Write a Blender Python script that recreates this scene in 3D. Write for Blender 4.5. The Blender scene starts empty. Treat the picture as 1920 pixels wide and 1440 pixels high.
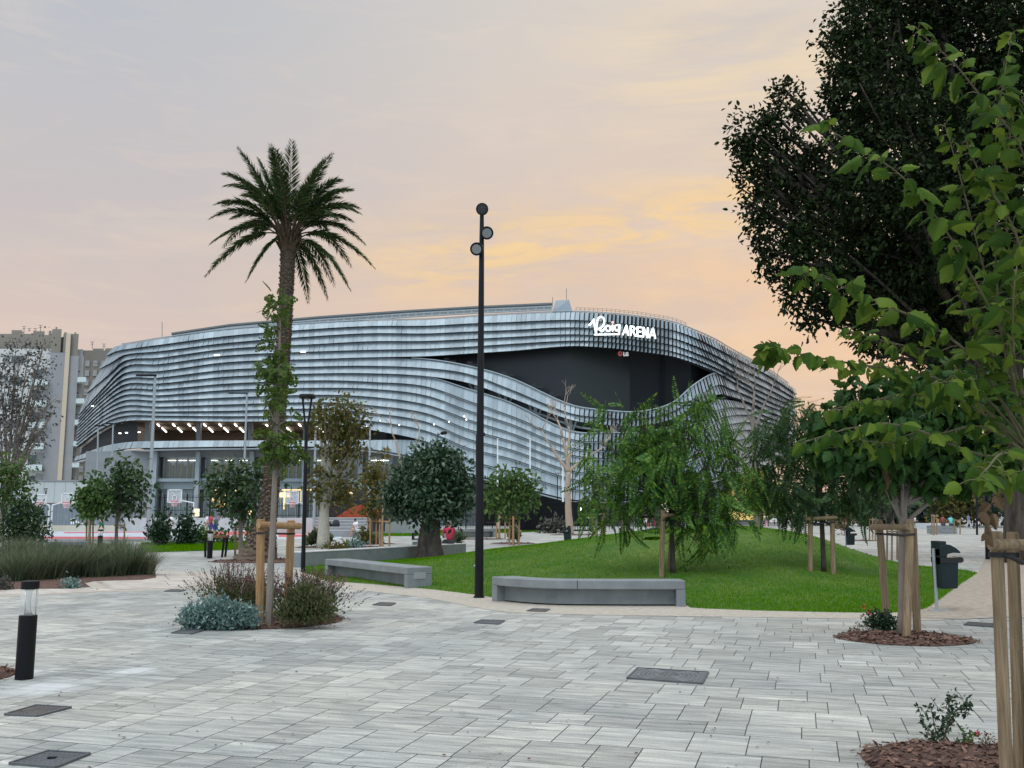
import bpy, math, random
import numpy as np
from mathutils import Vector, Matrix
random.seed(7)
SC = bpy.context.scene
COL = SC.collection
PI = math.pi
# ------------------------------------------------------------------ camera
F, EYE = 1800.0, 1.6
PITCH = math.atan(246.0 / F)
SP, CP = math.sin(PITCH), math.cos(PITCH)
cam = bpy.data.cameras.new('camera'); cam.sensor_width = 36.0; cam.lens = F / 1920 * 36.0
cam.clip_start = 0.1; cam.clip_end = 6000
camo = bpy.data.objects.new('camera', cam); COL.objects.link(camo)
camo.location = (0, 0, EYE); camo.rotation_euler = (PI / 2 + PITCH, 0, 0)
SC.camera = camo
def D(px, py, Y):                       # the point seen at a pixel, at depth Y
    cx, cy = (px - 960) / F, (720 - py) / F
    t = Y / (CP - cy * SP)
    return Vector((cx * t, Y, EYE + (SP + cy * CP) * t))
def G(px, py, z=0.0):                   # the point of the level z seen at a pixel
    cx, cy = (px - 960) / F, (720 - py) / F
    t = (z - EYE) / (SP + cy * CP)
    return Vector((cx * t, (CP - cy * SP) * t, z))
def S(Y): return Y / F                  # metres per photograph pixel at depth Y
# ------------------------------------------------------------------ materials
def _nt(name):
    m = bpy.data.materials.new(name); m.use_nodes = True
    nt = m.node_tree; b = nt.nodes['Principled BSDF']
    return m, nt, b
def _n(nt, t, **kw):
    n = nt.nodes.new(t)
    for k, v in kw.items(): setattr(n, k, v)
    return n
def _ramp(nt, stops):
    r = _n(nt, 'ShaderNodeValToRGB')
    e = r.color_ramp.elements
    while len(e) < len(stops): e.new(0.5)
    for i, (p, c) in enumerate(stops):
        e[i].position = p
        e[i].color = (*c, 1) if len(c) == 3 else c
    return r
def mat(name, col, rough=0.6, metal=0.0, col2=None, scale=4.0, stretch=(1, 1, 1), bump=0.0, bscale=30.0, island=0.0, spec=0.5, coat=0.0):
    m, nt, b = _nt(name); L = nt.links.new
    b.inputs['Roughness'].default_value = rough; b.inputs['Metallic'].default_value = metal
    b.inputs['Base Color'].default_value = (*col, 1)
    b.inputs['Specular IOR Level'].default_value = spec
    b.inputs['Coat Weight'].default_value = coat
    tc = _n(nt, 'ShaderNodeTexCoord'); out = None
    if col2:
        mp = _n(nt, 'ShaderNodeMapping'); mp.inputs['Scale'].default_value = stretch; L(tc.outputs['Object'], mp.inputs['Vector'])
        nz = _n(nt, 'ShaderNodeTexNoise'); nz.inputs['Scale'].default_value = scale; nz.inputs['Detail'].default_value = 8; nz.inputs['Roughness'].default_value = .65
        L(mp.outputs[0], nz.inputs['Vector'])
        r = _ramp(nt, [(.36, col), (.66, col2)]); L(nz.outputs['Fac'], r.inputs[0]); out = r.outputs[0]
        L(out, b.inputs['Base Color'])
    if island:
        g = _n(nt, 'ShaderNodeNewGeometry')
        mr = _n(nt, 'ShaderNodeMapRange'); mr.inputs[3].default_value = 1 - island; mr.inputs[4].default_value = 1 + island
        L(g.outputs['Random Per Island'], mr.inputs[0])
        hs = _n(nt, 'ShaderNodeHueSaturation'); hs.inputs['Color'].default_value = (*col, 1)
        if out: L(out, hs.inputs['Color'])
        L(mr.outputs[0], hs.inputs['Value']); L(hs.outputs[0], b.inputs['Base Color'])
    if bump:
        nb = _n(nt, 'ShaderNodeTexNoise'); nb.inputs['Scale'].default_value = bscale; nb.inputs['Detail'].default_value = 6
        if col2: L(mp.outputs[0], nb.inputs['Vector'])
        else: L(tc.outputs['Object'], nb.inputs['Vector'])
        bp = _n(nt, 'ShaderNodeBump'); bp.inputs['Strength'].default_value = bump; bp.inputs['Distance'].default_value = .02
        L(nb.outputs['Fac'], bp.inputs['Height']); L(bp.outputs[0], b.inputs['Normal'])
    return m
def leafmat(name, dark, mid, light, trans=0.25, rough=0.5, spec=.22):
    m, nt, b = _nt(name); L = nt.links.new
    g = _n(nt, 'ShaderNodeNewGeometry')
    r = _ramp(nt, [(0.0, dark), (0.5, mid), (1.0, light)]); L(g.outputs['Random Per Island'], r.inputs[0])
    L(r.outputs[0], b.inputs['Base Color']); b.inputs['Roughness'].default_value = rough
    b.inputs['Specular IOR Level'].default_value = spec
    t = _n(nt, 'ShaderNodeBsdfTranslucent')
    hs = _n(nt, 'ShaderNodeHueSaturation'); hs.inputs['Hue'].default_value = .48; hs.inputs['Value'].default_value = 1.5
    L(r.outputs[0], hs.inputs['Color']); L(hs.outputs[0], t.inputs[0])
    mx = _n(nt, 'ShaderNodeMixShader'); mx.inputs[0].default_value = trans
    L(b.outputs[0], mx.inputs[1]); L(t.outputs[0], mx.inputs[2])
    L(mx.outputs[0], nt.nodes['Material Output'].inputs[0])
    return m
def glow(name, col, strength):
    m, nt, b = _nt(name)
    b.inputs['Base Color'].default_value = (*col, 1)
    b.inputs['Emission Color'].default_value = (*col, 1); b.inputs['Emission Strength'].default_value = strength
    return m
def glassy(name, col, rough=.08, alpha=.25):
    m, nt, b = _nt(name)
    b.inputs['Base Color'].default_value = (*col, 1); b.inputs['Roughness'].default_value = rough
    b.inputs['Alpha'].default_value = alpha
    return m
# ------------------------------------------------------------------ meshes and objects
def wloc(o):
    v = Vector((0, 0, 0))
    while o: v += o.location; o = o.parent
    return v
def link(name, me, parent, loc=(0, 0, 0)):
    o = bpy.data.objects.new(name, me); COL.objects.link(o)
    o.location = loc
    if parent: o.parent = parent
    return o
def tag(o, label=None, cat=None, group=None, kind=None):
    if label: o['label'] = label
    if cat: o['category'] = cat
    if group: o['group'] = group
    if kind: o['kind'] = kind
    return o
def empty(name, loc, label, cat, group=None):
    o = bpy.data.objects.new(name, None); COL.objects.link(o); o.location = loc
    o.empty_display_size = .2
    return tag(o, label, cat, group)
def npmesh(name, V, Fs, mats, parent=None, smooth=False, midx=None):
    """V (n,3) array in world space, Fs list of (m,k) index arrays"""
    V = np.asarray(V, dtype=np.float64).reshape(-1, 3)
    if parent: org = wloc(parent)
    else:
        lo, hi = V.min(0), V.max(0); org = Vector(((lo[0] + hi[0]) / 2, (lo[1] + hi[1]) / 2, lo[2]))
    V = V - np.array(org)
    me = bpy.data.meshes.new(name)
    Fs = [np.asarray(f, dtype=np.int32) for f in Fs if len(f)]
    me.vertices.add(len(V)); me.vertices.foreach_set('co', V.ravel())
    loops = np.concatenate([f.ravel() for f in Fs])
    tot = np.concatenate([np.full(len(f), f.shape[1], np.int32) for f in Fs])
    start = np.concatenate([[0], np.cumsum(tot)[:-1]]).astype(np.int32)
    me.loops.add(len(loops)); me.loops.foreach_set('vertex_index', loops)
    me.polygons.add(len(tot)); me.polygons.foreach_set('loop_start', start); me.polygons.foreach_set('loop_total', tot)
    if midx is not None: me.polygons.foreach_set('material_index', np.asarray(midx, np.int32))
    if smooth: me.polygons.foreach_set('use_smooth', np.ones(len(tot), bool))
    for m in (mats if isinstance(mats, (list, tuple)) else [mats]): me.materials.append(m)
    me.update(calc_edges=True); me.validate()
    return link(name, me, parent, (0, 0, 0) if parent else org)
class MB:
    def __init__(s): s.v = []; s.f = []; s.m = []; s.mi = 0
    def add(s, vs, fs):
        k = len(s.v); s.v += [tuple(v) for v in vs]
        for f in fs: s.f.append(tuple(i + k for i in f)); s.m.append(s.mi)
        return s
    def quad(s, a, b, c, d): return s.add([a, b, c, d], [(0, 1, 2, 3)])
    def box(s, c, d, rz=0.0, rx=0.0, ry=0.0):
        R = Matrix.Rotation(rz, 3, 'Z') @ Matrix.Rotation(ry, 3, 'Y') @ Matrix.Rotation(rx, 3, 'X'); c = Vector(c)
        vs = [c + R @ Vector((x * d[0] / 2, y * d[1] / 2, z * d[2] / 2)) for z in (-1, 1) for y in (-1, 1) for x in (-1, 1)]
        return s.add(vs, [(0, 2, 3, 1), (4, 5, 7, 6), (0, 1, 5, 4), (2, 6, 7, 3), (0, 4, 6, 2), (1, 3, 7, 5)])
    def bb(s, x0, x1, y0, y1, z0, z1): return s.box(((x0 + x1) / 2, (y0 + y1) / 2, (z0 + z1) / 2), (x1 - x0, y1 - y0, z1 - z0))
    def bar(s, a, b, w, h=None):          # square bar between two points
        a, b = Vector(a), Vector(b); return s.tube([a, b], [w * .7071] * 2, 4, rot=PI / 4)
    def tube(s, pts, rs, n=8, cap=True, rot=0.0, jit=0.0):
        pts = [Vector(p) for p in pts]
        if not isinstance(rs, (list, tuple)): rs = [rs] * len(pts)
        ref = None; rings = []
        for i, p in enumerate(pts):
            t = (pts[min(i + 1, len(pts) - 1)] - pts[max(i - 1, 0)])
            t = t.normalized() if t.length > 1e-9 else Vector((0, 0, 1))
            if ref is None: ref = Vector((1, 0, 0)) if abs(t.x) < .8 else Vector((0, 1, 0))
            u = (ref - t * ref.dot(t)); u = u.normalized() if u.length > 1e-6 else t.orthogonal().normalized(); w = t.cross(u); ref = u
            rings.append([p + (u * math.cos(2 * PI * k / n + rot) + w * math.sin(2 * PI * k / n + rot)) * rs[i] * (1 + random.uniform(-jit, jit)) for k in range(n)])
        vs = [v for r in rings for v in r]; fs = []
        for i in range(len(pts) - 1):
            for k in range(n):
                a, b = i * n + k, i * n + (k + 1) % n
                fs.append((a, b, b + n, a + n))
        if cap: fs.append(tuple(range(n))[::-1]); fs.append(tuple((len(pts) - 1) * n + k for k in range(n)))
        return s.add(vs, fs)
    def lathe(s, c, prof, n=16):          # prof = [(r, z)]
        return s.tube([Vector(c) + Vector((0, 0, z)) for r, z in prof], [max(r, 1e-4) for r, z in prof], n)
    def prism(s, poly, z0, z1):
        n = len(poly); vs = [(p[0], p[1], z0) for p in poly] + [(p[0], p[1], z1) for p in poly]
        a = sum(poly[i][0] * poly[(i + 1) % n][1] - poly[(i + 1) % n][0] * poly[i][1] for i in range(n))
        if a < 0: vs = vs[:n][::-1] + vs[n:][::-1]
        return s.add(vs, [tuple(range(n))[::-1], tuple(range(n, 2 * n))] + [(i, (i + 1) % n, n + (i + 1) % n, n + i) for i in range(n)])
    def extr(s, pts, d):                  # planar outline extruded by vector d
        d = Vector(d); n = len(pts); vs = [Vector(p) for p in pts]; vs = vs + [p + d for p in vs]
        return s.add(vs, [tuple(range(n)), tuple(range(n, 2 * n))[::-1]] + [(i, n + i, n + (i + 1) % n, (i + 1) % n) for i in range(n)])
    def ball(s, c, r, n=8, sc=(1, 1, 1)):
        c = Vector(c); vs = []; fs = []
        for i in range(n + 1):
            a = PI * i / n
            for k in range(n * 2):
                b = PI * k / n
                vs.append(c + Vector((math.sin(a) * math.cos(b) * sc[0], math.sin(a) * math.sin(b) * sc[1], math.cos(a) * sc[2])) * r)
        for i in range(n):
            for k in range(n * 2):
                a, b = i * 2 * n + k, i * 2 * n + (k + 1) % (2 * n)
                fs.append((a, a + 2 * n, b + 2 * n, b))
        return s.add(vs, fs)
    def sheet(s, poly, z):                # flat sheet, upward
        n = len(poly); a = sum(poly[i][0] * poly[(i + 1) % n][1] - poly[(i + 1) % n][0] * poly[i][1] for i in range(n))
        p = poly if a > 0 else poly[::-1]
        return s.add([(q[0], q[1], z) for q in p], [tuple(range(n))])
    def build(s, name, mats, parent=None, smooth=False, bevel=0.0, org=None):
        if org is None:
            if parent: org = wloc(parent)
            else:
                V = np.array(s.v); lo, hi = V.min(0), V.max(0); org = Vector(((lo[0] + hi[0]) / 2, (lo[1] + hi[1]) / 2, lo[2]))
        org = Vector(org)
        me = bpy.data.meshes.new(name); me.from_pydata([Vector(v) - org for v in s.v], [], s.f)
        for m in (mats if isinstance(mats, (list, tuple)) else [mats]): me.materials.append(m)
        me.polygons.foreach_set('material_index', s.m)
        if smooth: me.polygons.foreach_set('use_smooth', [True] * len(me.polygons))
        me.update()
        o = link(name, me, parent, (0, 0, 0) if parent else org)
        if bevel:
            b = o.modifiers.new('bevel', 'BEVEL'); b.width = bevel; b.segments = 2; b.limit_method = 'ANGLE'
        return o
def dup(root, loc, rz=0.0, sc=1.0, label=None, group=None):
    def cp(o, par):
        c = o.copy(); COL.objects.link(c)
        if par: c.parent = par
        for ch in [x for x in COL.objects if x.parent == o]: cp(ch, c)
        return c
    r = cp(root, None); r.location = loc; r.rotation_euler = (0, 0, rz); r.scale = (sc, sc, sc)
    if label: r['label'] = label
    if group: r['group'] = group
    return r
def struct(o, kind='structure'): o['kind'] = kind; return o
def bez(p0, p1, p2, n):
    p0, p1, p2 = Vector(p0), Vector(p1), Vector(p2)
    return [p0 * (1 - t) ** 2 + p1 * 2 * t * (1 - t) + p2 * t * t for t in [i / (n - 1) for i in range(n)]]
def catmull(P, n):
    P = [Vector(p) for p in P]; out = []
    for i in range(len(P) - 1):
        a, b, c, d = P[max(i - 1, 0)], P[i], P[i + 1], P[min(i + 2, len(P) - 1)]
        for k in range(n):
            t = k / n
            out.append(.5 * ((2 * b) + (c - a) * t + (2 * a - 5 * b + 4 * c - d) * t * t + (3 * b - a - 3 * c + d) * t ** 3))
    return out + [P[-1]]
# ------------------------------------------------------------------ leaves
def unit(a): return a / np.maximum(np.linalg.norm(a, axis=-1, keepdims=True), 1e-9)
def scatter(tv, tf, pos, d, nrm, sc):
    """copies of a leaf (axis +Y, face +Z) at pos, pointing along d, facing nrm"""
    d = unit(d); x = unit(np.cross(d, nrm)); z = np.cross(x, d)
    tv = np.asarray(tv, float); sc = np.asarray(sc, float).reshape(-1, 1, 1)
    V = pos[:, None, :] + sc * (tv[None, :, 0:1] * x[:, None, :] + tv[None, :, 1:2] * d[:, None, :] + tv[None, :, 2:3] * z[:, None, :])
    tf = np.asarray(tf); Fq = (np.arange(len(pos))[:, None, None] * len(tv) + tf[None]).reshape(-1, tf.shape[1])
    return V.reshape(-1, 3), Fq
LEAF_FLAT = ([(0, 0, 0), (.28, .45, .05), (0, 1, -.05), (-.28, .45, .05)], [(0, 1, 2, 3)])
LEAF_FOLD = ([(0, 0, 0), (0, .5, 0), (0, 1, -.14), (.26, .3, .08), (.2, .7, .03), (-.26, .3, .08), (-.2, .7, .03)],
             [(0, 3, 4, 1), (1, 4, 2, 2), (0, 1, 6, 5), (1, 2, 2, 6)])
LEAF_FOLD = ([(0, 0, 0), (0, 1, -.14), (.27, .35, .09), (.17, .75, .0), (-.27, .35, .09), (-.17, .75, .0)],
             [(0, 2, 3, 1), (0, 1, 5, 4)])
def lobed(seed=0, droop=.35, lobes=True):
    r = random.Random(seed); N = 12; vs = []; fs = []
    fv, ff = [], []
    for i in range(N):
        t = i / (N - 1)
        w = .88 * float(np.interp(t, [0, .05, .12, .25, .4, .55, .7, .85, .94, 1], [.06, .24, .36, .43, .41, .34, .24, .13, .06, 0]))
        if lobes and i in (3, 4): w *= .74 if i == 4 else 1.12
        w *= 1 + (.08 if i % 2 else -.07)
        y = t - (.06 if i == 0 else 0); z = -droop * t * t
        back = .07 if 0 < i < 3 else 0
        e = z - (.42 + .15 * math.sin(i * 1.9 + seed)) * w; mzz = z - .02
        h1 = z - .10 * w
        vs += [(0, t, mzz), (w * .5, (t + y - back) / 2, h1), (w, y - back, e), (0, t, mzz), (-w * .5, (t + y - back) / 2, h1), (-w, y - back, e)]
    for i in range(N - 1):
        a, b = 6 * i, 6 * i + 6
        fs += [(a, a + 1, b + 1, b), (a + 1, a + 2, b + 2, b + 1), (a + 3, b + 3, b + 4, a + 4), (a + 4, b + 4, b + 5, a + 5)]
    return vs, fs
def pinnate(pairs=9, L=.30, W=.30, droop=.3, fat=.5):
    vs, fs = [], []
    def lf(p, q, w):
        p, q = Vector(p), Vector(q); d = (q - p); s = Vector((d.y, -d.x, 0)).normalized() * w
        k = len(vs); m = p + d * .45; vs.extend([tuple(p), tuple(m + s), tuple(q), tuple(m - s)]); fs.append((k, k + 1, k + 2, k + 3))
    for i in range(pairs):
        t = .18 + .8 * i / (pairs - 1); z = -droop * t * t
        l = L * math.sin(PI * (.22 + .72 * t)) ** .6
        for sgn in (1, -1):
            lf((0, t, z), (sgn * l, t + .35 * l, z - .2 * l), fat * .8 / pairs)
    t = 1.0; lf((0, .98, -droop * .97), (0, 1.12, -droop * 1.2), fat * .8 / pairs)
    k = len(vs); vs.extend([(.006, 0, 0), (.004, 1, -droop), (-.004, 1, -droop), (-.006, 0, 0)]); fs.append((k, k + 1, k + 2, k + 3))
    return vs, fs
def sample_lobes(rng, lobes, n, shell=.45):
    c = np.array([list(l[0]) for l in lobes]); r = np.array([l[1] for l in lobes])
    i = rng.choice(len(lobes), n, p=r ** 2 / np.sum(r ** 2))
    u = unit(rng.normal(size=(n, 3))); k = rng.uniform(shell ** 3, 1, n) ** (1 / 3)
    k *= 1 + .18 * rng.normal(size=n) * (rng.random(n) < .35)
    return c[i] + u * (r[i] * k)[:, None], u
def crown(name, rng, lobes, n, size, material, parent, tmpl=LEAF_FLAT, droop=.3, shell=.45, clump=0, up=.5, spread=.95):
    if clump:                            # leaves gather in sprays, gaps between
        cp, cu = sample_lobes(rng, lobes, max(1, n // clump), shell)
        p = np.repeat(cp, clump, 0) + rng.normal(size=(len(cp) * clump, 3)) * size * spread; u = np.repeat(cu, clump, 0)
    else: p, u = sample_lobes(rng, lobes, n, shell)
    m = len(p)
    d = u * .7 + rng.normal(size=(m, 3)) * .6 + np.array([0, 0, -droop])
    nr = rng.normal(size=(m, 3)) * .5 + np.array([0, 0, up]) + u * .3
    V, Fq = scatter(tmpl[0], tmpl[1], p, d, nr, size * rng.uniform(.65, 1.3, m))
    return npmesh(name, V, [Fq], material, parent)
def trunk(parent, base, fork, lobes, r0, r1, bark, bend=0.0, limbs=True, flare=1.5, n=9, sub=2):
    base, fork = Vector(base), Vector(fork); b = MB()
    mid = (base + fork) / 2 + Vector((random.uniform(-1, 1) * bend, random.uniform(-1, 1) * bend, 0))
    P = bez(base, mid, fork, 9); H = (fork - base).length
    rs = [r0 + (r1 - r0) * (i / 8) + r0 * (flare - 1) * math.exp(-i * H / 8 / max(.25, r0 * 3)) for i in range(9)]
    b.tube(P, rs, n, jit=.05)
    if limbs:
        for c, r in lobes:
            c = Vector(c); q = P[random.randint(6, 8)]
            m = q + (c - q) * .5 + Vector((0, 0, (c - q).length * .12))
            B = bez(q, m, c + (c - q).normalized() * r * .3, 7); k = r1 * .62
            b.tube(B, [k * (1 - .8 * i / 6) for i in range(7)], 6)
            for _ in range(sub):
                s = B[random.randint(2, 5)]; e = c + Vector((random.gauss(0, 1), random.gauss(0, 1), random.gauss(0, .8))).normalized() * r * .85
                b.tube(bez(s, (s + e) / 2 + Vector((0, 0, r * .1)), e, 5), [k * .4 * (1 - .75 * i / 4) for i in range(5)], 5)
    return b.build('trunk', bark, parent, smooth=True)
def lobespx(lst, Y):
    return [(D(x, y, Y + (q[0] if q else 0)), r * S(Y)) for x, y, r, *q in lst]
def tree(name, label, base, fork, lobes, n, size, lm, bark, r0, r1, seed, group=None, cat='tree', **kw):
    tk = {k: kw.pop(k) for k in ('bend', 'flare', 'limbs', 'sub') if k in kw}
    random.seed(seed); rng = np.random.default_rng(seed)
    root = empty(name, base, label, cat, group)
    trunk(root, base, fork, lobes, r0, r1, bark, **tk)
    if n: crown('crown', rng, lobes, n, size, lm, root, **kw)
    return root
# ------------------------------------------------------------------ sky, sun
def srgb(r, g, b):
    f = lambda c: (c / 255 / 12.92) if c / 255 <= .04045 else ((c / 255 + .055) / 1.055) ** 2.4
    return (f(r), f(g), f(b))
SUN_EL, SUN_AZ = math.radians(58), math.radians(215)     # azimuth measured from +Y towards +X
W = bpy.data.worlds.new('World'); SC.world = W; W.use_nodes = True
nt = W.node_tree; nt.nodes.clear(); L = nt.links.new
def M(op, a, b=None, c=None, clamp=False):
    n = _n(nt, 'ShaderNodeMath', operation=op); n.use_clamp = clamp
    for i, v in enumerate((a, b, c)):
        if v is None: continue
        if isinstance(v, (int, float)): n.inputs[i].default_value = v
        else: L(v, n.inputs[i])
    return n.outputs[0]
def MR(v, a, b, c=0.0, d=1.0):
    n = _n(nt, 'ShaderNodeMapRange', interpolation_type='SMOOTHSTEP'); L(v, n.inputs[0])
    for i, q in enumerate((a, b, c, d)): n.inputs[i + 1].default_value = q
    return n.outputs[0]
def MIX(f, a, b, mode='MIX'):
    n = _n(nt, 'ShaderNodeMix', data_type='RGBA', blend_type=mode)
    if isinstance(f, float): n.inputs[0].default_value = f
    else: L(f, n.inputs[0])
    for i, q in ((6, a), (7, b)):
        if isinstance(q, tuple): n.inputs[i].default_value = (*q, 1)
        else: L(q, n.inputs[i])
    return n.outputs[2]
tc = _n(nt, 'ShaderNodeTexCoord'); sx = _n(nt, 'ShaderNodeSeparateXYZ'); L(tc.outputs['Generated'], sx.inputs[0])
X, Yv, Z = sx.outputs
rl = _ramp(nt, [(0, srgb(226, 199, 186)), (.12, srgb(225, 199, 185)), (.22, srgb(214, 198, 190)), (.34, srgb(201, 197, 198)), (.46, srgb(191, 195, 202)), (.7, srgb(188, 199, 212))])
rr = _ramp(nt, [(0, srgb(238, 204, 176)), (.12, srgb(243, 204, 166)), (.24, srgb(240, 205, 170)), (.34, srgb(226, 206, 190)), (.46, srgb(226, 213, 199)), (.7, srgb(205, 208, 212))])
L(Z, rl.inputs[0]); L(Z, rr.inputs[0])
base = MIX(MR(X, -.42, .22), rl.outputs[0], rr.outputs[0])
def cloud(scale, stretch, detail=7, dist=.6, rough=.6, off=(0, 0, 0)):
    mp = _n(nt, 'ShaderNodeMapping'); mp.inputs['Scale'].default_value = stretch; mp.inputs['Location'].default_value = off; L(tc.outputs['Generated'], mp.inputs[0])
    nz = _n(nt, 'ShaderNodeTexNoise'); nz.inputs['Scale'].default_value = scale; nz.inputs['Detail'].default_value = detail
    nz.inputs['Distortion'].default_value = dist; nz.inputs['Roughness'].default_value = rough; L(mp.outputs[0], nz.inputs[0])
    return nz.outputs['Fac']
c1 = cloud(2.6, (1, 1, 3.2)); c2 = cloud(4.2, (1, 1, 5.5), off=(3, 1, 2), dist=1.0); c3 = cloud(9, (1, 1, 4.5), off=(1, 5, 0), dist=1.2)
base = MIX(MR(c1, .42, .66, 0, .42), base, srgb(198, 192, 194))                 # grey lavender cloud
base = MIX(MR(c2, .48, .66, 0, .20), base, srgb(240, 219, 198))                 # pale cloud lit from below
# warm streak of lit cloud
zc = M('SUBTRACT', Z, M('ADD', .272, M('MULTIPLY', X, .16)))
g1 = M('POWER', 2.718, M('MULTIPLY', M('MULTIPLY', zc, zc), -800.0))
s1 = M('MULTIPLY', M('MULTIPLY', g1, MR(X, -.24, -.02)), M('MULTIPLY', MR(X, .42, .22), MR(c3, .36, .62)))
base = MIX(M('MULTIPLY', s1, .72), base, srgb(255, 215, 146))
zd = M('SUBTRACT', Z, M('ADD', .47, M('MULTIPLY', X, -.25)))
g2 = M('POWER', 2.718, M('MULTIPLY', M('MULTIPLY', zd, zd), -260.0))
s2 = M('MULTIPLY', M('MULTIPLY', g2, MR(X, .0, .22)), MR(c2, .38, .62))
base = MIX(M('MULTIPLY', s2, .42), base, srgb(255, 226, 172))
base = MIX(MR(c3, .5, .72, 0, .12), base, srgb(252, 224, 190))
# overcast dome: brighter overhead, cool and bright behind the viewer (never in the photograph)
up = MR(Z, .52, .95, 1.0, 2.3)
back = MR(Yv, .25, -.6)
base = MIX(back, base, MIX(1.0, srgb(206, 226, 244), (1.25, 1.25, 1.25), 'MULTIPLY'))
upc = _n(nt, 'ShaderNodeCombineXYZ')
for i in range(3): L(up, upc.inputs[i])
base = MIX(1.0, base, upc.outputs[0], 'MULTIPLY')
sky = _n(nt, 'ShaderNodeTexSky', sky_type='NISHITA'); sky.sun_disc = False
sky.sun_elevation = SUN_EL; sky.sun_rotation = SUN_AZ
bg1 = _n(nt, 'ShaderNodeBackground'); L(base, bg1.inputs[0]); bg1.inputs[1].default_value = .97
bg2 = _n(nt, 'ShaderNodeBackground'); L(sky.outputs[0], bg2.inputs[0]); bg2.inputs[1].default_value = .004
ad = _n(nt, 'ShaderNodeAddShader'); L(bg1.outputs[0], ad.inputs[0]); L(bg2.outputs[0], ad.inputs[1])
wo = _n(nt, 'ShaderNodeOutputWorld'); L(ad.outputs[0], wo.inputs[0])
sun = bpy.data.lights.new('sun', 'SUN'); sun.energy = 1.2; sun.angle = math.radians(34); sun.color = (1, .96, .9)
so = bpy.data.objects.new('sun', sun); COL.objects.link(so)
sd = Vector((math.sin(SUN_AZ) * math.cos(SUN_EL), math.cos(SUN_AZ) * math.cos(SUN_EL), math.sin(SUN_EL)))
so.rotation_euler = sd.to_track_quat('Z', 'Y').to_euler()
SC.view_settings.view_transform = 'Standard'; SC.view_settings.look = 'None'
SC.view_settings.exposure = 0.0; SC.view_settings.gamma = 1.0
SC.cycles.use_denoising = True
SC.cycles.max_bounces = 6; SC.cycles.transparent_max_bounces = 16

# ------------------------------------------------------------------ the ground
m_far = mat('far_ground_mat', (.42, .42, .41), .8, col2=(.34, .34, .33), scale=.3, bump=.1)
m_grout = mat('joint_mat', (.10, .10, .097), .9)
struct(MB().sheet([(-1500, -200), (1500, -200), (1500, 4000), (-1500, 4000)], -.02).build('ground', m_far))
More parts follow.
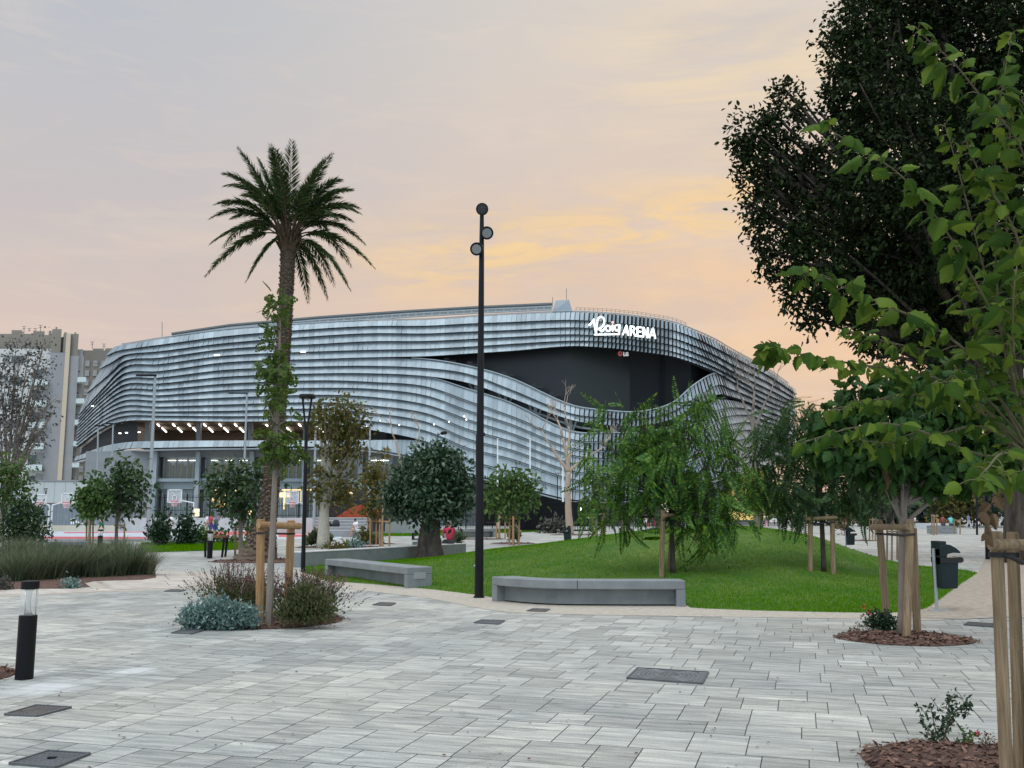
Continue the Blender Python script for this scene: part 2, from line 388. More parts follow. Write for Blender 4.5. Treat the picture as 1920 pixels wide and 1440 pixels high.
# paving slabs: every slab its own face with an open joint
def paving_mat():
    m, nt, b = _nt('paving_mat'); L = nt.links.new
    g = _n(nt, 'ShaderNodeNewGeometry'); rnd = g.outputs['Random Per Island']
    tcn = _n(nt, 'ShaderNodeTexCoord')
    mp = _n(nt, 'ShaderNodeMapping'); mp.inputs['Rotation'].default_value = (0, 0, 0.292); L(tcn.outputs['Object'], mp.inputs[0])
    cb = _n(nt, 'ShaderNodeCombineXYZ')
    mu = _n(nt, 'ShaderNodeMath', operation='MULTIPLY'); L(rnd, mu.inputs[0]); mu.inputs[1].default_value = 91.0
    for i in range(3): L(mu.outputs[0], cb.inputs[i])
    va = _n(nt, 'ShaderNodeVectorMath', operation='ADD'); L(mp.outputs[0], va.inputs[0]); L(cb.outputs[0], va.inputs[1])
    m2 = _n(nt, 'ShaderNodeMapping'); m2.inputs['Scale'].default_value = (.75, 5.5, 1); L(va.outputs[0], m2.inputs[0])
    nz = _n(nt, 'ShaderNodeTexNoise'); nz.inputs['Scale'].default_value = 2.2; nz.inputs['Detail'].default_value = 7; nz.inputs['Roughness'].default_value = .68; nz.inputs['Distortion'].default_value = .5
    L(m2.outputs[0], nz.inputs[0])
    r = _ramp(nt, [(.28, (.215, .222, .208)), (.45, (.345, .348, .322)), (.58, (.465, .46, .417)), (.74, (.65, .62, .545))]); L(nz.outputs['Fac'], r.inputs[0])
    mr = _n(nt, 'ShaderNodeMapRange'); L(rnd, mr.inputs[0]); mr.inputs[3].default_value = .82; mr.inputs[4].default_value = 1.15
    hs = _n(nt, 'ShaderNodeHueSaturation'); L(r.outputs[0], hs.inputs['Color']); L(mr.outputs[0], hs.inputs['Value'])
    n2 = _n(nt, 'ShaderNodeTexNoise'); n2.inputs['Scale'].default_value = .35; n2.inputs['Detail'].default_value = 5; L(tcn.outputs['Object'], n2.inputs[0])
    r2 = _ramp(nt, [(.38, (.80, .82, .84)), (.62, (1.04, 1.03, 1.01))]); L(n2.outputs['Fac'], r2.inputs[0])
    mx = _n(nt, 'ShaderNodeMix', data_type='RGBA', blend_type='MULTIPLY'); mx.inputs[0].default_value = 1; L(hs.outputs[0], mx.inputs[6]); L(r2.outputs[0], mx.inputs[7])
    n3 = _n(nt, 'ShaderNodeTexNoise'); n3.inputs['Scale'].default_value = 60; n3.inputs['Detail'].default_value = 4; L(tcn.outputs['Object'], n3.inputs[0])
    r3 = _ramp(nt, [(.3, (.86, .86, .86)), (.7, (1.08, 1.08, 1.08))]); L(n3.outputs['Fac'], r3.inputs[0])
    mx2 = _n(nt, 'ShaderNodeMix', data_type='RGBA', blend_type='MULTIPLY'); mx2.inputs[0].default_value = 1; L(mx.outputs[2], mx2.inputs[6]); L(r3.outputs[0], mx2.inputs[7])
    n4 = _n(nt, 'ShaderNodeTexNoise'); n4.inputs['Scale'].default_value = 1.6; n4.inputs['Detail'].default_value = 8; n4.inputs['Roughness'].default_value = .7; n4.inputs['Distortion'].default_value = 1.2; L(tcn.outputs['Object'], n4.inputs[0])
    r4 = _ramp(nt, [(.30, (.70, .69, .67)), (.42, (1, 1, 1)), (.66, (1, 1, 1)), (.78, (1.10, 1.11, 1.12))]); L(n4.outputs['Fac'], r4.inputs[0])
    vo = _n(nt, 'ShaderNodeTexVoronoi'); vo.inputs['Scale'].default_value = 2.3; L(tcn.outputs['Object'], vo.inputs[0])
    r5 = _ramp(nt, [(.022, (.42, .42, .42)), (.036, (1, 1, 1))]); L(vo.outputs['Distance'], r5.inputs[0])
    for rr_ in (r4, r5):
        q = _n(nt, 'ShaderNodeMix', data_type='RGBA', blend_type='MULTIPLY'); q.inputs[0].default_value = 1; L(mx2.outputs[2], q.inputs[6]); L(rr_.outputs[0], q.inputs[7]); mx2 = q
    for (px, py, rad) in ((78, 1290, .55), (250, 1258, .35), (40, 1262, .4)):      # pale lime stains by the bollard
        cc = G(px, py); vd = _n(nt, 'ShaderNodeVectorMath', operation='DISTANCE'); L(g.outputs['Position'], vd.inputs[0]); vd.inputs[1].default_value = (cc.x, cc.y, 0)
        ms_ = _n(nt, 'ShaderNodeMapRange', interpolation_type='SMOOTHSTEP'); L(vd.outputs['Value'], ms_.inputs[0]); ms_.inputs[1].default_value = rad; ms_.inputs[2].default_value = rad * .2; ms_.inputs[3].default_value = 0; ms_.inputs[4].default_value = .8
        mu2 = _n(nt, 'ShaderNodeMath', operation='MULTIPLY'); L(ms_.outputs[0], mu2.inputs[0]); L(n4.outputs['Fac'], mu2.inputs[1])
        q = _n(nt, 'ShaderNodeMix', data_type='RGBA'); L(mu2.outputs[0], q.inputs[0]); L(mx2.outputs[2], q.inputs[6]); q.inputs[7].default_value = (.78, .80, .82, 1); mx2 = q
    L(mx2.outputs[2], b.inputs['Base Color'])
    b.inputs['Roughness'].default_value = .72; b.inputs['Specular IOR Level'].default_value = .3
    bp = _n(nt, 'ShaderNodeBump'); bp.inputs['Strength'].default_value = .18; bp.inputs['Distance'].default_value = .004
    L(n3.outputs['Fac'], bp.inputs['Height']); L(bp.outputs[0], b.inputs['Normal'])
    return m
m_pave = paving_mat()
struct(MB().sheet([(-110, -8), (110, -8), (110, 135), (-110, 135)], -.008).build('paving_bed', m_grout))
def slabs():
    rng = np.random.default_rng(3)
    th = math.radians(16.7); ux = np.array([math.cos(th), -math.sin(th)]); uy = np.array([math.sin(th), math.cos(th)])
    V = []; gap = .0038
    y = -14.0
    while y < 150:
        far = y > 46
        h = rng.choice([.40, .50, .60], p=[.35, .4, .25]) * (2.2 if far else 1)
        lim = 24 + max(0, y) * .62; x = -lim - rng.uniform(0, 1)
        while x < lim:
            w = rng.choice([.25, .30, .40, .50, .60], p=[.1, .3, .34, .2, .06]) * (2.2 if far else 1)
            if not far and h >= .5 and rng.random() < .2:      # two short courses in one bay
                k = h * rng.choice([.4, .6])
                cells = [(x, y, w, k), (x, y + k, w, h - k)]
            else: cells = [(x, y, w, h)]
            for (a, b_, c, d) in cells:
                V.append([(a + gap, b_ + gap), (a + c - gap, b_ + gap), (a + c - gap, b_ + d - gap), (a + gap, b_ + d - gap)])
            x += w
        y += h
    V = np.array(V).reshape(-1, 2)
    P = V[:, 0:1] * ux + V[:, 1:2] * uy
    Vt = np.concatenate([P, np.zeros((len(P), 1))], 1)
    return npmesh('plaza_paving', Vt, [np.arange(len(Vt)).reshape(-1, 4)], m_pave)
struct(slabs())
# beige border and gravel path
m_beige = mat('beige_gravel_mat', (.36, .315, .255), .9, col2=(.50, .45, .375), scale=9, bump=.5, bscale=90)
m_path = mat('gravel_path_mat', (.27, .225, .175), .95, col2=(.43, .37, .30), scale=7, bump=.7, bscale=80)
def gp(l, z=0.0): return [tuple(G(x, y, z)[:2]) for x, y in l]
LAWN = gp([(566, 1074), (590, 1081), (612, 1090), (700, 1096), (800, 1105), (860, 1112), (905, 1118), (960, 1127), (1100, 1131), (1284, 1133), (1296, 1141), (1430, 1146), (1560, 1149), (1650, 1150), (1705, 1149), (1738, 1142), (1768, 1122), (1800, 1098), (1834, 1075)]) \
    + [(13.3, 28.6), (12.4, 32), (10.5, 36), (7, 40), (2, 42.5), (-1.0, 42)] + gp([(880, 1037), (860, 1041), (740, 1050), (566, 1064)])
border = gp([(555, 1070), (560, 1080), (600, 1092), (640, 1103), (720, 1112), (800, 1121), (850, 1131), (905, 1142), (960, 1149), (1100, 1153), (1290, 1156), (1430, 1158), (1560, 1160), (1700, 1164), (1760, 1163), (1810, 1158), (1860, 1150)]) + gp([(1834, 1069), (1600, 1100), (1200, 1120), (900, 1100), (700, 1085)])
struct(MB().sheet(border, .004).build('border_path', m_beige))
struct(MB().sheet(gp([(1690, 1158), (1735, 1140), (1765, 1122), (1834, 1073), (1850, 1042), (1990, 1030), (2150, 1160), (1990, 1164), (1880, 1158), (1800, 1162)]), .008).build('gravel_path', m_path))
m_pink = mat('pale_brick_mat', (.44, .385, .335), .85, col2=(.53, .475, .42), scale=6, island=.12)
def brickstrip(name, poly, z, th, mt, bw=.6, bh=.3):
    P = [Vector((p[0], p[1])) for p in poly]; xs = [p.x for p in P]; ys = [p.y for p in P]
    cx, cy = sum(xs) / len(xs), sum(ys) / len(ys); R = max(max(xs) - min(xs), max(ys) - min(ys)); V = []
    def inside(x, y):
        c = False; n = len(P)
        for i in range(n):
            a, b = P[i], P[i - 1]
            if (a.y > y) != (b.y > y) and x < (b.x - a.x) * (y - a.y) / (b.y - a.y) + a.x: c = not c
        return c
    n = int(R / bh) + 2
    for j in range(-n, n):
        for i in range(-int(R / bw) - 2, int(R / bw) + 2):
            a, b = i * bw + (bw / 2 if j % 2 else 0), j * bh
            q = [(a + .006, b + .006), (a + bw - .006, b + .006), (a + bw - .006, b + bh - .006), (a + .006, b + bh - .006)]
            q = [(cx + u * math.cos(th) - v * math.sin(th), cy + u * math.sin(th) + v * math.cos(th)) for u, v in q]
            if all(inside(*w) for w in q): V += [(u, v, z) for u, v in q]
    return npmesh(name, V, [np.arange(len(V)).reshape(-1, 4)], mt)
pp = gp([(-60, 1112), (0, 1104), (176, 1104), (150, 1092), (300, 1072), (380, 1073), (420, 1088), (395, 1102), (190, 1111), (0, 1119), (-60, 1123)])
struct(MB().sheet(pp, .002).build('brick_path_bed', m_beige)); struct(brickstrip('brick_path', pp, .006, -.29, m_pink))
# mulch
m_mulch = mat('mulch_mat', (.045, .022, .016), .95, col2=(.16, .085, .06), scale=14, bump=1.0, bscale=40)
m_chip = mat('bark_chip_mat', (.11, .052, .036), .9, col2=(.17, .10, .07), scale=3, island=.6)
def mulch(poly, nchips, seed, h=.04, chip=.05):
    """a low mound of bark chips: one object, nobody could count them"""
    P = np.array(poly); c = P.mean(0); n = 64
    seg = np.concatenate([P, P[:1]]); ln = np.linalg.norm(np.diff(seg, axis=0), axis=1); cum = np.concatenate([[0], np.cumsum(ln)])
    tt = np.linspace(0, cum[-1], n, endpoint=False); B = np.stack([np.interp(tt, cum, seg[:, 0]), np.interp(tt, cum, seg[:, 1])], 1)
    rng = np.random.default_rng(seed); V = []; Fq = []
    R = [1.0, .93, .7, .4]; zz = [.0, h * .7, h, h * 1.2]
    for r, z in zip(R, zz):
        for b in B: V.append([*(c + (b - c) * r), .008 + z * (1 if r == 1 else rng.uniform(.7, 1.3))])
    for j in range(3):
        for i in range(n): Fq.append((j * n + i, j * n + (i + 1) % n, (j + 1) * n + (i + 1) % n, (j + 1) * n + i))
    o = npmesh('mulch', V + [[c[0], c[1], .008 + h * 1.2]], [Fq, [(3 * n + i, 3 * n + (i + 1) % n, 4 * n) for i in range(n)]], m_mulch)
    i = rng.integers(0, n, nchips); k = rng.random(nchips) ** .5; k = np.where(rng.random(nchips) < .05, 1 + rng.random(nchips) * .12, k)
    p2 = c + (B[i] - c) * k[:, None]; z = np.interp(k, [.4, .7, .93, 1.0], [h * 1.2, h, h * .7, 0]) + .016
    pos = np.concatenate([p2, z[:, None]], 1)
    d = rng.normal(size=(nchips, 3)) * [1, 1, .25]; nr = rng.normal(size=(nchips, 3)) * .5 + [0, 0, 1]
    V, Fq = scatter([(-.2, 0, 0), (.22, .1, .03), (.2, 1, 0), (-.15, .9, .05)], [(0, 1, 2, 3)], pos, d, nr, chip * rng.uniform(.5, 1.4, nchips))
    ch = npmesh('bark_chips', V, [Fq], m_chip)
    struct(o, 'stuff'); struct(ch, 'stuff')
def lens(cx, cy, rx, ry, n=40, rot=0.0, pw=1.0):
    out = []
    for i in range(n):
        a = 2 * PI * i / n; x = math.cos(a) * rx; y = math.sin(a) * abs(math.sin(a)) ** (pw - 1) * ry
        out.append((cx + x * math.cos(rot) - y * math.sin(rot), cy + x * math.sin(rot) + y * math.cos(rot)))
    return out
c = G(492, 1164); mulch(lens(c.x, c.y, 1.22, 1.15), 1500, 1)
c = G(1695, 1199); mulch(lens(c.x, c.y, .87, .66, rot=-.25, pw=1.3), 1100, 2)
c = G(1820, 1440); mulch(lens(c.x + .25, c.y - .25, 1.05, .75, rot=-.75, pw=1.3), 1700, 3, chip=.045)
mulch(gp([(-200, 1118), (0, 1105), (174, 1103), (148, 1091), (293, 1087), (290, 1060), (250, 1040), (0, 1030), (-200, 1030)]), 1500, 4)
c = G(480, 1053); mulch(lens(c.x + .3, c.y + .2, 1.9, 1.5), 500, 5, chip=.08)
c = G(-62, 1270); mulch(lens(c.x, c.y, .42, .5), 250, 6)
for x, y, rx in ((640, 1026, 2.3), (700, 1020, 1.2), (962, 1019, 1.3), (905, 1011, 1.6), (1090, 1003, 2.6), (1625, 1014, 1.0), (700, 1034, .3)):
    c = G(x, y); mulch(lens(c.x, c.y, rx, rx * .8), 80, int(x), h=.03, chip=.1)
# lawn with its mound, and the blades on it
m_soil = mat('turf_mat', (.025, .095, .003), .95, col2=(.10, .15, .02), scale=.8, bump=.5, bscale=40)
m_blade = leafmat('grass_blade_mat', (.034, .142, .001), (.070, .212, .001), (.135, .275, .006), .35, .7, .0)
LP = np.array(LAWN); LPn = np.roll(LP, -1, 0)
def edge_dist(x, y):
    p = np.stack([np.atleast_1d(x), np.atleast_1d(y)], -1)[:, None, :]; a = LP[None]; d = (LPn - LP)[None]
    t = np.clip(((p - a) * d).sum(-1) / (d * d).sum(-1), 0, 1)[..., None]
    return np.linalg.norm(p - a - d * t, axis=-1).min(1)
def lawn_z(x, y):
    x = np.atleast_1d(x).astype(float); y = np.atleast_1d(y).astype(float)
    dx = x - 6.7; sg = np.where(dx < 0, 4.9, 3.3)
    g = 1.22 * np.exp(-dx ** 2 / (2 * sg ** 2) - (y - 30.0) ** 2 / (2 * 4.6 ** 2)) + .16 * np.exp(-(x + 1) ** 2 / 18 - (y - 36) ** 2 / 20)
    e = np.clip(edge_dist(x, y) / 4.5, 0, 1)
    return .012 + g * (e * e * (3 - 2 * e)) + .03 * np.clip(e * 6, 0, 1)
def lawnz(x, y): return float(lawn_z(x, y)[0])
def in_poly(P, x, y):
    c = np.zeros(len(x), bool); n = len(P)
    for i in range(n):
        a, b = P[i], P[i - 1]
        if a[1] == b[1]: continue
        c ^= ((a[1] > y) != (b[1] > y)) & (x < (b[0] - a[0]) * (y - a[1]) / (b[1] - a[1]) + a[0])
    return c
def lawn():
    c = np.array([4.0, 27.5]); n = 200; seg = np.concatenate([LP, LP[:1]]); ln = np.linalg.norm(np.diff(seg, axis=0), axis=1); cum = np.concatenate([[0], np.cumsum(ln)])
    tt = np.linspace(0, cum[-1], n, endpoint=False); B = np.stack([np.interp(tt, cum, seg[:, 0]), np.interp(tt, cum, seg[:, 1])], 1)
    R = np.linspace(1, .03, 36); V = np.concatenate([c + (B - c) * r for r in R]); z = lawn_z(V[:, 0], V[:, 1]); z[:n] = 0
    Fq = [(j * n + i, j * n + (i + 1) % n, (j + 1) * n + (i + 1) % n, (j + 1) * n + i) for j in range(35) for i in range(n)]
    struct(npmesh('lawn', np.column_stack([V, z]), [Fq], m_soil, smooth=True))
def blades(name, P, zf, n, seed, h=.07, w=.012, near=True):
    worn = [(3.6, 26.5, 1.6), (6.5, 26.8, 1.0), (8.6, 24.2, .7), (1.2, 22.5, .6), (9.6, 28.0, 1.0), (5.2, 31.5, 1.3)]
    rng = np.random.default_rng(seed); lo, hi = P.min(0), P.max(0)
    x = rng.uniform(lo[0], hi[0], n * 2); y = lo[1] + (hi[1] - lo[1]) * rng.random(n * 2) ** (1.35 if near else 1); k = in_poly(P, x, y); x, y = x[k][:n], y[k][:n]
    if near:
        kp = np.ones(len(x), bool)
        for a, b, r in worn: kp &= ~((np.hypot(x - a, (y - b) * .8) < r * (.4 + .6 * rng.random(len(x)))) & (rng.random(len(x)) < .62))
        x, y = x[kp], y[kp]
    m = len(x)
    pos = np.column_stack([x, y, zf(x, y) - .005]); d = rng.normal(size=(m, 3)) * [.35, .35, .1] + [0, 0, 1]
    nr = rng.normal(size=(m, 3)) * [1, 1, .2]; V, Fq = scatter([(-.5, 0, 0), (.5, 0, 0), (.1, 1, .0)], [(0, 1, 2)], pos, d, nr, np.ones(m))
    V = V.reshape(m, 3, 3); c = (V[:, 0] + V[:, 1]) / 2; hh = h * rng.uniform(.5, 1.3, m)[:, None]
    s = (V[:, 1] - V[:, 0]) * w; tip = c + (V[:, 2] - c) * hh
    V = np.stack([c - s / 2, c + s / 2, tip], 1).reshape(-1, 3)
    return struct(npmesh(name, V, [np.arange(len(V)).reshape(-1, 3)], m_blade), 'stuff')
lawn(); blades('grass', LP, lawn_z, 230000, 5, .05, .010)
LL = np.array(gp([(262, 1037), (266, 1019), (470, 1017), (520, 1018), (470, 1030), (380, 1033)]))
struct(MB().sheet([tuple(p) for p in LL], .012).build('far_lawn', m_soil)); blades('grass', LL, lambda x, y: np.full(len(x), .014), 14000, 6, .12, .03, False)
LR = np.array(gp([(680, 1006), (690, 1000), (790, 996), (1000, 991), (1010, 997), (810, 1005)]))
struct(MB().sheet([tuple(p) for p in LR], .012).build('far_lawn', m_soil)); blades('grass', LR, lambda x, y: np.full(len(x), .014), 14000, 7, .14, .04, False)
# sports court
m_red = mat('court_red_mat', (.50, .075, .09), .8, col2=(.56, .12, .13), scale=1)
m_blue = mat('court_grey_mat', (.40, .45, .50), .8, col2=(.46, .50, .54), scale=1)
m_line = mat('court_line_mat', (.75, .75, .73), .8)
struct(MB().sheet(gp([(60, 1014), (330, 1012), (480, 1012), (640, 1010), (640, 995), (400, 994), (60, 997)]), .004).build('sports_court', m_blue))
cr = MB()
for q in ([(70, 1013), (300, 1011), (300, 1007), (70, 1006)], [(120, 1000), (300, 998), (300, 996.4), (120, 998)], [(383, 1004), (480, 1003), (480, 996.5), (383, 997)], [(522, 1007), (638, 1006), (640, 997.5), (522, 997.5)]): cr.sheet(gp(q), .008)
struct(cr.build('court_red_markings', m_red))
cl = MB()
for q in ([(70, 1014), (300, 1012), (300, 1011.2), (70, 1013.2)], [(522, 1002.6), (640, 1001.8), (640, 1001), (522, 1001.8)]): cl.sheet(gp(q), .012)
struct(cl.build('court_lines', m_line))
# ------------------------------------------------------------------ the arena
m_panel = mat('zinc_panel_mat', (.30, .355, .385), .45, .15, island=.20, spec=.4)
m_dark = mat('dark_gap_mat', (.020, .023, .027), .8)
m_conc = mat('grey_render_mat', (.23, .24, .25), .8, col2=(.27, .28, .29), scale=.5)
m_steel = mat('pale_steel_mat', (.36, .41, .435), .5, .2)
m_screenL = mat('screen_left_mat', (.022, .024, .029), .35, spec=.4)
m_screenR = mat('screen_right_mat', (.025, .031, .030), .35, spec=.4)
m_glass = mat('window_glass_mat', (.20, .235, .24), .12, 0, col2=(.30, .32, .30), scale=.25, spec=.8)
m_roofm = mat('roof_metal_mat', (.16, .17, .17), .6)
m_tube = glow('tube_light_mat', (1, .96, .88), 3.5)
m_warm = glow('warm_light_mat', (1, .74, .36), 1.3)
m_ceil = mat('concourse_soffit_mat', (.20, .15, .11), .8)
YX = [130, 150, 170, 200, 240, 300, 600, 900, 1070, 1200, 1260, 1300, 1340, 1365, 1400, 1440, 1490, 1520]
YY = [192, 177, 166, 158, 153, 150, 147, 143, 140, 137.2, 136.2, 137, 141, 146, 158, 174, 202, 222]
def fY(px):
    i = max(0, min(len(YX) - 2, next((k for k in range(len(YX) - 1) if px <= YX[k + 1]), len(YX) - 2)))
    a, b, c, d = YY[max(i - 1, 0)], YY[i], YY[i + 1], YY[min(i + 2, len(YX) - 1)]
    xa, xb, xc, xd = YX[max(i - 1, 0)], YX[i], YX[i + 1], YX[min(i + 2, len(YX) - 1)]
    t = (px - xb) / (xc - xb); h = xc - xb
    m1 = (c - a) / max(1, xc - xa) * h; m2 = (d - b) / max(1, xd - xb) * h
    return b * (2 * t ** 3 - 3 * t * t + 1) + m1 * (t ** 3 - 2 * t * t + t) + c * (3 * t * t - 2 * t ** 3) + m2 * (t ** 3 - t * t)
def onf(px, py, off=0.0):               # point of the facade, pushed outwards
    p = D(px, py, fY(px))
    a, b = D(px - 4, 800, fY(px - 4)), D(px + 4, 800, fY(px + 4)); t = (b - a); t.z = 0; t.normalize()
    return p + Vector((t.y, -t.x, 0)) * off
STX = [240, 300, 430, 600, 700, 800, 880, 960, 1070, 1140, 1200, 1260, 1300, 1340, 1365, 1400, 1440, 1490]
LINES = dict(
 U0=[645,635,618,606,601,599,594,589,585,588,594,604,619,637,652,671,693,729],
 U1=[656,648,631,617.5,612.5,612,608,605,601,605,611,620,635,655,668,686,707,740],
 U2=[666,660,644,631,626,626.5,623,620,615,619,626,635,650,669,683,700,720,749],
 U3=[677,672,655,646,641,640.5,637,633,628,632,639,648,663,681,695,713,732,757],
 U4=[688,684,667.5,660,657,655,651,646,640,642,650,660,674,692,705,724,743,765],
 A0=[700,697,680,674,671,669,664,659,650,653,660,669,683,700,714,733,754,773],
 a0=[700,697,680,674,671,675,688,711,760,771,773,757,722,701,714,733,754,773],
 A1=[711,709,694,688,687,691,702,731,775,784,786,772,745,722,730,744,763,781],
 A2=[721,720,707,701,701,706,719,747,787,797,799,786,762,740,744,755,773,790],
 B0=[721,720,707,701,701.5,707.5,731,757,809,812,812,800,775,752,750,758,775,792],
 B1=[731,731,720,714,717,725,752,780,823,829,829,817,793,769,764,768,784,801],
 B2=[741,742,732,728,730,742,770,795,839,845,845,834,811,787,779,779,793,809],
 B3=[751,752,746,741,745,759,787,812,852,860,860,850,828,805,795,792,803,818],
 B4=[761,763,759,755,761,775,805,827,867,875,875,865,845,823,811,806,814,827],
 B5=[771,772,771,767,775,791,823,843,882,889,889,880,860,840,828,822,827,836],
 B6=[780,780,781,781,790,808,840,860,897,904,903,893,875,857,845,838,840,846],
 B7=[790,789,791,792,807,828,862,884,916,920,918,908,891,875,864,855,854,856],
 C0=[829,827,826,826,825,829,862,884,916,920,918,908,891,875,864,855,854,856],
 B8=[842,840,838,838,843,862,887,908,936,938,933,920,908,897,889,880,873,866])
KIDX = dict(U0=0, U1=1, U2=2, U3=3, U4=4, A0=5, a0=5, A1=6, A2=7, B0=7, B1=8, B2=9, B3=10, B4=11, B5=12, B6=13, B7=14, C0=16.8, B8=18)
def ip(x, xs, ys): return float(np.interp(x, xs, ys))
def pts_of(nm):
    k = KIDX[nm]
    e = (ip(k, [0, 1, 2, 3, 4, 18], [214, 203, 190, 165, 150, 142]), ip(k, [0, 1, 2, 3, 4, 18], [651, 668, 692, 738, 779, 864]))
    m = (ip(k, [0, 1, 2, 3, 4, 14, 18], [226, 221, 214, 207, 198, 195, 193]), ip(k, [0, 1, 2, 3, 4, 14, 18], [647, 660, 680, 704, 727, 803, 852]))
    return [Vector((e[0], e[1], 0)), Vector((m[0], m[1], 0))] + [Vector((x, y, 0)) for x, y in zip(STX, LINES[nm])]
SEGN = [7, 7, 6, 14, 18, 11, 11, 9, 9, 12, 8, 8, 8, 6, 7, 5, 9, 10, 12]
def curve(nm):
    P = pts_of(nm); out = []
    for i in range(len(P) - 1):
        a, b, c, d = P[max(i - 1, 0)], P[i], P[i + 1], P[min(i + 2, len(P) - 1)]
        h = c.x - b.x; n = SEGN[i]
        m1 = (c.y - a.y) / (c.x - a.x) * h; m2 = (d.y - b.y) / (d.x - b.x) * h
        for k in range(n):
            t = k / n
            y = b.y * (2 * t ** 3 - 3 * t * t + 1) + m1 * (t ** 3 - 2 * t * t + t) + c.y * (3 * t * t - 2 * t ** 3) + m2 * (t ** 3 - t * t)
            out.append((b.x + h * t, y))
    return out + [(P[-1].x, P[-1].y)]
CUR = {k: curve(k) for k in LINES}
root = D(760, 966, 150); root.z = 0
arena = empty('arena_building', root, 'vast silver arena clad in curving rows of metal panels around a black screen', 'arena')
def band(top, bot, lo=-1e9, hi=1e9, out=.60, rnd=random.Random(5)):
    T, Bq = CUR[top], CUR[bot]; b = MB(); back = MB()
    for i in range(len(T) - 1):
        xm = (T[i][0] + T[i + 1][0]) / 2
        if not (lo <= xm <= hi): continue
        if min(Bq[i][1] - T[i][1], Bq[i + 1][1] - T[i + 1][1]) < 1.2: continue
        tw = max(0, min(1, (xm - 1040) / 130)) * max(.38, min(1, 1 - (xm - 1362) / 40))
        n = 1
        for s in range(n):
            u0, u1 = s / n, (s + 1) / n
            g = (.012 + .15 * tw) * (u1 - u0)
            u0 += g * (1 if tw < .1 else 1.5); u1 -= g * .8
            l0 = lambda Q, u: (Q[i][0] + (Q[i + 1][0] - Q[i][0]) * u, Q[i][1] + (Q[i + 1][1] - Q[i][1]) * u)
            j = rnd.uniform(-.07, .07); ou = out * max(.55, min(1, (xm - 150) / 90)); rz = tw * max(0, min(1, 1 - (xm - 1250) / 60)); o0, o1 = ou + j - .30 * rz, ou - j + .12 * rz
            t0, t1 = onf(*l0(T, u0), .06 + j * .4 - .08 * rz), onf(*l0(T, u1), .06 - j * .4 + .22 * rz); q0, q1 = onf(*l0(Bq, u0), o0), onf(*l0(Bq, u1), o1)
            b.mi = 0; b.quad(q0, q1, t1, t0)
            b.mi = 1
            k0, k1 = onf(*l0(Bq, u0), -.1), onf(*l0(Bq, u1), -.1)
            b.quad(k0, k1, q1 + Vector((0, 0, -.02)), q0 + Vector((0, 0, -.02)))  # underside coloured dark, standing in for the shadow below each panel
            if rz > .1: b.quad(t1, q1, k1, onf(*l0(T, u1), -.1))
        b.mi = 1
        b.quad(onf(*Bq[i], -.25), onf(*Bq[i + 1], -.25), onf(*T[i + 1], -.25), onf(*T[i], -.25))
    return b
UPS = ['U0', 'U1', 'U2', 'U3', 'U4', 'A0']
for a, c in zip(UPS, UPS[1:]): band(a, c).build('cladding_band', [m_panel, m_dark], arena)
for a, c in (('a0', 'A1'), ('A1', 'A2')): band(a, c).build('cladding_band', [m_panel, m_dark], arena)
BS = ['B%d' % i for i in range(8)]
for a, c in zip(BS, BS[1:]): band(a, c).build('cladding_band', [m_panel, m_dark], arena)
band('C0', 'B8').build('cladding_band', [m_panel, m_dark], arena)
# thin pale rails along the open edges
def rail(nm, lo, hi, r, off, dy=0.0, m=m_steel, name='edge_rail'):
    P = [onf(x, y + dy, off) for x, y in CUR[nm] if lo <= x <= hi]
    return MB().tube(P, r, 5).build(name, m, arena)
rail('a0', 770, 1340, .10, .25, -1.5); rail('B0', 760, 1345, .09, .25, -1.2); rail('B8', 142, 1490, .13, .35, 4.0); rail('U0', 230, 1480, .09, .1, -1.5)
for nm in BS[1:]: rail(nm, 830, 1345, .035, .75, 2.5)
# dark inner wall behind the cladding
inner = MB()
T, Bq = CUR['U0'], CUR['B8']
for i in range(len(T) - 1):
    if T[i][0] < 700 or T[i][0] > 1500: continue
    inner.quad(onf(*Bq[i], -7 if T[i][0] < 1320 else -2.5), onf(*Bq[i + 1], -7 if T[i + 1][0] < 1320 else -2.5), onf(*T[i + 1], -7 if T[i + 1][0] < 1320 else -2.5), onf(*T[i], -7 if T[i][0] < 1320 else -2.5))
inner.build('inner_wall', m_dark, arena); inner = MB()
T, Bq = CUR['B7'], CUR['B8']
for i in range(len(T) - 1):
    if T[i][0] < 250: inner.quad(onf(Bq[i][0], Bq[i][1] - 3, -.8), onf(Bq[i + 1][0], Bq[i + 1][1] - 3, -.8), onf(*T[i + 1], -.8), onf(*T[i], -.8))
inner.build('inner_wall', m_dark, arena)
# the black screen: two flat faces meeting at an upright edge
sc_ = MB()
p0, p1, p2 = D(800, 800, 149), D(1067, 800, 143.2), D(1365, 800, 147)
def scr(a, b, z0, z1): return [Vector((a.x, a.y, z0)), Vector((b.x, b.y, z0)), Vector((b.x, b.y, z1)), Vector((a.x, a.y, z1))]
zt = D(1067, 640, 143).z; zb = D(1067, 800, 143).z
sc_.mi = 0; sc_.add(scr(p0, p1, zb, zt), [(0, 1, 2, 3)]); sc_.mi = 1; sc_.add(scr(p1, p2, zb, zt), [(0, 1, 2, 3)])
sc_.build('media_screen', [m_screenL, m_screenR], arena)
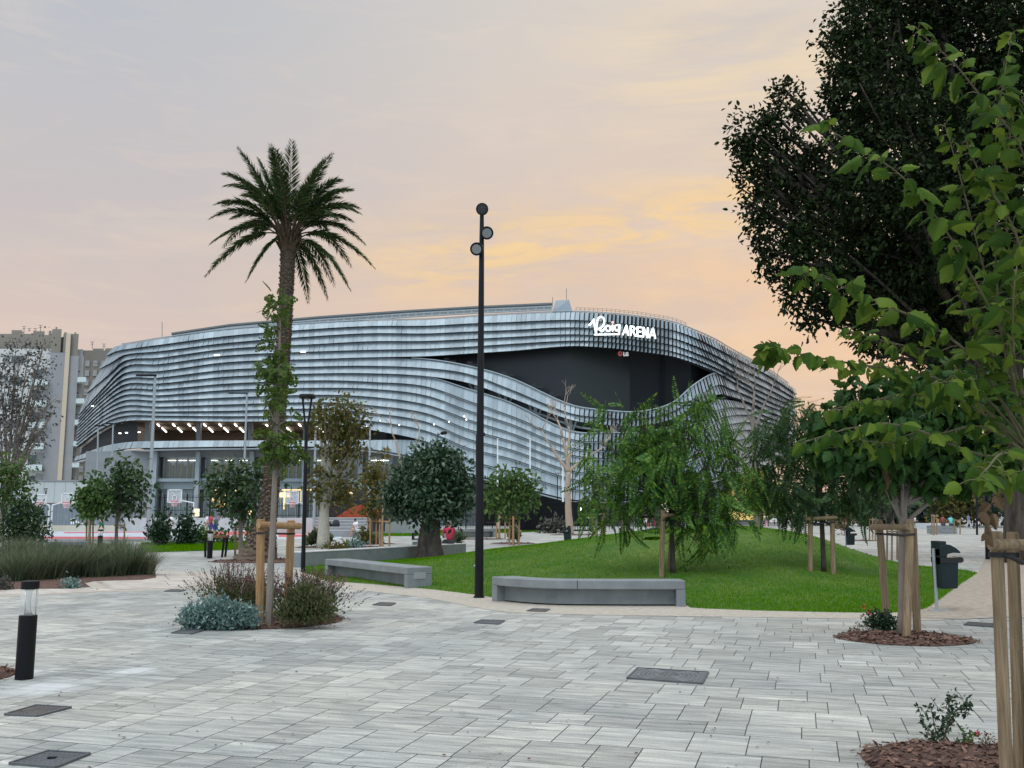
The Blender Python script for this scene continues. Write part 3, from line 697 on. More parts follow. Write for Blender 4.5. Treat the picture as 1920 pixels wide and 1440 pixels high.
# struts in the slit between the ribbons, and the ledge lamps
st = MB()
for x, y0, y1 in ((888, 715, 740), (944, 735, 765), (1000, 748, 795), (1066, 770, 820), (1150, 785, 815)):
    st = MB(); st.bar(onf(x, y0, -1.5), onf(x, y1, -1.5), .5)
    st.bar(onf(x, y1, -1.6), onf(x + 16, y0, -1.6), .25); st.bar(onf(x, y1, -1.6), onf(x - 16, y0 - 4, -1.6), .25); st.build('truss_strut', m_steel, arena)
for dy in (10, 20): MB().tube([onf(x, ip(x, STX, LINES['A2']) + dy, -3) for x in range(860, 1130, 20)], .2, 5).build('truss_chord', m_steel, arena)
for x in (836, 880, 944, 1000, 1034, 1066):
    y = ip(x, STX, LINES['a0']) - 5; p = onf(x, y, -.4); MB().box(p, (.8, .5, .9)).box(p + Vector((.9, 0, -.1)), (1.0, .4, .4)).build('ledge_lamp', m_dark, arena)
# roof: parapet strip, roof deck, plant box
rf = MB(); rp = [(322, 628), (430, 612), (600, 597), (760, 586), (900, 578), (1035, 572)]
ob = lambda x, y, o: D(x, y, fY(x) - o)
R0 = [ob(x, y + 10, -3.5) for x, y in rp]; R1 = [ob(x, y - 2.5, -3.8) for x, y in rp]
for i in range(len(rp) - 1): rf.quad(R0[i], R0[i + 1], R1[i + 1], R1[i])
rf.tube(R1, .22, 5); rf.build('roof_parapet', m_roofm, arena)
rl_ = MB(); rl_.tube([ob(x, y + 2.5, -2.6) for x, y in rp], .10, 5)
for k in range(48):
    x = 330 + k * 15; y = ip(x, [q[0] for q in rp], [q[1] for q in rp]); rl_.tube([ob(x, y + 8.5, -2.4), ob(x, y + 2.5, -2.6)], .08, 4)
rl_.tube([ob(x, y + 8.5, -2.3) for x, y in rp], .12, 5)
rl_.build('roof_rail', m_steel, arena)
deck = MB(); back_l = [(onf(x, y, -.3), D(x, y, fY(x)) ) for x, y in CUR['U0'] if x > 215]
apex = D(760, 575, 215); ring = [onf(x, y, -.3) for x, y in CUR['U0']]
vs = ring + [Vector((p.x * .9, 225, p.z)) if False else Vector((p.x, max(p.y, 225), p.z * .98)) for p in ring]; n = len(ring)
deck.add(vs, [(i, i + 1, n + i + 1, n + i) for i in range(n - 1)])
deck.add([Vector((p.x, max(p.y, 225), p.z * .98)) for p in ring] + [Vector((p.x, max(p.y, 225), 0)) for p in ring], [(i + 1, i, n + i, n + i + 1) for i in range(n - 1)])
deck.build('roof', m_roofm, arena)
bx = MB(); a, b_ = ob(1036, 580, -4), ob(1073, 580, -4); w = (b_ - a); z0 = a.z - .4; z1 = D(1050, 563, fY(1050) + 4).z
bx.extr([Vector((a.x, a.y, z0)), Vector((b_.x, b_.y, z0)), Vector((b_.x - .5, b_.y, z1)), Vector((a.x + .5, a.y, z1))], (0, 6, 0)); bx.build('roof_plant_box', m_steel, arena)
rr_ = MB()
for k in range(26):
    x = 1080 + k * 8.2; y = ip(x, STX, LINES['U0']) - 2; rr_.tube([ob(x, y + 1, -3), ob(x, y - 7, -3)], .028, 4)
for dy in (4, 7): rr_.tube([ob(x, ip(x, STX, LINES['U0']) - 2 - dy, -3) for x in range(1080, 1290, 8)], .022, 4)
rr_.build('roof_guard_rail', m_roofm, arena)
for x, y0, y1 in ((304, 632, 603), (1062, 575, 541), (1036, 575, 557)): MB().tube([D(x, y0, 156), D(x, y1, 156)], .05, 5).build('roof_mast', m_roofm, arena)
# concourse opening with its slanting tube lights
FYc = lambda x: fY(x) + 2.6
oc = MB()
xs = list(range(212, 700, 24))
for x0, x1 in zip(xs, xs[1:]):
    lo0, lo1 = (827, 827); hi = 793
    A = [D(x0, 834, fY(x0) + 22), D(x1, 834, fY(x1) + 22), D(x1, 780, fY(x1) + 22), D(x0, 780, fY(x0) + 22)]
    oc.mi = 0; oc.add(A, [(0, 1, 2, 3)])
    c0, c1 = D(x0, 789, fY(x0)), D(x1, 789, fY(x1)); d0, d1 = c0 + Vector((0, 22, 0)), c1 + Vector((0, 22, 0)); oc.add([c0, c1, d1, d0], [(3, 2, 1, 0)])
    f0, f1 = D(x0, 832, fY(x0)), D(x1, 832, fY(x1)); e0, e1 = f0 + Vector((0, 22, 0)), f1 + Vector((0, 22, 0)); oc.add([f0, f1, e1, e0], [(0, 1, 2, 3)])
oc.build('concourse', m_ceil, arena)
for x in (222, 277, 373, 470, 573, 668): p, q = D(x, 834, fY(x) + 3.5), D(x, 788, fY(x) + 3.5); MB().bar(p, q, .7).build('concourse_column', m_conc, arena)
k = 0
for x in (297, 326, 355, 384, 413, 442, 500, 531, 562, 592, 621):
    zc = D(x, 789, fY(x)).z - .22
    for p, q in ((G(x - 2, 795.5, zc), G(x + 2, 799, zc)), (G(x + 7, 802.5, zc), G(x + 15, 810, zc))):
        MB().bar(p, q, .17).build('tube_light', m_tube, arena)
for x, y in ((233, 813), (245, 812), (268, 811), (182, 762), (410, 667), (571, 661)): MB().box(onf(x, y, .75), (.35 if x < 300 else .8, .2, .14)).build('facade_lamp', m_tube, arena)
for x, y in ((691, 801), (716, 790), (752, 798), (817, 797), (845, 792), (873, 782), (877, 788)): MB().ball(onf(x, y, 1.0), .11, 4).build('facade_lamp', m_tube, arena)
# ground floor
gY = 152.0
zt = D(400, 846, gY).z; gf = MB()
gf.bb(D(158, 900, gY).x, D(289, 900, gY).x, gY, gY + 20, 0, zt)
gf.bb(D(735, 900, gY).x, D(905, 900, gY).x, gY - .5, gY + 20, 0, D(800, 850, gY).z)
gf.bb(D(289, 900, gY).x, D(735, 900, gY).x, gY + .5, gY + 3, D(400, 856, gY).z, zt + .6)
gf.build('ground_floor_wall', m_conc, arena)
MB().bb(D(280, 900, gY).x, D(745, 900, gY).x, gY + 3.1, gY + 3.3, 0, zt).build('inner_back_wall', m_conc, arena)
sp = MB(); X0, X1 = D(291, 900, gY).x, D(733, 900, gY).x
sp.bb(X0, X1, gY + .2, gY + 1.2, D(400, 903, gY).z, D(400, 897, gY).z); sp.bb(X0, X1, gY + 1.3, gY + 2, D(400, 917, gY).z, D(400, 903.2, gY).z)
sp.build('spandrel', m_steel, arena)
for x in (291, 371, 472, 571, 676, 733): xx = D(x, 900, gY).x; MB().bb(xx - .32, xx + .32, gY - .6, gY + .15, 0, zt - .1).build('column', m_steel, arena)
cols = [291, 371, 472, 571, 676, 733]
for a, b_ in zip(cols, cols[1:]):
    x0, x1 = D(a, 900, gY).x + .5, D(b_, 900, gY).x - .5
    for (u, v, gl) in ((856, 896.8, m_glass), (918, 985, m_glass)):
        z1, z0 = D(400, u, gY).z, max(0.05, D(400, v, gY).z)
        w = MB().bb(x0, x1, gY + 2.1, gY + 2.2, z0, z1).build('window', gl, arena)
        fr = MB(); nn = 6
        for k in range(nn + 1): xx = x0 + (x1 - x0) * k / nn; fr.bb(xx - .07, xx + .07, gY + 1.95, gY + 2.08, z0, z1)
        fr.bb(x0, x1, gY + 1.96, gY + 2.07, z1 - .15, z1); fr.build('window_frame', m_steel, w)
    z1, z0 = D(400, 861, gY).z, D(400, 864, gY).z
    for k in range(3): xx = x0 + (x1 - x0) * (.12 + .3 * k); MB().bb(xx, xx + 1.3, gY + 1.85, gY + 1.93, z0 + .12, z1 - .05).build('ceiling_strip_light', m_tube, arena)
m_blind = mat('blind_mat', (.33, .30, .22), .8)
rb = random.Random(3)
for a, b_ in zip(cols, cols[1:]):
    x0, x1 = D(a, 900, gY).x + .9, D(b_, 900, gY).x - .9
    for k in range(6):
        if rb.random() < .72: xx = x0 + (x1 - x0) * k / 6; MB().bb(xx + .1, xx + (x1 - x0) / 6 - .1, gY + 2.02, gY + 2.07, D(400, 896, gY).z, D(400, rb.choice([868, 872]), gY).z).build('window_blind', m_blind, arena)
for x0, x1, y0, y1 in ((393, 419, 917, 920), (393, 395, 917, 948), (403, 405, 917, 948), (415, 417, 917, 948), (433, 440, 918, 920), (524, 600, 917, 919), (528, 530, 917, 955), (560, 565, 920, 940), (650, 668, 913, 925), (684, 694, 917, 925), (520, 540, 923, 932)):
    MB().bb(D(x0, 900, gY).x, D(x1, 900, gY).x, gY + 1.75, gY + 1.83, D(400, y1, gY).z, D(400, y0, gY).z).build('lit_window_frame', m_warm, arena)
dr = MB(); dr.bb(D(396, 900, gY).x, D(420, 900, gY).x, gY + 1.86, gY + 1.94, D(400, 950, gY).z, D(400, 921, gY).z); dr.build('lit_door', glow('lit_wood_mat', (.75, .33, .06), .55), arena)
# entrance under the right hand corner
en = MB(); e0 = onf(1120, 945, -6); e1 = onf(1420, 945, -6)
en.quad(Vector((e0.x, e0.y, 0)), Vector((e1.x, e1.y, 0)), Vector((e1.x, e1.y, 6.5)), Vector((e0.x, e0.y, 6.5))); en.build('entrance_wall', m_conc, arena)
for x in (1181, 1247, 1322, 1371, 1400): p = onf(x, 940, -3.2); MB().tube([Vector((p.x, p.y, 0)), Vector((p.x + .6, p.y, 8.3))], .55, 8).build('entrance_column', m_steel, arena)
el = MB(); p = onf(1243, 930, -3); el.box((p.x, p.y - 1.0, 4.0), (1.0, .25, 4.4)); el.build('lit_entrance_panel', glow('entrance_light_mat', (1, .93, .72), 1.5), arena)
# lettering on the facade: white lit letters
m_white = glow('sign_white_mat', (.95, 1, .98), 1.0); m_rdot = glow('sign_red_mat', (.95, .42, .36), .8)
sgn = empty('lit_sign', onf(1170, 625, 1.3), 'big white lit lettering on the upper panels above the screen', 'sign')
def sg(x, y, o=1.2): return onf(1090 + x / 12, 580 + y / 12, o)
def strokes(name, paths, r, mt=m_white, o=1.2, par=sgn, f=sg):
    b = MB()
    for pt in paths:
        P = catmull([f(x, y, o) for x, y in pt], 5) if len(pt) > 2 else [f(x, y, o) for x, y in pt]
        b.tube(P, r, 8); 
        for e in (P[0], P[-1]): b.ball(e, r, 4)
    return b.build(name, mt, par, smooth=True)
strokes('letter', [[(215, 390), (262, 345), (320, 268)], [(320, 268), (335, 400), (362, 545)], [(362, 545), (385, 420), (400, 290), (445, 215), (510, 215), (548, 275), (545, 360), (490, 440), (410, 480)], [(425, 475), (470, 505), (505, 525), (560, 470), (590, 430)]], .145)
strokes('letter', [[(590, 440), (618, 405), (668, 415), (690, 460), (668, 515), (622, 520), (592, 480), (590, 440)]], .13)
strokes('letter', [[(735, 395), (738, 520)]], .13); strokes('letter_dot', [[(738, 330), (742, 334)]], .20, m_rdot)
strokes('letter', [[(885, 395), (850, 385), (800, 405), (790, 460), (815, 510), (860, 505), (885, 470)], [(895, 385), (885, 595)]], .13)
strokes('underline', [[(335, 603), (560, 600), (885, 592)]], .13)
for pth in ([[(965, 600), (1045, 405)], [(1045, 405), (1085, 610)], [(1000, 545), (1070, 555)]],
            [[(1140, 420), (1140, 615)], [(1140, 420), (1195, 425)], [(1195, 425), (1225, 470), (1195, 520)], [(1195, 520), (1140, 515)], [(1185, 520), (1240, 630)]],
            [[(1290, 435), (1288, 635)], [(1290, 435), (1370, 443)], [(1290, 530), (1360, 538)], [(1288, 635), (1385, 645)]],
            [[(1425, 650), (1428, 450)], [(1428, 450), (1515, 660)], [(1515, 660), (1525, 460)]],
            [[(1560, 665), (1635, 470)], [(1635, 470), (1685, 680)], [(1590, 610), (1665, 620)]]): strokes('letter', pth, .14)
for x in (260, 560, 720, 940, 1200, 1450, 1650): MB().tube([sg(x, 420 + x * .05, 1.1), sg(x, 420 + x * .05, .2)], .06, 4).build('mounting_bracket', m_roofm, sgn)
lgo = empty('round_emblem_sign', D(1168, 662, 141.3), 'small red ring emblem with two pale capital letters on the black screen', 'sign')
lf = lambda x, y, o: D(1090 + x / 12, 580 + y / 12, 142.6)
m_lr = glow('emblem_red_mat', (.40, .10, .11), .5); m_lw = glow('emblem_white_mat', (.62, .62, .62), .6)
strokes('ring', [[(875 + 42 * math.cos(a), 998 + 45 * math.sin(a)) for a in [i * PI / 6 for i in range(1, 12)]]], .075, m_lr, 0, lgo, lf)
strokes('ring_letter', [[(865, 965), (868, 1020)], [(868, 1020), (885, 1018)], [(920, 1000), (895, 998)]], .06, m_lr, 0, lgo, lf)
strokes('letter', [[(955, 970), (955, 1040)], [(955, 1040), (995, 1040)]], .09, m_lw, 0, lgo, lf)
strokes('letter', [[(1050, 980), (1020, 972), (1003, 1005), (1022, 1040), (1050, 1038)], [(1050, 1038), (1052, 1010)], [(1052, 1010), (1030, 1010)]], .08, m_lw, 0, lgo, lf)
# ------------------------------------------------------------------ apartment buildings, walls, fences
m_bwhite = mat('white_render_mat', (.56, .555, .53), .8, col2=(.49, .485, .465), scale=.3)
m_bgrey = mat('lilac_grey_render_mat', (.275, .27, .272), .85, col2=(.31, .305, .305), scale=.2)
m_bbrown = mat('brown_render_mat', (.175, .155, .13), .85, col2=(.20, .18, .15), scale=.2)
m_bbeige = mat('beige_render_mat', (.215, .19, .155), .85, col2=(.25, .22, .18), scale=.2)
m_cream = mat('cream_stripe_mat', (.55, .46, .34), .85)
m_win = mat('far_window_mat', (.06, .07, .075), .2, spec=.7)
m_shut = mat('shutter_mat', (.28, .285, .28), .6)
m_balc = mat('balcony_glass_mat', (.55, .62, .60), .3)
def pb(b, x0, x1, y0, y1, Y, dep, z0=None):
    p, q = D(x0, y1, Y), D(x1, y0, Y); p.x, q.x = D(x0, 800, Y).x, D(x1, 800, Y).x; k = -.50 * dep; zb = max(0, p.z) if z0 is None else z0
    b.prism([(p.x, Y), (q.x, Y), (q.x + k, Y + dep), (p.x + k, Y + dep)], zb, q.z)
BY = 205
apt = empty('apartment_building', (D(80, 966, BY).x, BY, 0), 'white and grey apartment block with a cream stripe and stacked balconies', 'building')
b = MB(); pb(b, -70, 86, 654, 985, BY + .4, 14, 0); pb(b, 85, 149, 668, 985, BY + 1.5, 12, 0); pb(b, 134, 147, 656, 668, BY + 2, 8); b.build('wall', m_bwhite, apt)
b = MB(); pb(b, 86.2, 113.4, 661, 985, BY - .4, 12, 0); pb(b, 122.4, 139.8, 667, 985, BY - .4, 12, 0); b.build('grey_wall', m_bgrey, apt)
b = MB(); pb(b, 86.2, 104, 617, 660.8, BY - .2, 11); pb(b, 104.2, 121, 632, 660.8, BY + 1, 9); pb(b, 109, 114.5, 623, 660.8, BY - .2, 10); pb(b, 122.4, 137, 626, 666.8, BY - .2, 10); pb(b, 80, 85, 620, 640, BY + 3, 5); pb(b, 92, 95.5, 613, 617, BY + 1, 2); pb(b, 129, 132, 623, 626, BY + 1, 2); b.build('chimney_stack', m_bbeige, apt)
b = MB(); pb(b, 113.6, 122.2, 625, 985, BY - .8, 10, 0); b.build('cream_stripe', m_cream, apt)
b = MB(); pb(b, -70, 86, 628, 651, BY + 2, 12); pb(b, 50, 72, 621, 628, BY + 4, 6); pb(b, 9, 29, 619, 628, BY + 4, 5); pb(b, -70, 50, 626, 628, BY + 3, 10); b.build('roof_storey', m_bbeige, apt)
b = MB(); pb(b, -70, 86, 651.2, 653.8, BY + 1, 12); b.build('cornice', m_bbrown, apt)
for k in range(7):
    y = 707 + k * 40
    if y > 940: break
    b = MB(); pb(b, 139.9, 156 - k * .8, y, y + 9, BY - 2.2, 5); b.build('balcony', m_balc, apt)
    b = MB(); pb(b, 139.9, 143.5, y - 11, y - 9, BY + .3, .09); b.build('slot_window', m_win, apt)
    b = MB(); pb(b, 48, 84, y + 4, y + 15, BY - 1.8, 2.1); b.build('balcony', m_balc, apt)
    b = MB(); pb(b, 56, 74, y - 14, y + 3.5, BY + .3, .09); b.build('window', m_win, apt)
    b = MB(); pb(b, 72.5, 86, y - 18, y + 3.5, BY + .25, .14); b.build('grey_panel', m_bgrey, apt)
    b = MB(); pb(b, -4, 8, y - 40, y - 26, BY + .3, .09); b.build('window', m_shut, apt)
    b = MB(); pb(b, 12, 36, y - 40, y - 26, BY + .3, .09); b.build('window', m_win, apt)
for x, y0, y1 in ((45, 628, 612), (66, 628, 616), (76, 625, 610), (55, 621, 616)):
    b = MB(); p, q = D(x, y0, BY + 5), D(x, y1, BY + 5); b.tube([p, q], .07, 4); b.box(q, (.9, .08, .08)); b.box(q - Vector((0, 0, .5)), (.7, .08, .08)); b.build('roof_aerial', m_win, apt)
B2 = 245
ap2 = empty('apartment_building', (D(180, 966, B2).x, B2, 0), 'brown apartment block behind the white tower with rows of shuttered windows', 'building')
b = MB(); pb(b, 136, 235, 657, 985, B2, 18, 0); pb(b, 136, 147, 655, 658, B2 - .5, 2); b.build('wall', m_bbrown, ap2)
b = MB(); pb(b, 166, 186, 653.5, 657, B2 + 2, 8); pb(b, 190, 208, 653, 657, B2 + 3, 8); pb(b, 218, 240, 650, 657, B2 + 3, 8); b.build('roof_box', m_bbeige, ap2)
for r in range(13):
    for x in (153, 168, 183):
        y = 676 + r * 18
        if y > 905: continue
        w = MB(); pb(w, x, x + 8, y, y + 11, B2 - .1, .14); w = w.build('window', m_shut if r % 3 != 1 else m_win, ap2)
        w2 = MB(); pb(w2, x, x + 8, y, y + (11 if (r + x) % 4 else 5), B2 - .2, .08); w2.build('shutter', m_shut, w)
b = MB()
for r in range(6): pb(b, 190, 232, 671 + r * 19, 673 + r * 19, B2 - 1.2, 1.1); pb(b, 199, 232, 673.2 + r * 19, 679 + r * 19, B2 - .15, .12)
b.build('balcony_ledge', m_bbeige, ap2)
for x, h in ((173, 13), (195, 9)): b = MB(); p, q = D(x, 654, B2 + 4), D(x, 654 - h, B2 + 4); b.tube([p, q], .08, 4); b.box(q, (1, .1, .1)); b.box(q - Vector((0, 0, .6)), (.8, .1, .1)); b.build('roof_aerial', m_win, ap2)
m_wall = mat('pale_wall_mat', (.47, .50, .49), .8, col2=(.53, .555, .54), scale=.15)
wY = 140
w = empty('boundary_wall', (D(80, 966, wY).x, wY, 0), 'tall pale smooth wall running behind the basketball courts', 'wall')
b = MB(); zt = D(80, 901, wY).z; xa, xb = D(-120, 900, wY).x, D(164, 900, wY).x; b.bb(xa, xb, wY, wY + .5, 0, zt); b.build('wall_face', m_wall, w)
b = MB()
for k in range(14):
    x = xa + (xb - xa) * k / 14; b.bb(x, x + .05, wY - .012, wY - .002, 0, zt - .05)
b.bb(xa, xb, wY - .1, wY - .013, zt - .12, zt + .06); b.build('wall_joints', m_bgrey, w)
# corrugated fence on a cream kerb wall
m_corr = mat('corrugated_mat', (.21, .245, .27), .45, .4, col2=(.26, .29, .31), scale=.4)
fY2 = 97
fz0, fz1 = D(150, 985, fY2).z, D(150, 943, fY2).z; x0, x1 = D(-150, 960, fY2).x, D(218, 960, fY2).x
w = empty('corrugated_fence', (D(100, 966, fY2).x, fY2, 0), 'grey corrugated metal fence standing behind two basketball hoops', 'fence')
b = MB(); n = int((x1 - x0) / .16); pr = []
for k in range(n): pr.append((x0 + k * .16, fY2 + (.0 if (k // 2) % 2 else .09)))
for k in range(n - 1): b.quad((pr[k][0], pr[k][1], fz0), (pr[k + 1][0], pr[k + 1][1], fz0), (pr[k + 1][0], pr[k + 1][1], fz1), (pr[k][0], pr[k][1], fz1))
b.build('corrugated_sheet', m_corr, w)
b = MB(); b.bb(x0, x1, fY2 - .2, fY2 + .5, 0, fz0); b.bb(x0, x1, fY2 - .05, fY2 + .15, fz1, fz1 + .08); b.build('kerb_wall', mat('cream_wall_mat', (.52, .47, .38), .85, col2=(.57, .52, .43), scale=.5), w)
m_pw = mat('white_paint_mat', (.78, .78, .76), .6)
for x, y0, y1 in ((134, 983, 973), (138, 983, 971), (143, 980, 976), (147, 983, 978), (156, 975, 969), (160, 974, 971), (150, 983, 980), (154, 983, 981)): MB().box(D(x, (y0 + y1) / 2, fY2 - .02), (.14, .03, (y0 - y1) * S(fY2))).build('white_scrawl', m_pw, w)
# black railings in front of the arena
m_black = mat('black_paint_mat', (.006, .0065, .008), .45, spec=.2)
m_pole = mat('lamp_black_mat', (.006, .007, .009), .42, col2=(.010, .011, .013), scale=2, spec=.22)
def railing(label, a, b_, h, gap=.16, post=2.5, r=.014):
    a, b_ = Vector(a), Vector(b_); t = empty('metal_fence', (a + b_) / 2, label, 'fence')
    m = MB(); L_ = (b_ - a).length; d = (b_ - a) / L_; n = int(L_ / gap)
    for k in range(n):
        p = a + d * (k * gap); m.add([p - d * r, p + d * r, p + d * r + Vector((0, 0, h - .05)), p - d * r + Vector((0, 0, h - .05))], [(0, 1, 2, 3)])
        q = Vector((d.y, -d.x, 0)) * r; m.add([p - q, p + q, p + q + Vector((0, 0, h - .05)), p - q + Vector((0, 0, h - .05))], [(0, 1, 2, 3)])
    for z in (.2, h - .35, h * .55): m.bar(a + Vector((0, 0, z)), b_ + Vector((0, 0, z)), .05)
    m.build('railing_bars', m_black, t); m = MB()
    for k in range(int(L_ / post) + 1): p = a + d * (k * post); m.bar(p, p + Vector((0, 0, h)), .1)
    m.build('fence_post', m_black, t); return t
def P2(px, Y, z=0): p = D(px, 960, Y); return Vector((p.x, Y, z))
railing('tall black railings between the basketball court and the glass front of the arena', P2(222, 106), P2(470, 106), 3.9)
railing('black railings behind the stepped seats and the plane tree', P2(515, 100), P2(640, 100), 2.9)
railing('black railings behind the stout tree and the concrete bench', P2(775, 92), P2(1002, 92), 3.0)
railing('dark railings behind the pale bench and the planter box', P2(1718, 120), P2(1990, 105), 2.8)
# low walls by the court, stepped seats
m_lwall = mat('pale_concrete_mat', (.46, .455, .45), .85, col2=(.52, .51, .50), scale=.8)
m_gconc = mat('grey_concrete_mat', (.265, .275, .28), .8, col2=(.315, .325, .325), scale=1.5, bump=.12, bscale=60)
m_step = mat('step_concrete_mat', (.25, .25, .255), .85, col2=(.31, .31, .31), scale=1.5)
def boxthing(name, label, cat, x0, x1, ytop, Y, dep, mt, z0=0.0, bev=.02, trim=None):
    p, q = D(x0, ytop, Y), D(x1, ytop, Y); b = MB().bb(p.x, q.x, Y, Y + dep, z0, q.z); return tag(b.build(name, mt, bevel=bev), label, cat)
boxthing('low_wall', 'long low pale wall along the back of the basketball court', 'wall', 228, 445, 971, 98, .5, m_lwall)
boxthing('low_wall', 'low pale wall behind the children in orange by the red court', 'wall', 515, 588, 971, 84, .5, m_lwall)
boxthing('retaining_wall', 'grey retaining wall under the orange and black container', 'wall', 722, 800, 978, 84, .5, m_gconc)
boxthing('retaining_wall', 'low grey kerb wall between the court and the tall grasses', 'wall', 40, 345, 1010.5, 60, .4, m_step)
sp = empty('stepped_seating', P2(650, 76), 'grey concrete stepped seating beside the red court', 'steps')
for k, (ya, Yk) in enumerate(((995, 73), (989, 75), (983, 77), (977, 79), (971.5, 81))):
    p, q = D(589, ya, Yk), D(690, ya, Yk); MB().bb(p.x, q.x, Yk, Yk + 2.0, 0, p.z).build('step', m_step, sp, bevel=.03)
m_lhigh = mat('step_edge_mat', (.58, .58, .57), .8); b = MB()
for k, (ya, Yk) in enumerate(((995, 73), (989, 75), (983, 77), (977, 79), (971.5, 81))): p, q = D(589, ya, Yk), D(690, ya, Yk); b.bb(p.x, q.x, Yk - .01, Yk + .25, p.z + .004, p.z + .05)
b.build('step_edge', m_lhigh, sp)
# container with an orange shape, black plant enclosure
m_cont = mat('container_black_mat', (.018, .019, .026), .5, col2=(.026, .027, .035), scale=.6); m_orange = mat('container_orange_mat', (.62, .085, .012), .5, col2=(.70, .11, .02), scale=.6)
cY = 94; ct = empty('shipping_container', P2(680, cY), 'black container painted with a big orange dome, behind the steps', 'container')
def fl(x, y, o=0): p = D(x, y, cY); p.y = cY - o; return p
b = MB(); p, q = fl(612, 930), fl(742, 930); b.bb(p.x, q.x, cY, cY + 2.6, 0, fl(650, 929).z); p, q = fl(661, 930), fl(692, 930); b.bb(p.x, q.x, cY + .1, cY + 2.4, fl(650, 929).z - .01, fl(650, 917.5).z)
b.build('container_body', m_cont, ct)
b = MB(); pts = [fl(626, 972, .02), fl(712, 972, .02), fl(712, 956, .02), fl(700, 950, .02), fl(690, 947, .02), fl(678, 946, .02), fl(665, 949, .02), fl(650, 956, .02), fl(638, 965, .02)]; b.extr(pts[::-1], (0, .015, 0)); b.build('orange_dome', m_orange, ct)
b = MB()
for k in range(58): x = 613 + k * 2.2; p = fl(x, 930, .05); b.bb(p.x, p.x + .035, cY - .05, cY - .022, 0, fl(650, 930).z)
b.build('container_ribs', m_cont, ct)
eY = 99; en_ = empty('louvred_enclosure', P2(1050, eY), 'black louvred enclosure in front of the silver panels, lamp inside', 'enclosure')
xa, xm, xb = D(975, 940, eY).x, D(1062, 940, eY).x, D(1112, 940, eY).x; zt = D(1000, 941, eY).z; b = MB()
b.bb(xa, xm, eY + .1, eY + 3, 0, zt - .1); b.bb(xa, xb, eY - .02, eY + .1, zt - .12, zt); b.bb(xb - .15, xb, eY - .02, eY + 4, 0, zt); b.bb(xa, xb, eY - .02, eY + .08, 0, .15); b.build('enclosure_frame', m_black, en_)
b = MB(); k = xa
while k < xb: b.bb(k, k + .07, eY - .02, eY + .06, .15, zt - .13); k += .16 if k < xm else .26
b.build('louvre', m_pole, en_)
b = MB(); p = D(1088, 954.5, eY + 1.5); b.ball(p, .16, 6); p = D(1103, 971, eY + 1.5); b.ball(p, .07, 5); b.build('lamp', m_tube, en_)
for x, y, Y in ((948, 954, 91), (1142, 944, 128), (1191, 961, 118), (369, 961, 105.5), (467, 961, 105.5)):
    p = D(x, y, Y); h = .14 if Y < 100 else .22
    w = empty('wall_lamp', (p.x, Y, 0), {948: 'tiny lit lamp on a slim post behind the small staked tree', 1142: 'small lit lamp between the louvred enclosure and the weeping tree', 1191: 'small lit lamp by the arena entrance behind the weeping tree', 369: 'small warm lamp on the railings behind the tilted hoop', 467: 'small warm lamp on the railings beside the palm trunk'}[x], 'lamp')
    MB().tube([(p.x, Y + .05, 0), (p.x, Y + .05, p.z)], .05, 5).build('post', m_black, w)
    (MB().box(p, (.5, .2, .8)) if Y == 105.5 else MB().ball(p, h, 5)).build('lamp_globe', m_warm if Y == 105.5 else m_tube, w)
# hoarding by the entrance; its yellow glow stands in for warm lamplight on it
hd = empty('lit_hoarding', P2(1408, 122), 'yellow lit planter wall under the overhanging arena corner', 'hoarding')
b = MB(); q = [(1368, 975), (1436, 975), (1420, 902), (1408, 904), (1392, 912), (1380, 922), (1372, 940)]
b.extr([D(x, y, 122) for x, y in q][::-1], (0, 1.2, 0)); b.build('wall', glow('yellow_glow_mat', (.62, .42, .13), .42), hd)
m_gold = leafmat('golden_leaf_mat', (.35, .22, .04), (.55, .36, .08), (.7, .5, .15), .3)
crown('plants', np.random.default_rng(2), [(D(x, y, 122.6), .9) for x, y in ((1376, 926), (1384, 917), (1395, 910), (1405, 903), (1414, 895), (1420, 892))], 500, .45, m_gold, hd, LEAF_FOLD, -.4)
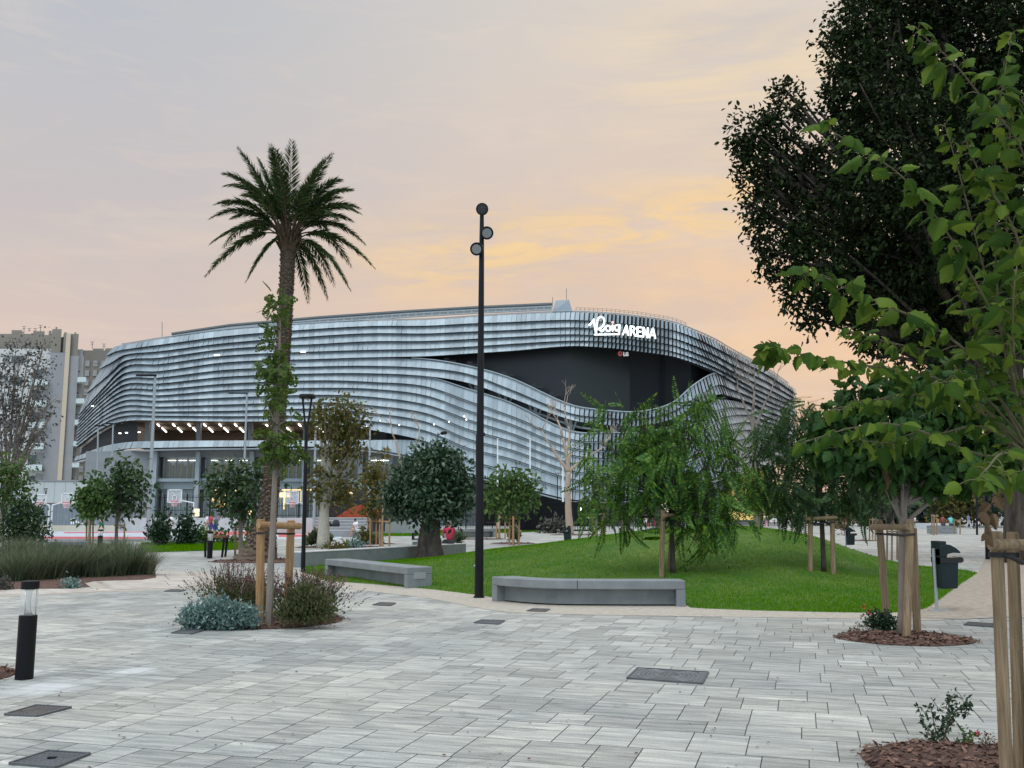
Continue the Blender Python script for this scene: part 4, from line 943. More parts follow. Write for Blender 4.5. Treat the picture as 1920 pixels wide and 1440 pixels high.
# ------------------------------------------------------------------ basketball hoops
m_hoop = mat('hoop_white_mat', (.70, .72, .72), .5); m_rim = mat('hoop_rim_mat', (.75, .10, .12), .5); m_net = mat('net_mat', (.8, .5, .5), .8)
def hoop(label, px, base, ytop, arm, bx, bw, bh):
    p = G(px, base); Y = p.y; t = empty('basketball_hoop', p, label, 'basketball hoop', 'basketball hoops around the court'); s = S(Y)
    top = D(px, ytop, Y); top.x = p.x; b = MB().tube([p, top], .075, 7); e = top + Vector((arm * s, 0, .28)); b.tube([top, e], .06, 6)
    b.build('post', m_hoop, t)
    c = D(bx, 1000, Y); c = Vector((c.x, Y - .1, e.z + .15 + bh * s * .18)); w, h = bw * s, bh * s; f = MB()
    for dx, dz, ww, hh in ((0, h / 2, w, .10), (0, -h / 2, w, .10), (-w / 2, 0, .10, h + .1), (w / 2, 0, .10, h + .1)): f.box(c + Vector((dx, 0, dz)), (ww, .06, hh))
    for dx, dz, ww, hh in ((0, .05, w * .3, .06), (0, -h * .36, w * .3, .06), (-w * .15, -h * .14, .06, h * .45), (w * .15, -h * .14, .06, h * .45)): f.box(c + Vector((dx, -.01, dz)), (ww, .05, hh))
    f.build('backboard_frame', m_hoop, t)
    MB().box(c + Vector((0, .04, 0)), (w - .1, .012, h - .1)).build('backboard', glassy('backboard_mat', (.7, .75, .75), .2, .35), t)
    r = MB(); rc = c + Vector((w * .12, -.45, -h * .4)); ring = [rc + Vector((math.cos(a) * .33, math.sin(a) * .33, 0)) for a in [i * PI / 8 for i in range(17)]]
    r.tube(ring, .035, 5); rim = r.build('rim', m_rim, t); n = MB()
    for i in range(0, 16): n.tube([ring[i], rc + (ring[(i + 1) % 16] - rc) * .6 + Vector((0, 0, -.5))], .014, 3)
    n.build('net', m_net, rim)
    k = MB()
    for dx in (-.35, .35): k.tube([top + Vector((arm * s * .75, 0, .1)), c + Vector((dx * w, .05, h * .4))], .025, 4)
    k.build('brace', m_hoop, t); return t
hoop('white basketball hoop half hidden behind the round green bush', 89.5, 1000, 948, -13, 71, 24, 17)
hoop('white basketball hoop standing clear of the round bush before the corrugated fence', 95, 1000, 947, 22, 124, 22, 19)
hoop('white basketball hoop with a tilted truss arm before the glass front', 361, 998, 943, -28, 325, 25, 23)
hoop('white basketball hoop arm seen behind the tall double lamp post', 571, 996, 945, -22, 546, 23, 22)
# ------------------------------------------------------------------ lamps and poles
m_lens = mat('lamp_lens_mat', (.22, .23, .23), .12, spec=.9); m_led = mat('led_mat', (.30, .30, .32), .3)
def mainlamp():
    p = G(898, 1121); Y = p.y; t = empty('lamp_post', p, 'tall black lamp post with three round spotlights beside the curved bench', 'lamp post')
    top = D(903.5, 405, Y); b = MB(); b.tube([p + Vector((0, 0, .02)), p.lerp(top, .5), p.lerp(top, .9), top], [.088, .07, .052, .042], 16); b.tube([p, p + Vector((0, 0, .03))], .11, 14); b.build('pole', m_pole, t, smooth=False)
    MB().ball(p + Vector((-.084, -.03, .62)), .02, 5).build('lock', m_steel, t); MB().box(p + Vector((0, -.088, .75)), (.09, .012, .45)).build('hatch', m_black, t)
    def head(c, d, r, l, nm):
        d = Vector(d).normalized(); h = MB(); h.tube([c - d * l, c - d * l * .8, c - d * .05, c], [r * .62, r * .78, r, r], 18)
        h = h.build(nm, m_pole, t)
        MB().tube([c + d * .002, c + d * .006], r * .72, 16).build('lens', m_lens, h); return h
    head(D(913, 437, Y - .2), (.10, -1, -.42), .135, .30, 'spotlight'); head(D(893.5, 467, Y - .2), (-.12, -1, -.42), .135, .30, 'spotlight')
    c = D(904, 392, Y - .1); d = Vector((0, -1, -.22)).normalized(); h = MB(); h.tube([c - d * .05, c], .128, 20); h = h.build('disc_light', m_pole, t); l = MB(); ux, uz = Vector((1, 0, 0)), Vector((0, -.22, 1)).normalized()
    for r, n in ((.0, 1), (.03, 6), (.055, 10), (.08, 14)):
        for k in range(n): a = 2 * PI * k / n; q = c + ux * math.cos(a) * r + uz * math.sin(a) * r + d * .002; l.tube([q, q + d * .004], .006, 5)
    l.build('led', m_led, h)
    b = MB(); b.tube([top, c - d * .03], .04, 8)
    for q in (D(913, 437, Y), D(893.5, 467, Y)): b.tube([Vector((top.x - (.0), Y, q.z)), q + Vector((0, .02, 0))], .03, 6)
    b.build('bracket', m_pole, t)
mainlamp()
def ylamp(label, px, base, ytop, w, split, r=.055, wedge=False):
    p = G(px, base); Y = p.y; s = S(Y); t = empty('lamp_post', p, label, 'lamp post', 'black forked lamp posts')
    z1 = D(px, ytop, Y).z; z0 = D(px, split, Y).z; tp = D(px + (8 if base > 1050 else 0), ytop, Y).x; off = Vector((tp - p.x, 0, 0)); b = MB(); q = p + off * ((z0) / z1); q.z = z0
    b.tube([p, q], [r * 1.15, r * .9], 10); b.build('pole', m_pole, t); b = MB()
    e = p + off; e.z = z1 - .04
    for sg in (-1, 1): b.tube([q + Vector((sg * r * .4, 0, -.1)), e + Vector((sg * w * s * .27, 0, 0))], r * .55, 7)
    b.build('fork', m_pole, t); b = MB()
    if wedge: b.box(e + Vector((0, 0, .03)), (w * s, .12, .07))
    else: b.lathe(e, [(w * s * .40, -.03), (w * s * .5, .0), (w * s * .5, .05), (w * s * .45, .09)], 20)
    b.build('lamp_head', m_pole, t); return t
ylamp('black forked lamp post with a flat disc head between palm and plane tree', 568, 1073, 743, 32, 800)
ylamp('small black lamp post with an open triangle head above the staked tree pair', 964, 1003, 876, 12, 885, .06, True)
ylamp('thin black T shaped lamp post behind the bare pale tree', 1045, 990, 887, 10, 893, .07, True)
ylamp('small black triangle headed lamp in front of the pale wall', 86, 990, 916, 7, 925, .09, True)
ylamp('slim black T lamp behind the planter box', 1762, 984, 927, 6, 930, .09)
ylamp('slim black T lamp next to the two tall black poles', 1821, 988, 922, 7, 926, .07)
def pole(name, label, cat, px, base, ytop, r, m, group=None, arm=0, Y=None, dx=0):
    p = G(px, base) if Y is None else P2(px, Y); Y = p.y; t = empty(name, p, label, cat, group); z = D(px, ytop, Y).z; tx = D(px + dx, ytop, Y).x
    q = Vector((tx, Y, z)); MB().tube([p, q], [r, r * .6], 8).build('pole', m, t)
    if arm: MB().box(q + Vector((arm / 2, -.1, .03)), (abs(arm) + .2, .3, .12)).build('lamp_head', m_black, t)
    else: MB().ball(q, r * .9, 5, (1, 1, .5)).build('cap', m, t)
    return t
m_galv = mat('galvanised_mat', (.36, .40, .42), .45, .4)
pole('floodlight_mast', 'tallest pale galvanised mast with a lamp arm, at the court edge', 'mast', 277, 1009, 705, .16, m_galv, 'galvanised court masts', -1.2, dx=14)
pole('floodlight_mast', 'galvanised mast with a lamp arm behind the dark court tree', 'mast', 454, 993, 738, .16, m_galv, 'galvanised court masts', -1.9, dx=9)
pole('floodlight_mast', 'thin galvanised mast where the concourse ends beside the apartments', 'mast', 180, 994, 799, .13, m_galv, 'galvanised court masts', .8, dx=4)
pole('floodlight_mast', 'thin galvanised mast behind the taller of two young trees', 'mast', 207, 994, 795, .13, m_galv, 'galvanised court masts', -.6, dx=5)
pole('floodlight_mast', 'grey mast between the forked lamp and the plane tree', 'mast', 588, 1005, 783, .12, m_galv, 'galvanised court masts', dx=4)
pole('floodlight_mast', 'grey mast rising behind the brown thin tree', 'mast', 691, 1003, 790, .11, m_galv, 'galvanised court masts', dx=3)
m_flag = mat('flagpole_mat', (.80, .82, .82), .4)
for x, y, l in ((933, 823, 'white flagpole nearest to the tall spotlight post'), (994, 823, 'white flagpole over the light green staked tree'), (1055.5, 875, 'white flagpole next to the bare tree')):
    pole('flagpole', l, 'flagpole', x, 992, y, .12, m_flag, 'white flagpoles')
pole('lamp_post', 'tall black pole of a close pair, the farther one', 'lamp post', 1832, 1003, 560, .09, m_pole, dx=-6)
pole('lamp_post', 'tall black pole of a close pair, standing beside the gravel path', 'lamp post', 1852, 1049, 520, .085, m_pole, dx=-9)
pole('lamp_post', 'thin black pole behind the near litter bin', 'lamp post', 1729, 985, 905, .12, m_pole)
pole('lamp_post', 'black camera pole behind the bare tree', 'lamp post', 1074, 992, 845, .09, m_pole)
def cam_(t, c):
    b = MB(); b.tube([c, c + Vector((.5, -.1, .15))], .05, 5); b.tube([c + Vector((.4, -.3, .1)), c + Vector((.7, .1, .2))], .17, 8); b.build('camera', m_black, t)
for x, base, y, l in ((821, 1000, 812, 'black camera pole rising over the stout round tree'), (893, 1000, 815, 'black camera pole hidden behind the tall spotlight post')):
    t = pole('camera_pole', l, 'camera pole', x, base, y, .07, m_pole); cam_(t, D(x, y + 3, G(x, base).y))
# ------------------------------------------------------------------ concrete benches and the long seat wall
m_bench = mat('bench_concrete_mat', (.185, .20, .205), .8, col2=(.25, .265, .265), scale=2.2, spec=.3, bump=.15, bscale=120)
def benchpath(path, n=1): return [Vector((p[0], p[1], 0)) for p in path]
def ribbon(path, o0, o1, z0, z1):
    P = [Vector((p.x, p.y, 0)) for p in path]; b = MB(); A = []
    for i, p in enumerate(P):
        t = (P[min(i + 1, len(P) - 1)] - P[max(i - 1, 0)]).normalized(); nn = Vector((-t.y, t.x, 0)); A.append((p + nn * o0, p + nn * o1))
    vs = []
    for f, k in A: vs += [(f.x, f.y, z0), (k.x, k.y, z0), (k.x, k.y, z1), (f.x, f.y, z1)]
    fs = []
    for i in range(len(P) - 1):
        a, c = 4 * i, 4 * i + 4; fs += [(a, c, c + 3, a + 3), (a + 3, c + 3, c + 2, a + 2), (a + 2, c + 2, c + 1, a + 1), (a + 1, c + 1, c, a)]
    fs += [(0, 3, 2, 1), (4 * len(P) - 4, 4 * len(P) - 3, 4 * len(P) - 2, 4 * len(P) - 1)]
    return b.add(vs, fs)
def cutpath(P, a, b_):                   # part of a polyline between two lengths
    out = []; s = 0
    for p, q in zip(P, P[1:]):
        l = (q - p).length
        if s <= a <= s + l: out.append(p.lerp(q, (a - s) / l))
        if a < s + l < b_: out.append(q.copy())
        if s <= b_ <= s + l: out.append(p.lerp(q, (b_ - s) / l))
        s += l
    return out
def plen(P): return sum((q - p).length for p, q in zip(P, P[1:]))
def cbench(label, P, dep=.5, joints=(), h=.455, th=.155, leg=.16, plate=None, lift=0):
    P = [Vector((p.x, p.y, 0)) for p in P]; t = empty('concrete_bench', P[len(P) // 2], label, 'bench'); T = plen(P)
    cuts = [0] + list(joints) + [T]
    for a, c in zip(cuts, cuts[1:]):
        q = cutpath(P, a + (.004 if a else 0), c - (.004 if c < T else 0)); ribbon(q, 0, dep, h - th, h).build('seat_slab', m_bench, t, bevel=.014)
        q = cutpath(P, max(a + .004, leg if a == 0 else 0), min(c - .004, T - leg if c == T else T)); ribbon(q, dep * .36, dep - .01, .025, h - th - .001).build('back_panel', m_bench, t, bevel=.006)
    for a, c in ((0, leg), (T - leg, T)): ribbon(cutpath(P, a, c), .002, dep - .003, 0, h - th - .001).build('leg', m_bench, t, bevel=.01)
    return t
bc = catmull([G(922, 1127.5), G(955, 1131.5), G(1000, 1135), (G(1045, 1136.8)), G(1083, 1137.4)], 5) + [G(1180, 1138), G(1286, 1138)]
cbench('long curved grey concrete bench in front of the grass mound, split by one joint', bc, .5, (plen([Vector((p.x, p.y, 0)) for p in bc[:21]]),))
p0, p1 = G(609, 1081), G(763, 1103.5)
tb = cbench('straight grey concrete bench with a plate on its end, beside the black lamp posts', [p0, p0.lerp(p1, .5), p1], .62)
d = (p1 - p0).normalized(); nn = Vector((-d.y, d.x, 0)); c = p1 + nn * .31 + d * .004; c.z = .27
b = MB(); b.box(c, (.012, .30, .14), rz=math.atan2(d.y, d.x)); b.build('plate', m_bgrey, tb)
p0, p1 = G(563, 1064), G(874, 1041)
sw = empty('seat_wall', p0.lerp(p1, .5), 'long low grey concrete wall behind the lawn where a person in red sits', 'seat wall')
ribbon([p0, p0.lerp(p1, .5), p1], 0, .55, 0, .435).build('wall', m_bench, sw, bevel=.015); ribbon([p0, p0.lerp(p1, .5), p1], -.01, .56, .436, .475).build('coping', m_lwall, sw, bevel=.01)
SWD = (p1 - p0).normalized(); SWP = p0
cbench('far concrete bench behind the person in red', [G(838, 1009), G(880, 1008.5), G(930, 1007)], .8, (), .62, .2, .3)
cbench('small concrete bench between the court kerb and the tall grasses', [G(85, 1033), G(125, 1032.5), G(165, 1032)], .6, (), .40, .16, .2)
m_wood = mat('bench_wood_mat', (.20, .075, .035), .55, col2=(.27, .11, .055), scale=2, stretch=(1, 8, 8))
wb = empty('wooden_bench', G(407, 1045), 'bench with red brown wooden seat on black legs by the palm', 'bench'); Y = G(407, 1045).y; b = MB(); l, r_ = D(388, 1010, Y).x, D(424, 1010, Y).x
for k in range(4): b.bb(l, r_, Y + k * .12, Y + k * .12 + .10, .74, .82)
b.build('seat', m_wood, wb)
for x0, x1 in ((D(385, 1000, Y).x, D(387, 1000, Y).x), (D(421, 1000, Y).x, D(418, 1000, Y).x)):
    b = MB()
    for dy in (0, .42): b.bar((x1, Y + dy, 0), (x0, Y + dy, .74), .07)
    b.bb(min(x0, x1) - .02, max(x0, x1) + .02, Y, Y + .44, .69, .735); b.build('leg', m_black, wb)
fb = empty('slim_bench', G(790, 1031), 'slim pale bench with a dark back rail behind the stout trunk', 'bench'); Y = G(790, 1031).y; b = MB(); l, r_ = D(773, 1000, Y).x, D(793, 1000, Y).x
b.bb(l, r_, Y, Y + .5, .36, .46); b.build('seat', m_lwall, fb); b = MB(); b.bb(l, r_, Y + .05, Y + .45, 0, .355); b.build('plinth', m_bench, fb); b = MB(); b.bb(l - .02, l + .06, Y, Y + .5, .46, .78); b.bb(l, r_, Y, Y + .08, .465, .52); b.build('arm', m_black, fb)
pl = empty('planter_box', G(1772, 1001), 'grey timber planter box far across the square, two people on it', 'planter'); Y = G(1772, 1001).y; b = MB(); l, r_ = D(1749, 1000, Y).x, D(1795, 1000, Y).x
for k in range(3): b.bb(l, r_, Y, Y + 1.2, .02 + k * .23, .22 + k * .23)
b.build('boards', m_bench, pl); b = MB(); b.bb(l + .1, r_ - .1, Y + .1, Y + 1.1, .66, .70); b.build('soil', m_mulch, pl)
pl = boxthing('concrete_bench', 'long pale bench before the dark far railings', 'bench', 1718, 1768, 981, 115, 1.0, m_lwall)
# ------------------------------------------------------------------ bollards, bins, covers
m_clear = glassy('bollard_tube_mat', (.75, .76, .74), .06, .32); m_refl = mat('reflector_mat', (.62, .61, .57), .25, .6)
def bollard(label, px, base, h=.95, r=.085):
    p = G(px, base); t = empty('bollard_light', p, label, 'bollard', 'black bollard lights'); a = h * .645
    b = MB(); b.lathe(p, [(r, 0), (r, a), (r * .9, a + .004)], 24); b.build('post', m_black, t, smooth=False)
    b = MB(); b.lathe(p, [(r * .96, a + .005), (r * .96, h - .075)], 24); b.build('clear_tube', m_clear, t, smooth=True)
    b = MB(); b.lathe(p, [(r * .5, a + .006), (r * .25, a + .06), (r * .18, a + .14), (r * .32, h - .10), (r * .6, h - .08)], 16)
    for k in range(3): q = p + Vector((math.cos(k * 2.1 + .4), math.sin(k * 2.1 + .4), 0)) * r * .75; b.tube([q + Vector((0, 0, a)), q + Vector((0, 0, h - .07))], .006, 5)
    b.build('reflector', m_refl, t, smooth=True)
    b = MB(); b.lathe(p, [(r, h - .078), (r, h - .005), (r * .93, h)], 24); b.build('cap', m_black, t); return t
bollard('nearest black bollard light with a clear top, alone on the paving', 45, 1273)
bollard('black bollard light standing beside the wooden bench', 393, 1047, 1.0, .10); bollard('far bollard light cap peeking over the grass bed', 187, 1027, .9, .12)
m_bin = mat('bin_green_mat', (.009, .019, .022), .5, col2=(.014, .026, .029), scale=3, spec=.25); m_liner = mat('bin_liner_mat', (.008, .008, .010), .25)
def bin_(label, px, base, h=1.12, side=1, tw=.0):
    p = G(px, base); t = empty('litter_bin', p, label, 'litter bin', 'green litter bins on grey posts'); t.rotation_euler = (0, 0, 0)
    b = MB(); b.tube([p, p + Vector((0, 0, h * .93))], .028, 8); b.box(p + Vector((.04, 0, .012)), (.34, .12, .02)); b.build('post', m_galv, t)
    w, dp = .31, .34; x0 = p.x + .03 * side; zb, zt = h * .34, h * .80
    def sec(z, f): return [(x0, p.y - dp / 2 * f, z), (x0 + side * w * .25 * f, p.y - dp / 2 * f - .015, z), (x0 + side * w * f, p.y - dp * .36 * f, z), (x0 + side * w * f, p.y + dp * .36 * f, z), (x0, p.y + dp / 2 * f, z)]
    b = MB(); vs = sec(zb, .9) + sec(zb + .02, .96) + sec(zt, 1.06); fs = [tuple(range(5))[::-1]]
    for j in (0, 1):
        for i in range(5): a, c = j * 5 + i, j * 5 + (i + 1) % 5; fs.append((a, c, c + 5, a + 5))
    if side < 0: fs = [f[::-1] for f in fs]
    b.add(vs, fs); b.build('bin_body', m_bin, t, bevel=.012)
    b = MB(); q = sec(zt, 1.12); q2 = sec(zt - .09, 1.11)
    b.add(q + q2, [(0, 1, 6, 5), (1, 2, 7, 6), (2, 3, 8, 7), (3, 4, 9, 8), (0, 1, 2, 3, 4)]); b.tube([Vector(q[2]) + Vector((.015 * side, 0, -.04)), Vector(q[3]) + Vector((.015 * side, 0, -.04))], .05, 8)
    b.build('liner', m_liner, t)
    b = MB(); b.box((x0 + side * .06, p.y, (zt + h * .93) / 2), (.12, dp * 1.0, h * .93 - zt + .25)); b.build('back_plate', m_bin, t, bevel=.01)
    b = MB(); prof = [(0, .82), (.0, .93), (.03, .975), (.10, 1.0), (.19, .985), (.28, .94), (.345, .885), (.35, .865), (.22, .87), (.13, .85), (.11, .80)]
    b.extr([Vector((x0 + side * a, p.y - dp * .52, h * c)) for a, c in (prof if side > 0 else prof[::-1])], (0, dp * 1.04, 0)); b.build('hood', m_bin, t, bevel=.008); return t
bin_('nearest dark green litter bin with a black liner, by the gravel path', 1757, 1146); bin_('small dark green litter bin behind the mound near the darker feathery tree', 1587, 1038, 1.05); bin_('small dark green litter bin below the bare pale tree', 1071, 1030, 1.05, -1)
m_iron = mat('cast_iron_mat', (.070, .076, .082), .6, col2=(.115, .12, .125), scale=3, bump=.3, bscale=80); m_rust = mat('worn_iron_mat', (.085, .075, .068), .8, col2=(.14, .125, .115), scale=6, bump=.5, bscale=60); m_ironl = mat('iron_relief_mat', (.20, .205, .21), .55)
def cover(label, quad, m, relief=False, knob=False):
    q = [G(x, y, .006) for x, y in quad]; c = sum(q, Vector()) / 4; t = empty('manhole_cover', c, label, 'manhole cover')
    b = MB(); b.prism([tuple(p[:2]) for p in q], .001, .010); b.build('plate', m, t)
    b = MB()
    for i in range(4):
        a, e = q[i].copy(), q[(i + 1) % 4].copy(); a.z = e.z = .008; b.bar(a, e, .018)
    b.build('frame', m_iron, t)
    u, v = (q[1] - q[0]), (q[3] - q[0]); b = MB(); pt = lambda a, e, z=.012: q[0] + u * a + v * e + Vector((0, 0, z - .006))
    if relief:
        def arc(cx, cy, ru, rv, a0, a1): b.tube([pt(cx + math.cos(a) * ru, cy + math.sin(a) * rv) for a in [a0 + (a1 - a0) * k / 8 for k in range(9)]], .006, 4)
        for k in range(5): arc(.5, .5, .17 + .06 * k, .30 + .06 * k, PI * .68, PI * 1.32); arc(.5, .5, .17 + .06 * k, .30 + .06 * k, -PI * .32, PI * .32)
        for s in (-1, 1):
            tri = [pt(.5 + s * .06, .3), pt(.5 + s * .06, .7), pt(.5 + s * .20, .5), pt(.5 + s * .06, .3)]; b.tube(tri, .006, 4)
        b.tube([pt(.485, .2), pt(.485, .8)], .006, 4); b.tube([pt(.515, .2), pt(.515, .8)], .006, 4)
        for x in (.04, .09, .91, .96):
            for k in range(6): b.tube([pt(x - .02, .1 + k * .16), pt(x + .02, .16 + k * .16)], .006, 4)
    else:
        for k in range(1, 9): b.tube([pt(k / 9, .08, .0105), pt(k / 9, .92, .0105)], .004, 4)
        for k in range(1, 6): b.tube([pt(.06, k / 6, .0105), pt(.94, k / 6, .0105)], .004, 4)
    b.build('relief', m_ironl if relief else m, t)
    if knob: MB().box(pt(.5, .5, .016), (.05, .03, .012)).build('lifting_key', m_black, t)
    return t
cover('dark cast iron cover with arrow and arc relief', [(1176, 1272), (1316, 1282), (1328, 1261), (1196, 1253)], m_iron, True)
cover('brown worn metal cover in front of the nearest bollard', [(9, 1340), (70, 1343), (133, 1327), (68, 1323)], m_rust)
cover('nearest smooth dark cover with a small knob', [(18, 1432), (105, 1439), (168, 1414), (90, 1409)], m_iron, False, True)
cover('small cover on the paving in front of the spotlight post', [(889, 1168), (935, 1170.5), (946, 1164), (903, 1162.5)], m_iron)
cover('small faint cover just below the curved bench', [(988, 1146), (1022, 1147.5), (1031, 1142.5), (1000, 1141.5)], m_rust)
cover('dark cover touching the edge of the round planting bed', [(322, 1187), (360, 1188.5), (382, 1182), (345, 1180.5)], m_iron)
cover('flat cover between the brick path and the brown lavender', [(308, 1109), (336, 1110), (349, 1106.5), (322, 1105.5)], m_iron)
cover('long grey drain cover by the gravel path end', [(1808, 1172), (1862, 1176), (1866, 1170), (1815, 1167)], m_rust)
cover('small cover below the straight bench', [(699, 1134.5), (732, 1136), (742, 1131), (712, 1130)], m_rust)
for k, (a, b_, y) in enumerate(((1130, 1330, 996), (1440, 1660, 1000), (1660, 1850, 1003))):
    p, q = G(a, y), G(b_, y); MB_ = MB().bb(p.x, q.x, p.y, p.y + .25, .001, .012); tag(MB_.build('drain_channel', m_iron), ['thin dark drain line behind the weeping tree', 'thin dark drain line behind the small bin', 'thin dark drain line before the planter box'][k], 'drain')
# ------------------------------------------------------------------ tree stakes
m_stake = mat('stake_wood_mat', (.30, .165, .07), .8, col2=(.46, .285, .14), scale=4, stretch=(11, 11, .55), bump=.6, bscale=30)
m_stakef = mat('worn_stake_mat', (.17, .115, .065), .85, col2=(.36, .255, .15), scale=4, stretch=(11, 11, .55), bump=.8, bscale=12)
m_strap = mat('strap_mat', (.012, .012, .014), .6)
def stakes(label, posts, tops, r, bars, mt, tie=None, group='wooden tree stakes', rbar=None):
    """posts = base points, tops = top points, bars = index pairs joined by a round rail"""
    t = empty('tree_stakes', sum(posts, Vector()) / len(posts), label, 'tree stakes', group)
    for a, c in zip(posts, tops): MB().tube([a - Vector((0, 0, .05)), c, c + Vector((0, 0, .012))], [r * 1.05, r, r * .85], 12, jit=.02).build('post', mt, t, smooth=False)
    for i, j, dz in bars:
        a, c = tops[i] - Vector((0, 0, dz)), tops[j] - Vector((0, 0, dz)); d = (c - a).normalized(); o = Vector((d.y, -d.x, 0)).normalized() * (r * 1.25)
        if o.y > 0: o = -o
        MB().tube([a - d * r * 1.8 + o, c + d * r * 1.8 + o], rbar or r * .85, 10).build('crossbar', mt, t)
        b = MB(); k = Vector((0, 0, -dz - r * 1.9))
        for q in (tops[i], tops[j]): b.tube([q + k - Vector((0, 0, .014)), q + k + Vector((0, 0, .014))], r * 1.10, 10)
        e = (a + c) / 2 if tie is None else tie; e = Vector((e.x, e.y, tops[i].z + k.z))
        for q in (tops[i], tops[j]): b.add([q + k + Vector((0, -r * 1.05, -.014)), q + k + Vector((0, -r * 1.05, .014)), e + Vector((0, -.03, .016)), e + Vector((0, -.03, -.016))], [(0, 1, 2, 3)])
        b.build('strap', m_strap, t)
    return t
def pt_(px, py, Y): return D(px, py, Y)
p = G(505, 1170)
stakes('two round wooden stakes with a rail in the round planting bed', [G(487, 1172), G(538, 1165)], [D(489, 975, G(487, 1172).y), D(546, 977, G(538, 1165).y)], .062, [(0, 1, .075)], m_stake, tie=D(512, 1000, 14.1))
stakes('three weathered stakes holding the staked tree beside the gravel path', [G(1665, 1185), G(1699, 1202), G(1720, 1194)], [D(1648, 976, G(1665, 1185).y), D(1707, 975, G(1699, 1202).y), D(1712, 992, G(1720, 1194).y)], .050, [(0, 1, .09)], m_stakef, tie=D(1693, 1000, 12.5))
Yf = 5.55
def gx(px, py, Y): q = D(px, py, Y); return Vector((q.x, Y, 0))
stakes('nearest two thick stakes, cracked along the grain', [gx(1881, 1440, Yf) + Vector((.01, 0, 0)), gx(1906, 1440, Yf + .25) + Vector((.015, 0, 0))], [D(1868, 1000, Yf), D(1898.5, 1001, Yf + .25)], .034, [], m_stakef)
b = MB(); a, c = D(1857, 1021, Yf - .06), D(1945, 1022, Yf + .02); tf = [o for o in COL.objects if o.name.startswith('tree_stakes')][-1]; b.tube([a, c], .032, 12); b.build('crossbar', m_stakef, tf)
b = MB()
for x, Y in ((1869.5, Yf), (1897.5, Yf + .25)): q = D(x, 1040, Y); b.tube([q - Vector((0, 0, .014)), q + Vector((0, 0, .014))], .046, 12)
b.tube([D(1880, 1040, Yf - .03), D(1895, 1044, Yf - .06), D(1918, 1056, Yf - .02)], .013, 6); b.build('strap', m_strap, tf)
def lz(px, py):                          # where the view ray meets the lawn
    lo, hi = 14.0, 48.0
    for k in range(400):
        Y = lo + (hi - lo) * k / 400; q = D(px, py, Y)
        if in_poly(LP, np.array([q.x]), np.array([q.y]))[0] and q.z <= lawnz(q.x, q.y): return Vector((q.x, q.y, lawnz(q.x, q.y)))
    return G(px, py)
a, b_, c = lz(1240, 1082), lz(1256, 1072), lz(1292, 1088)
stakes('three grey stakes under the weeping tree on the lawn', [a, lz(1255, 1068)], [D(1243, 958, a.y), D(1262, 958, a.y + .7)], .055, [(0, 1, .1)], m_stakef)
a, b_ = lz(1519, 1072), lz(1563, 1077); WT = b_
stakes('stakes of the darker feathery tree on the mound slope', [a, b_], [D(1520, 968, a.y), D(1560, 966, b_.y)], .055, [(0, 1, .06)], m_stakef)
def pair(label, pxs, base, top, r=.07, bar=True, mt=m_stakef):
    r *= .62
    P = [G(x, base + (k % 2)) for k, x in enumerate(pxs)]; T = [D(x + .5, top, q.y) for x, q in zip(pxs, P)]
    return stakes(label, P, T, r, [(0, len(P) - 1, .12)] if bar else [], mt)
pair('stakes of the lower of two young trees beyond the tall grasses', (162, 167, 174), 1023, 976); pair('stakes of the taller of two young trees beyond the tall grasses', (217, 233), 1022, 981)
pair('stakes of the dark court tree beside the palm', (441, 449, 464), 1044, 983); pair('reddish stakes of the thin yellow green tree', (690, 694, 705), 1021, 973, .07, True, m_stake); pair('stakes of the reddish thin tree in front of the seat wall', (712, 716.5, 730), 1030, 973, .07, True, m_stake)
pair('stakes of the half hidden sapling beyond the spotlight post', (931, 936, 947), 1010, 967, .08, True, m_stake); pair('stakes of the light green tree beyond the spotlight post', (955, 962, 973), 1022, 968, .08, True, m_stake)
pair('stakes of the sparse sapling beside the weeping tree', (1111, 1117, 1129), 1024, 960, .08); pair('thin stakes behind the weeping tree near the entrance', (1175, 1187), 1008, 962, .08)
pair('cluster of thin stakes behind the small bin', (1630, 1636, 1641), 1014, 971, .07); pair('stakes standing behind the three weathered stakes', (1663, 1672, 1682), 1050, 990, .055); pair('short stakes behind the feathery tree', (1485, 1498, 1510), 1024, 964, .07)
pair('stakes left of the planter box', (1747, 1751, 1756), 1003, 965, .09); pair('stakes right of the planter box', (1789, 1800), 1001, 973, .09); pair('stakes on the strip of lawn behind the stout tree', (741, 750), 997, 975, .08, False)
pair('pale loose stakes behind the weeping tree', (1133, 1166), 1012, 962, .09, False)
# ------------------------------------------------------------------ plants
m_bark = mat('grey_bark_mat', (.16, .13, .105), .9, col2=(.24, .20, .165), scale=5, stretch=(1, 1, .3), bump=.7, bscale=25)
m_barkd = mat('dark_bark_mat', (.026, .020, .016), .95, col2=(.098, .078, .062), scale=2.4, stretch=(2.2, 2.2, .45), bump=1.0, bscale=7)
m_barkp = mat('pale_bark_mat', (.36, .335, .27), .85, col2=(.46, .43, .35), scale=4, bump=.3)
m_barkt = mat('tan_bark_mat', (.36, .27, .20), .85, col2=(.44, .34, .26), scale=4, bump=.3)
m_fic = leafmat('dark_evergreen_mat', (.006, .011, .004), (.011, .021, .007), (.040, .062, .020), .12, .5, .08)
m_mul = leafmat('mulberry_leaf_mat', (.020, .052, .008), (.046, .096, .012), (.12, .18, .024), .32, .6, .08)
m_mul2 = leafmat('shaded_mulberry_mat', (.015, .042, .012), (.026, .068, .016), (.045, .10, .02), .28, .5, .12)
m_fea = leafmat('feathery_leaf_mat', (.018, .065, .014), (.042, .125, .018), (.16, .26, .030), .25, .5)
m_fea2 = leafmat('feathery_dark_mat', (.018, .045, .018), (.030, .07, .024), (.07, .12, .03), .25, .5)
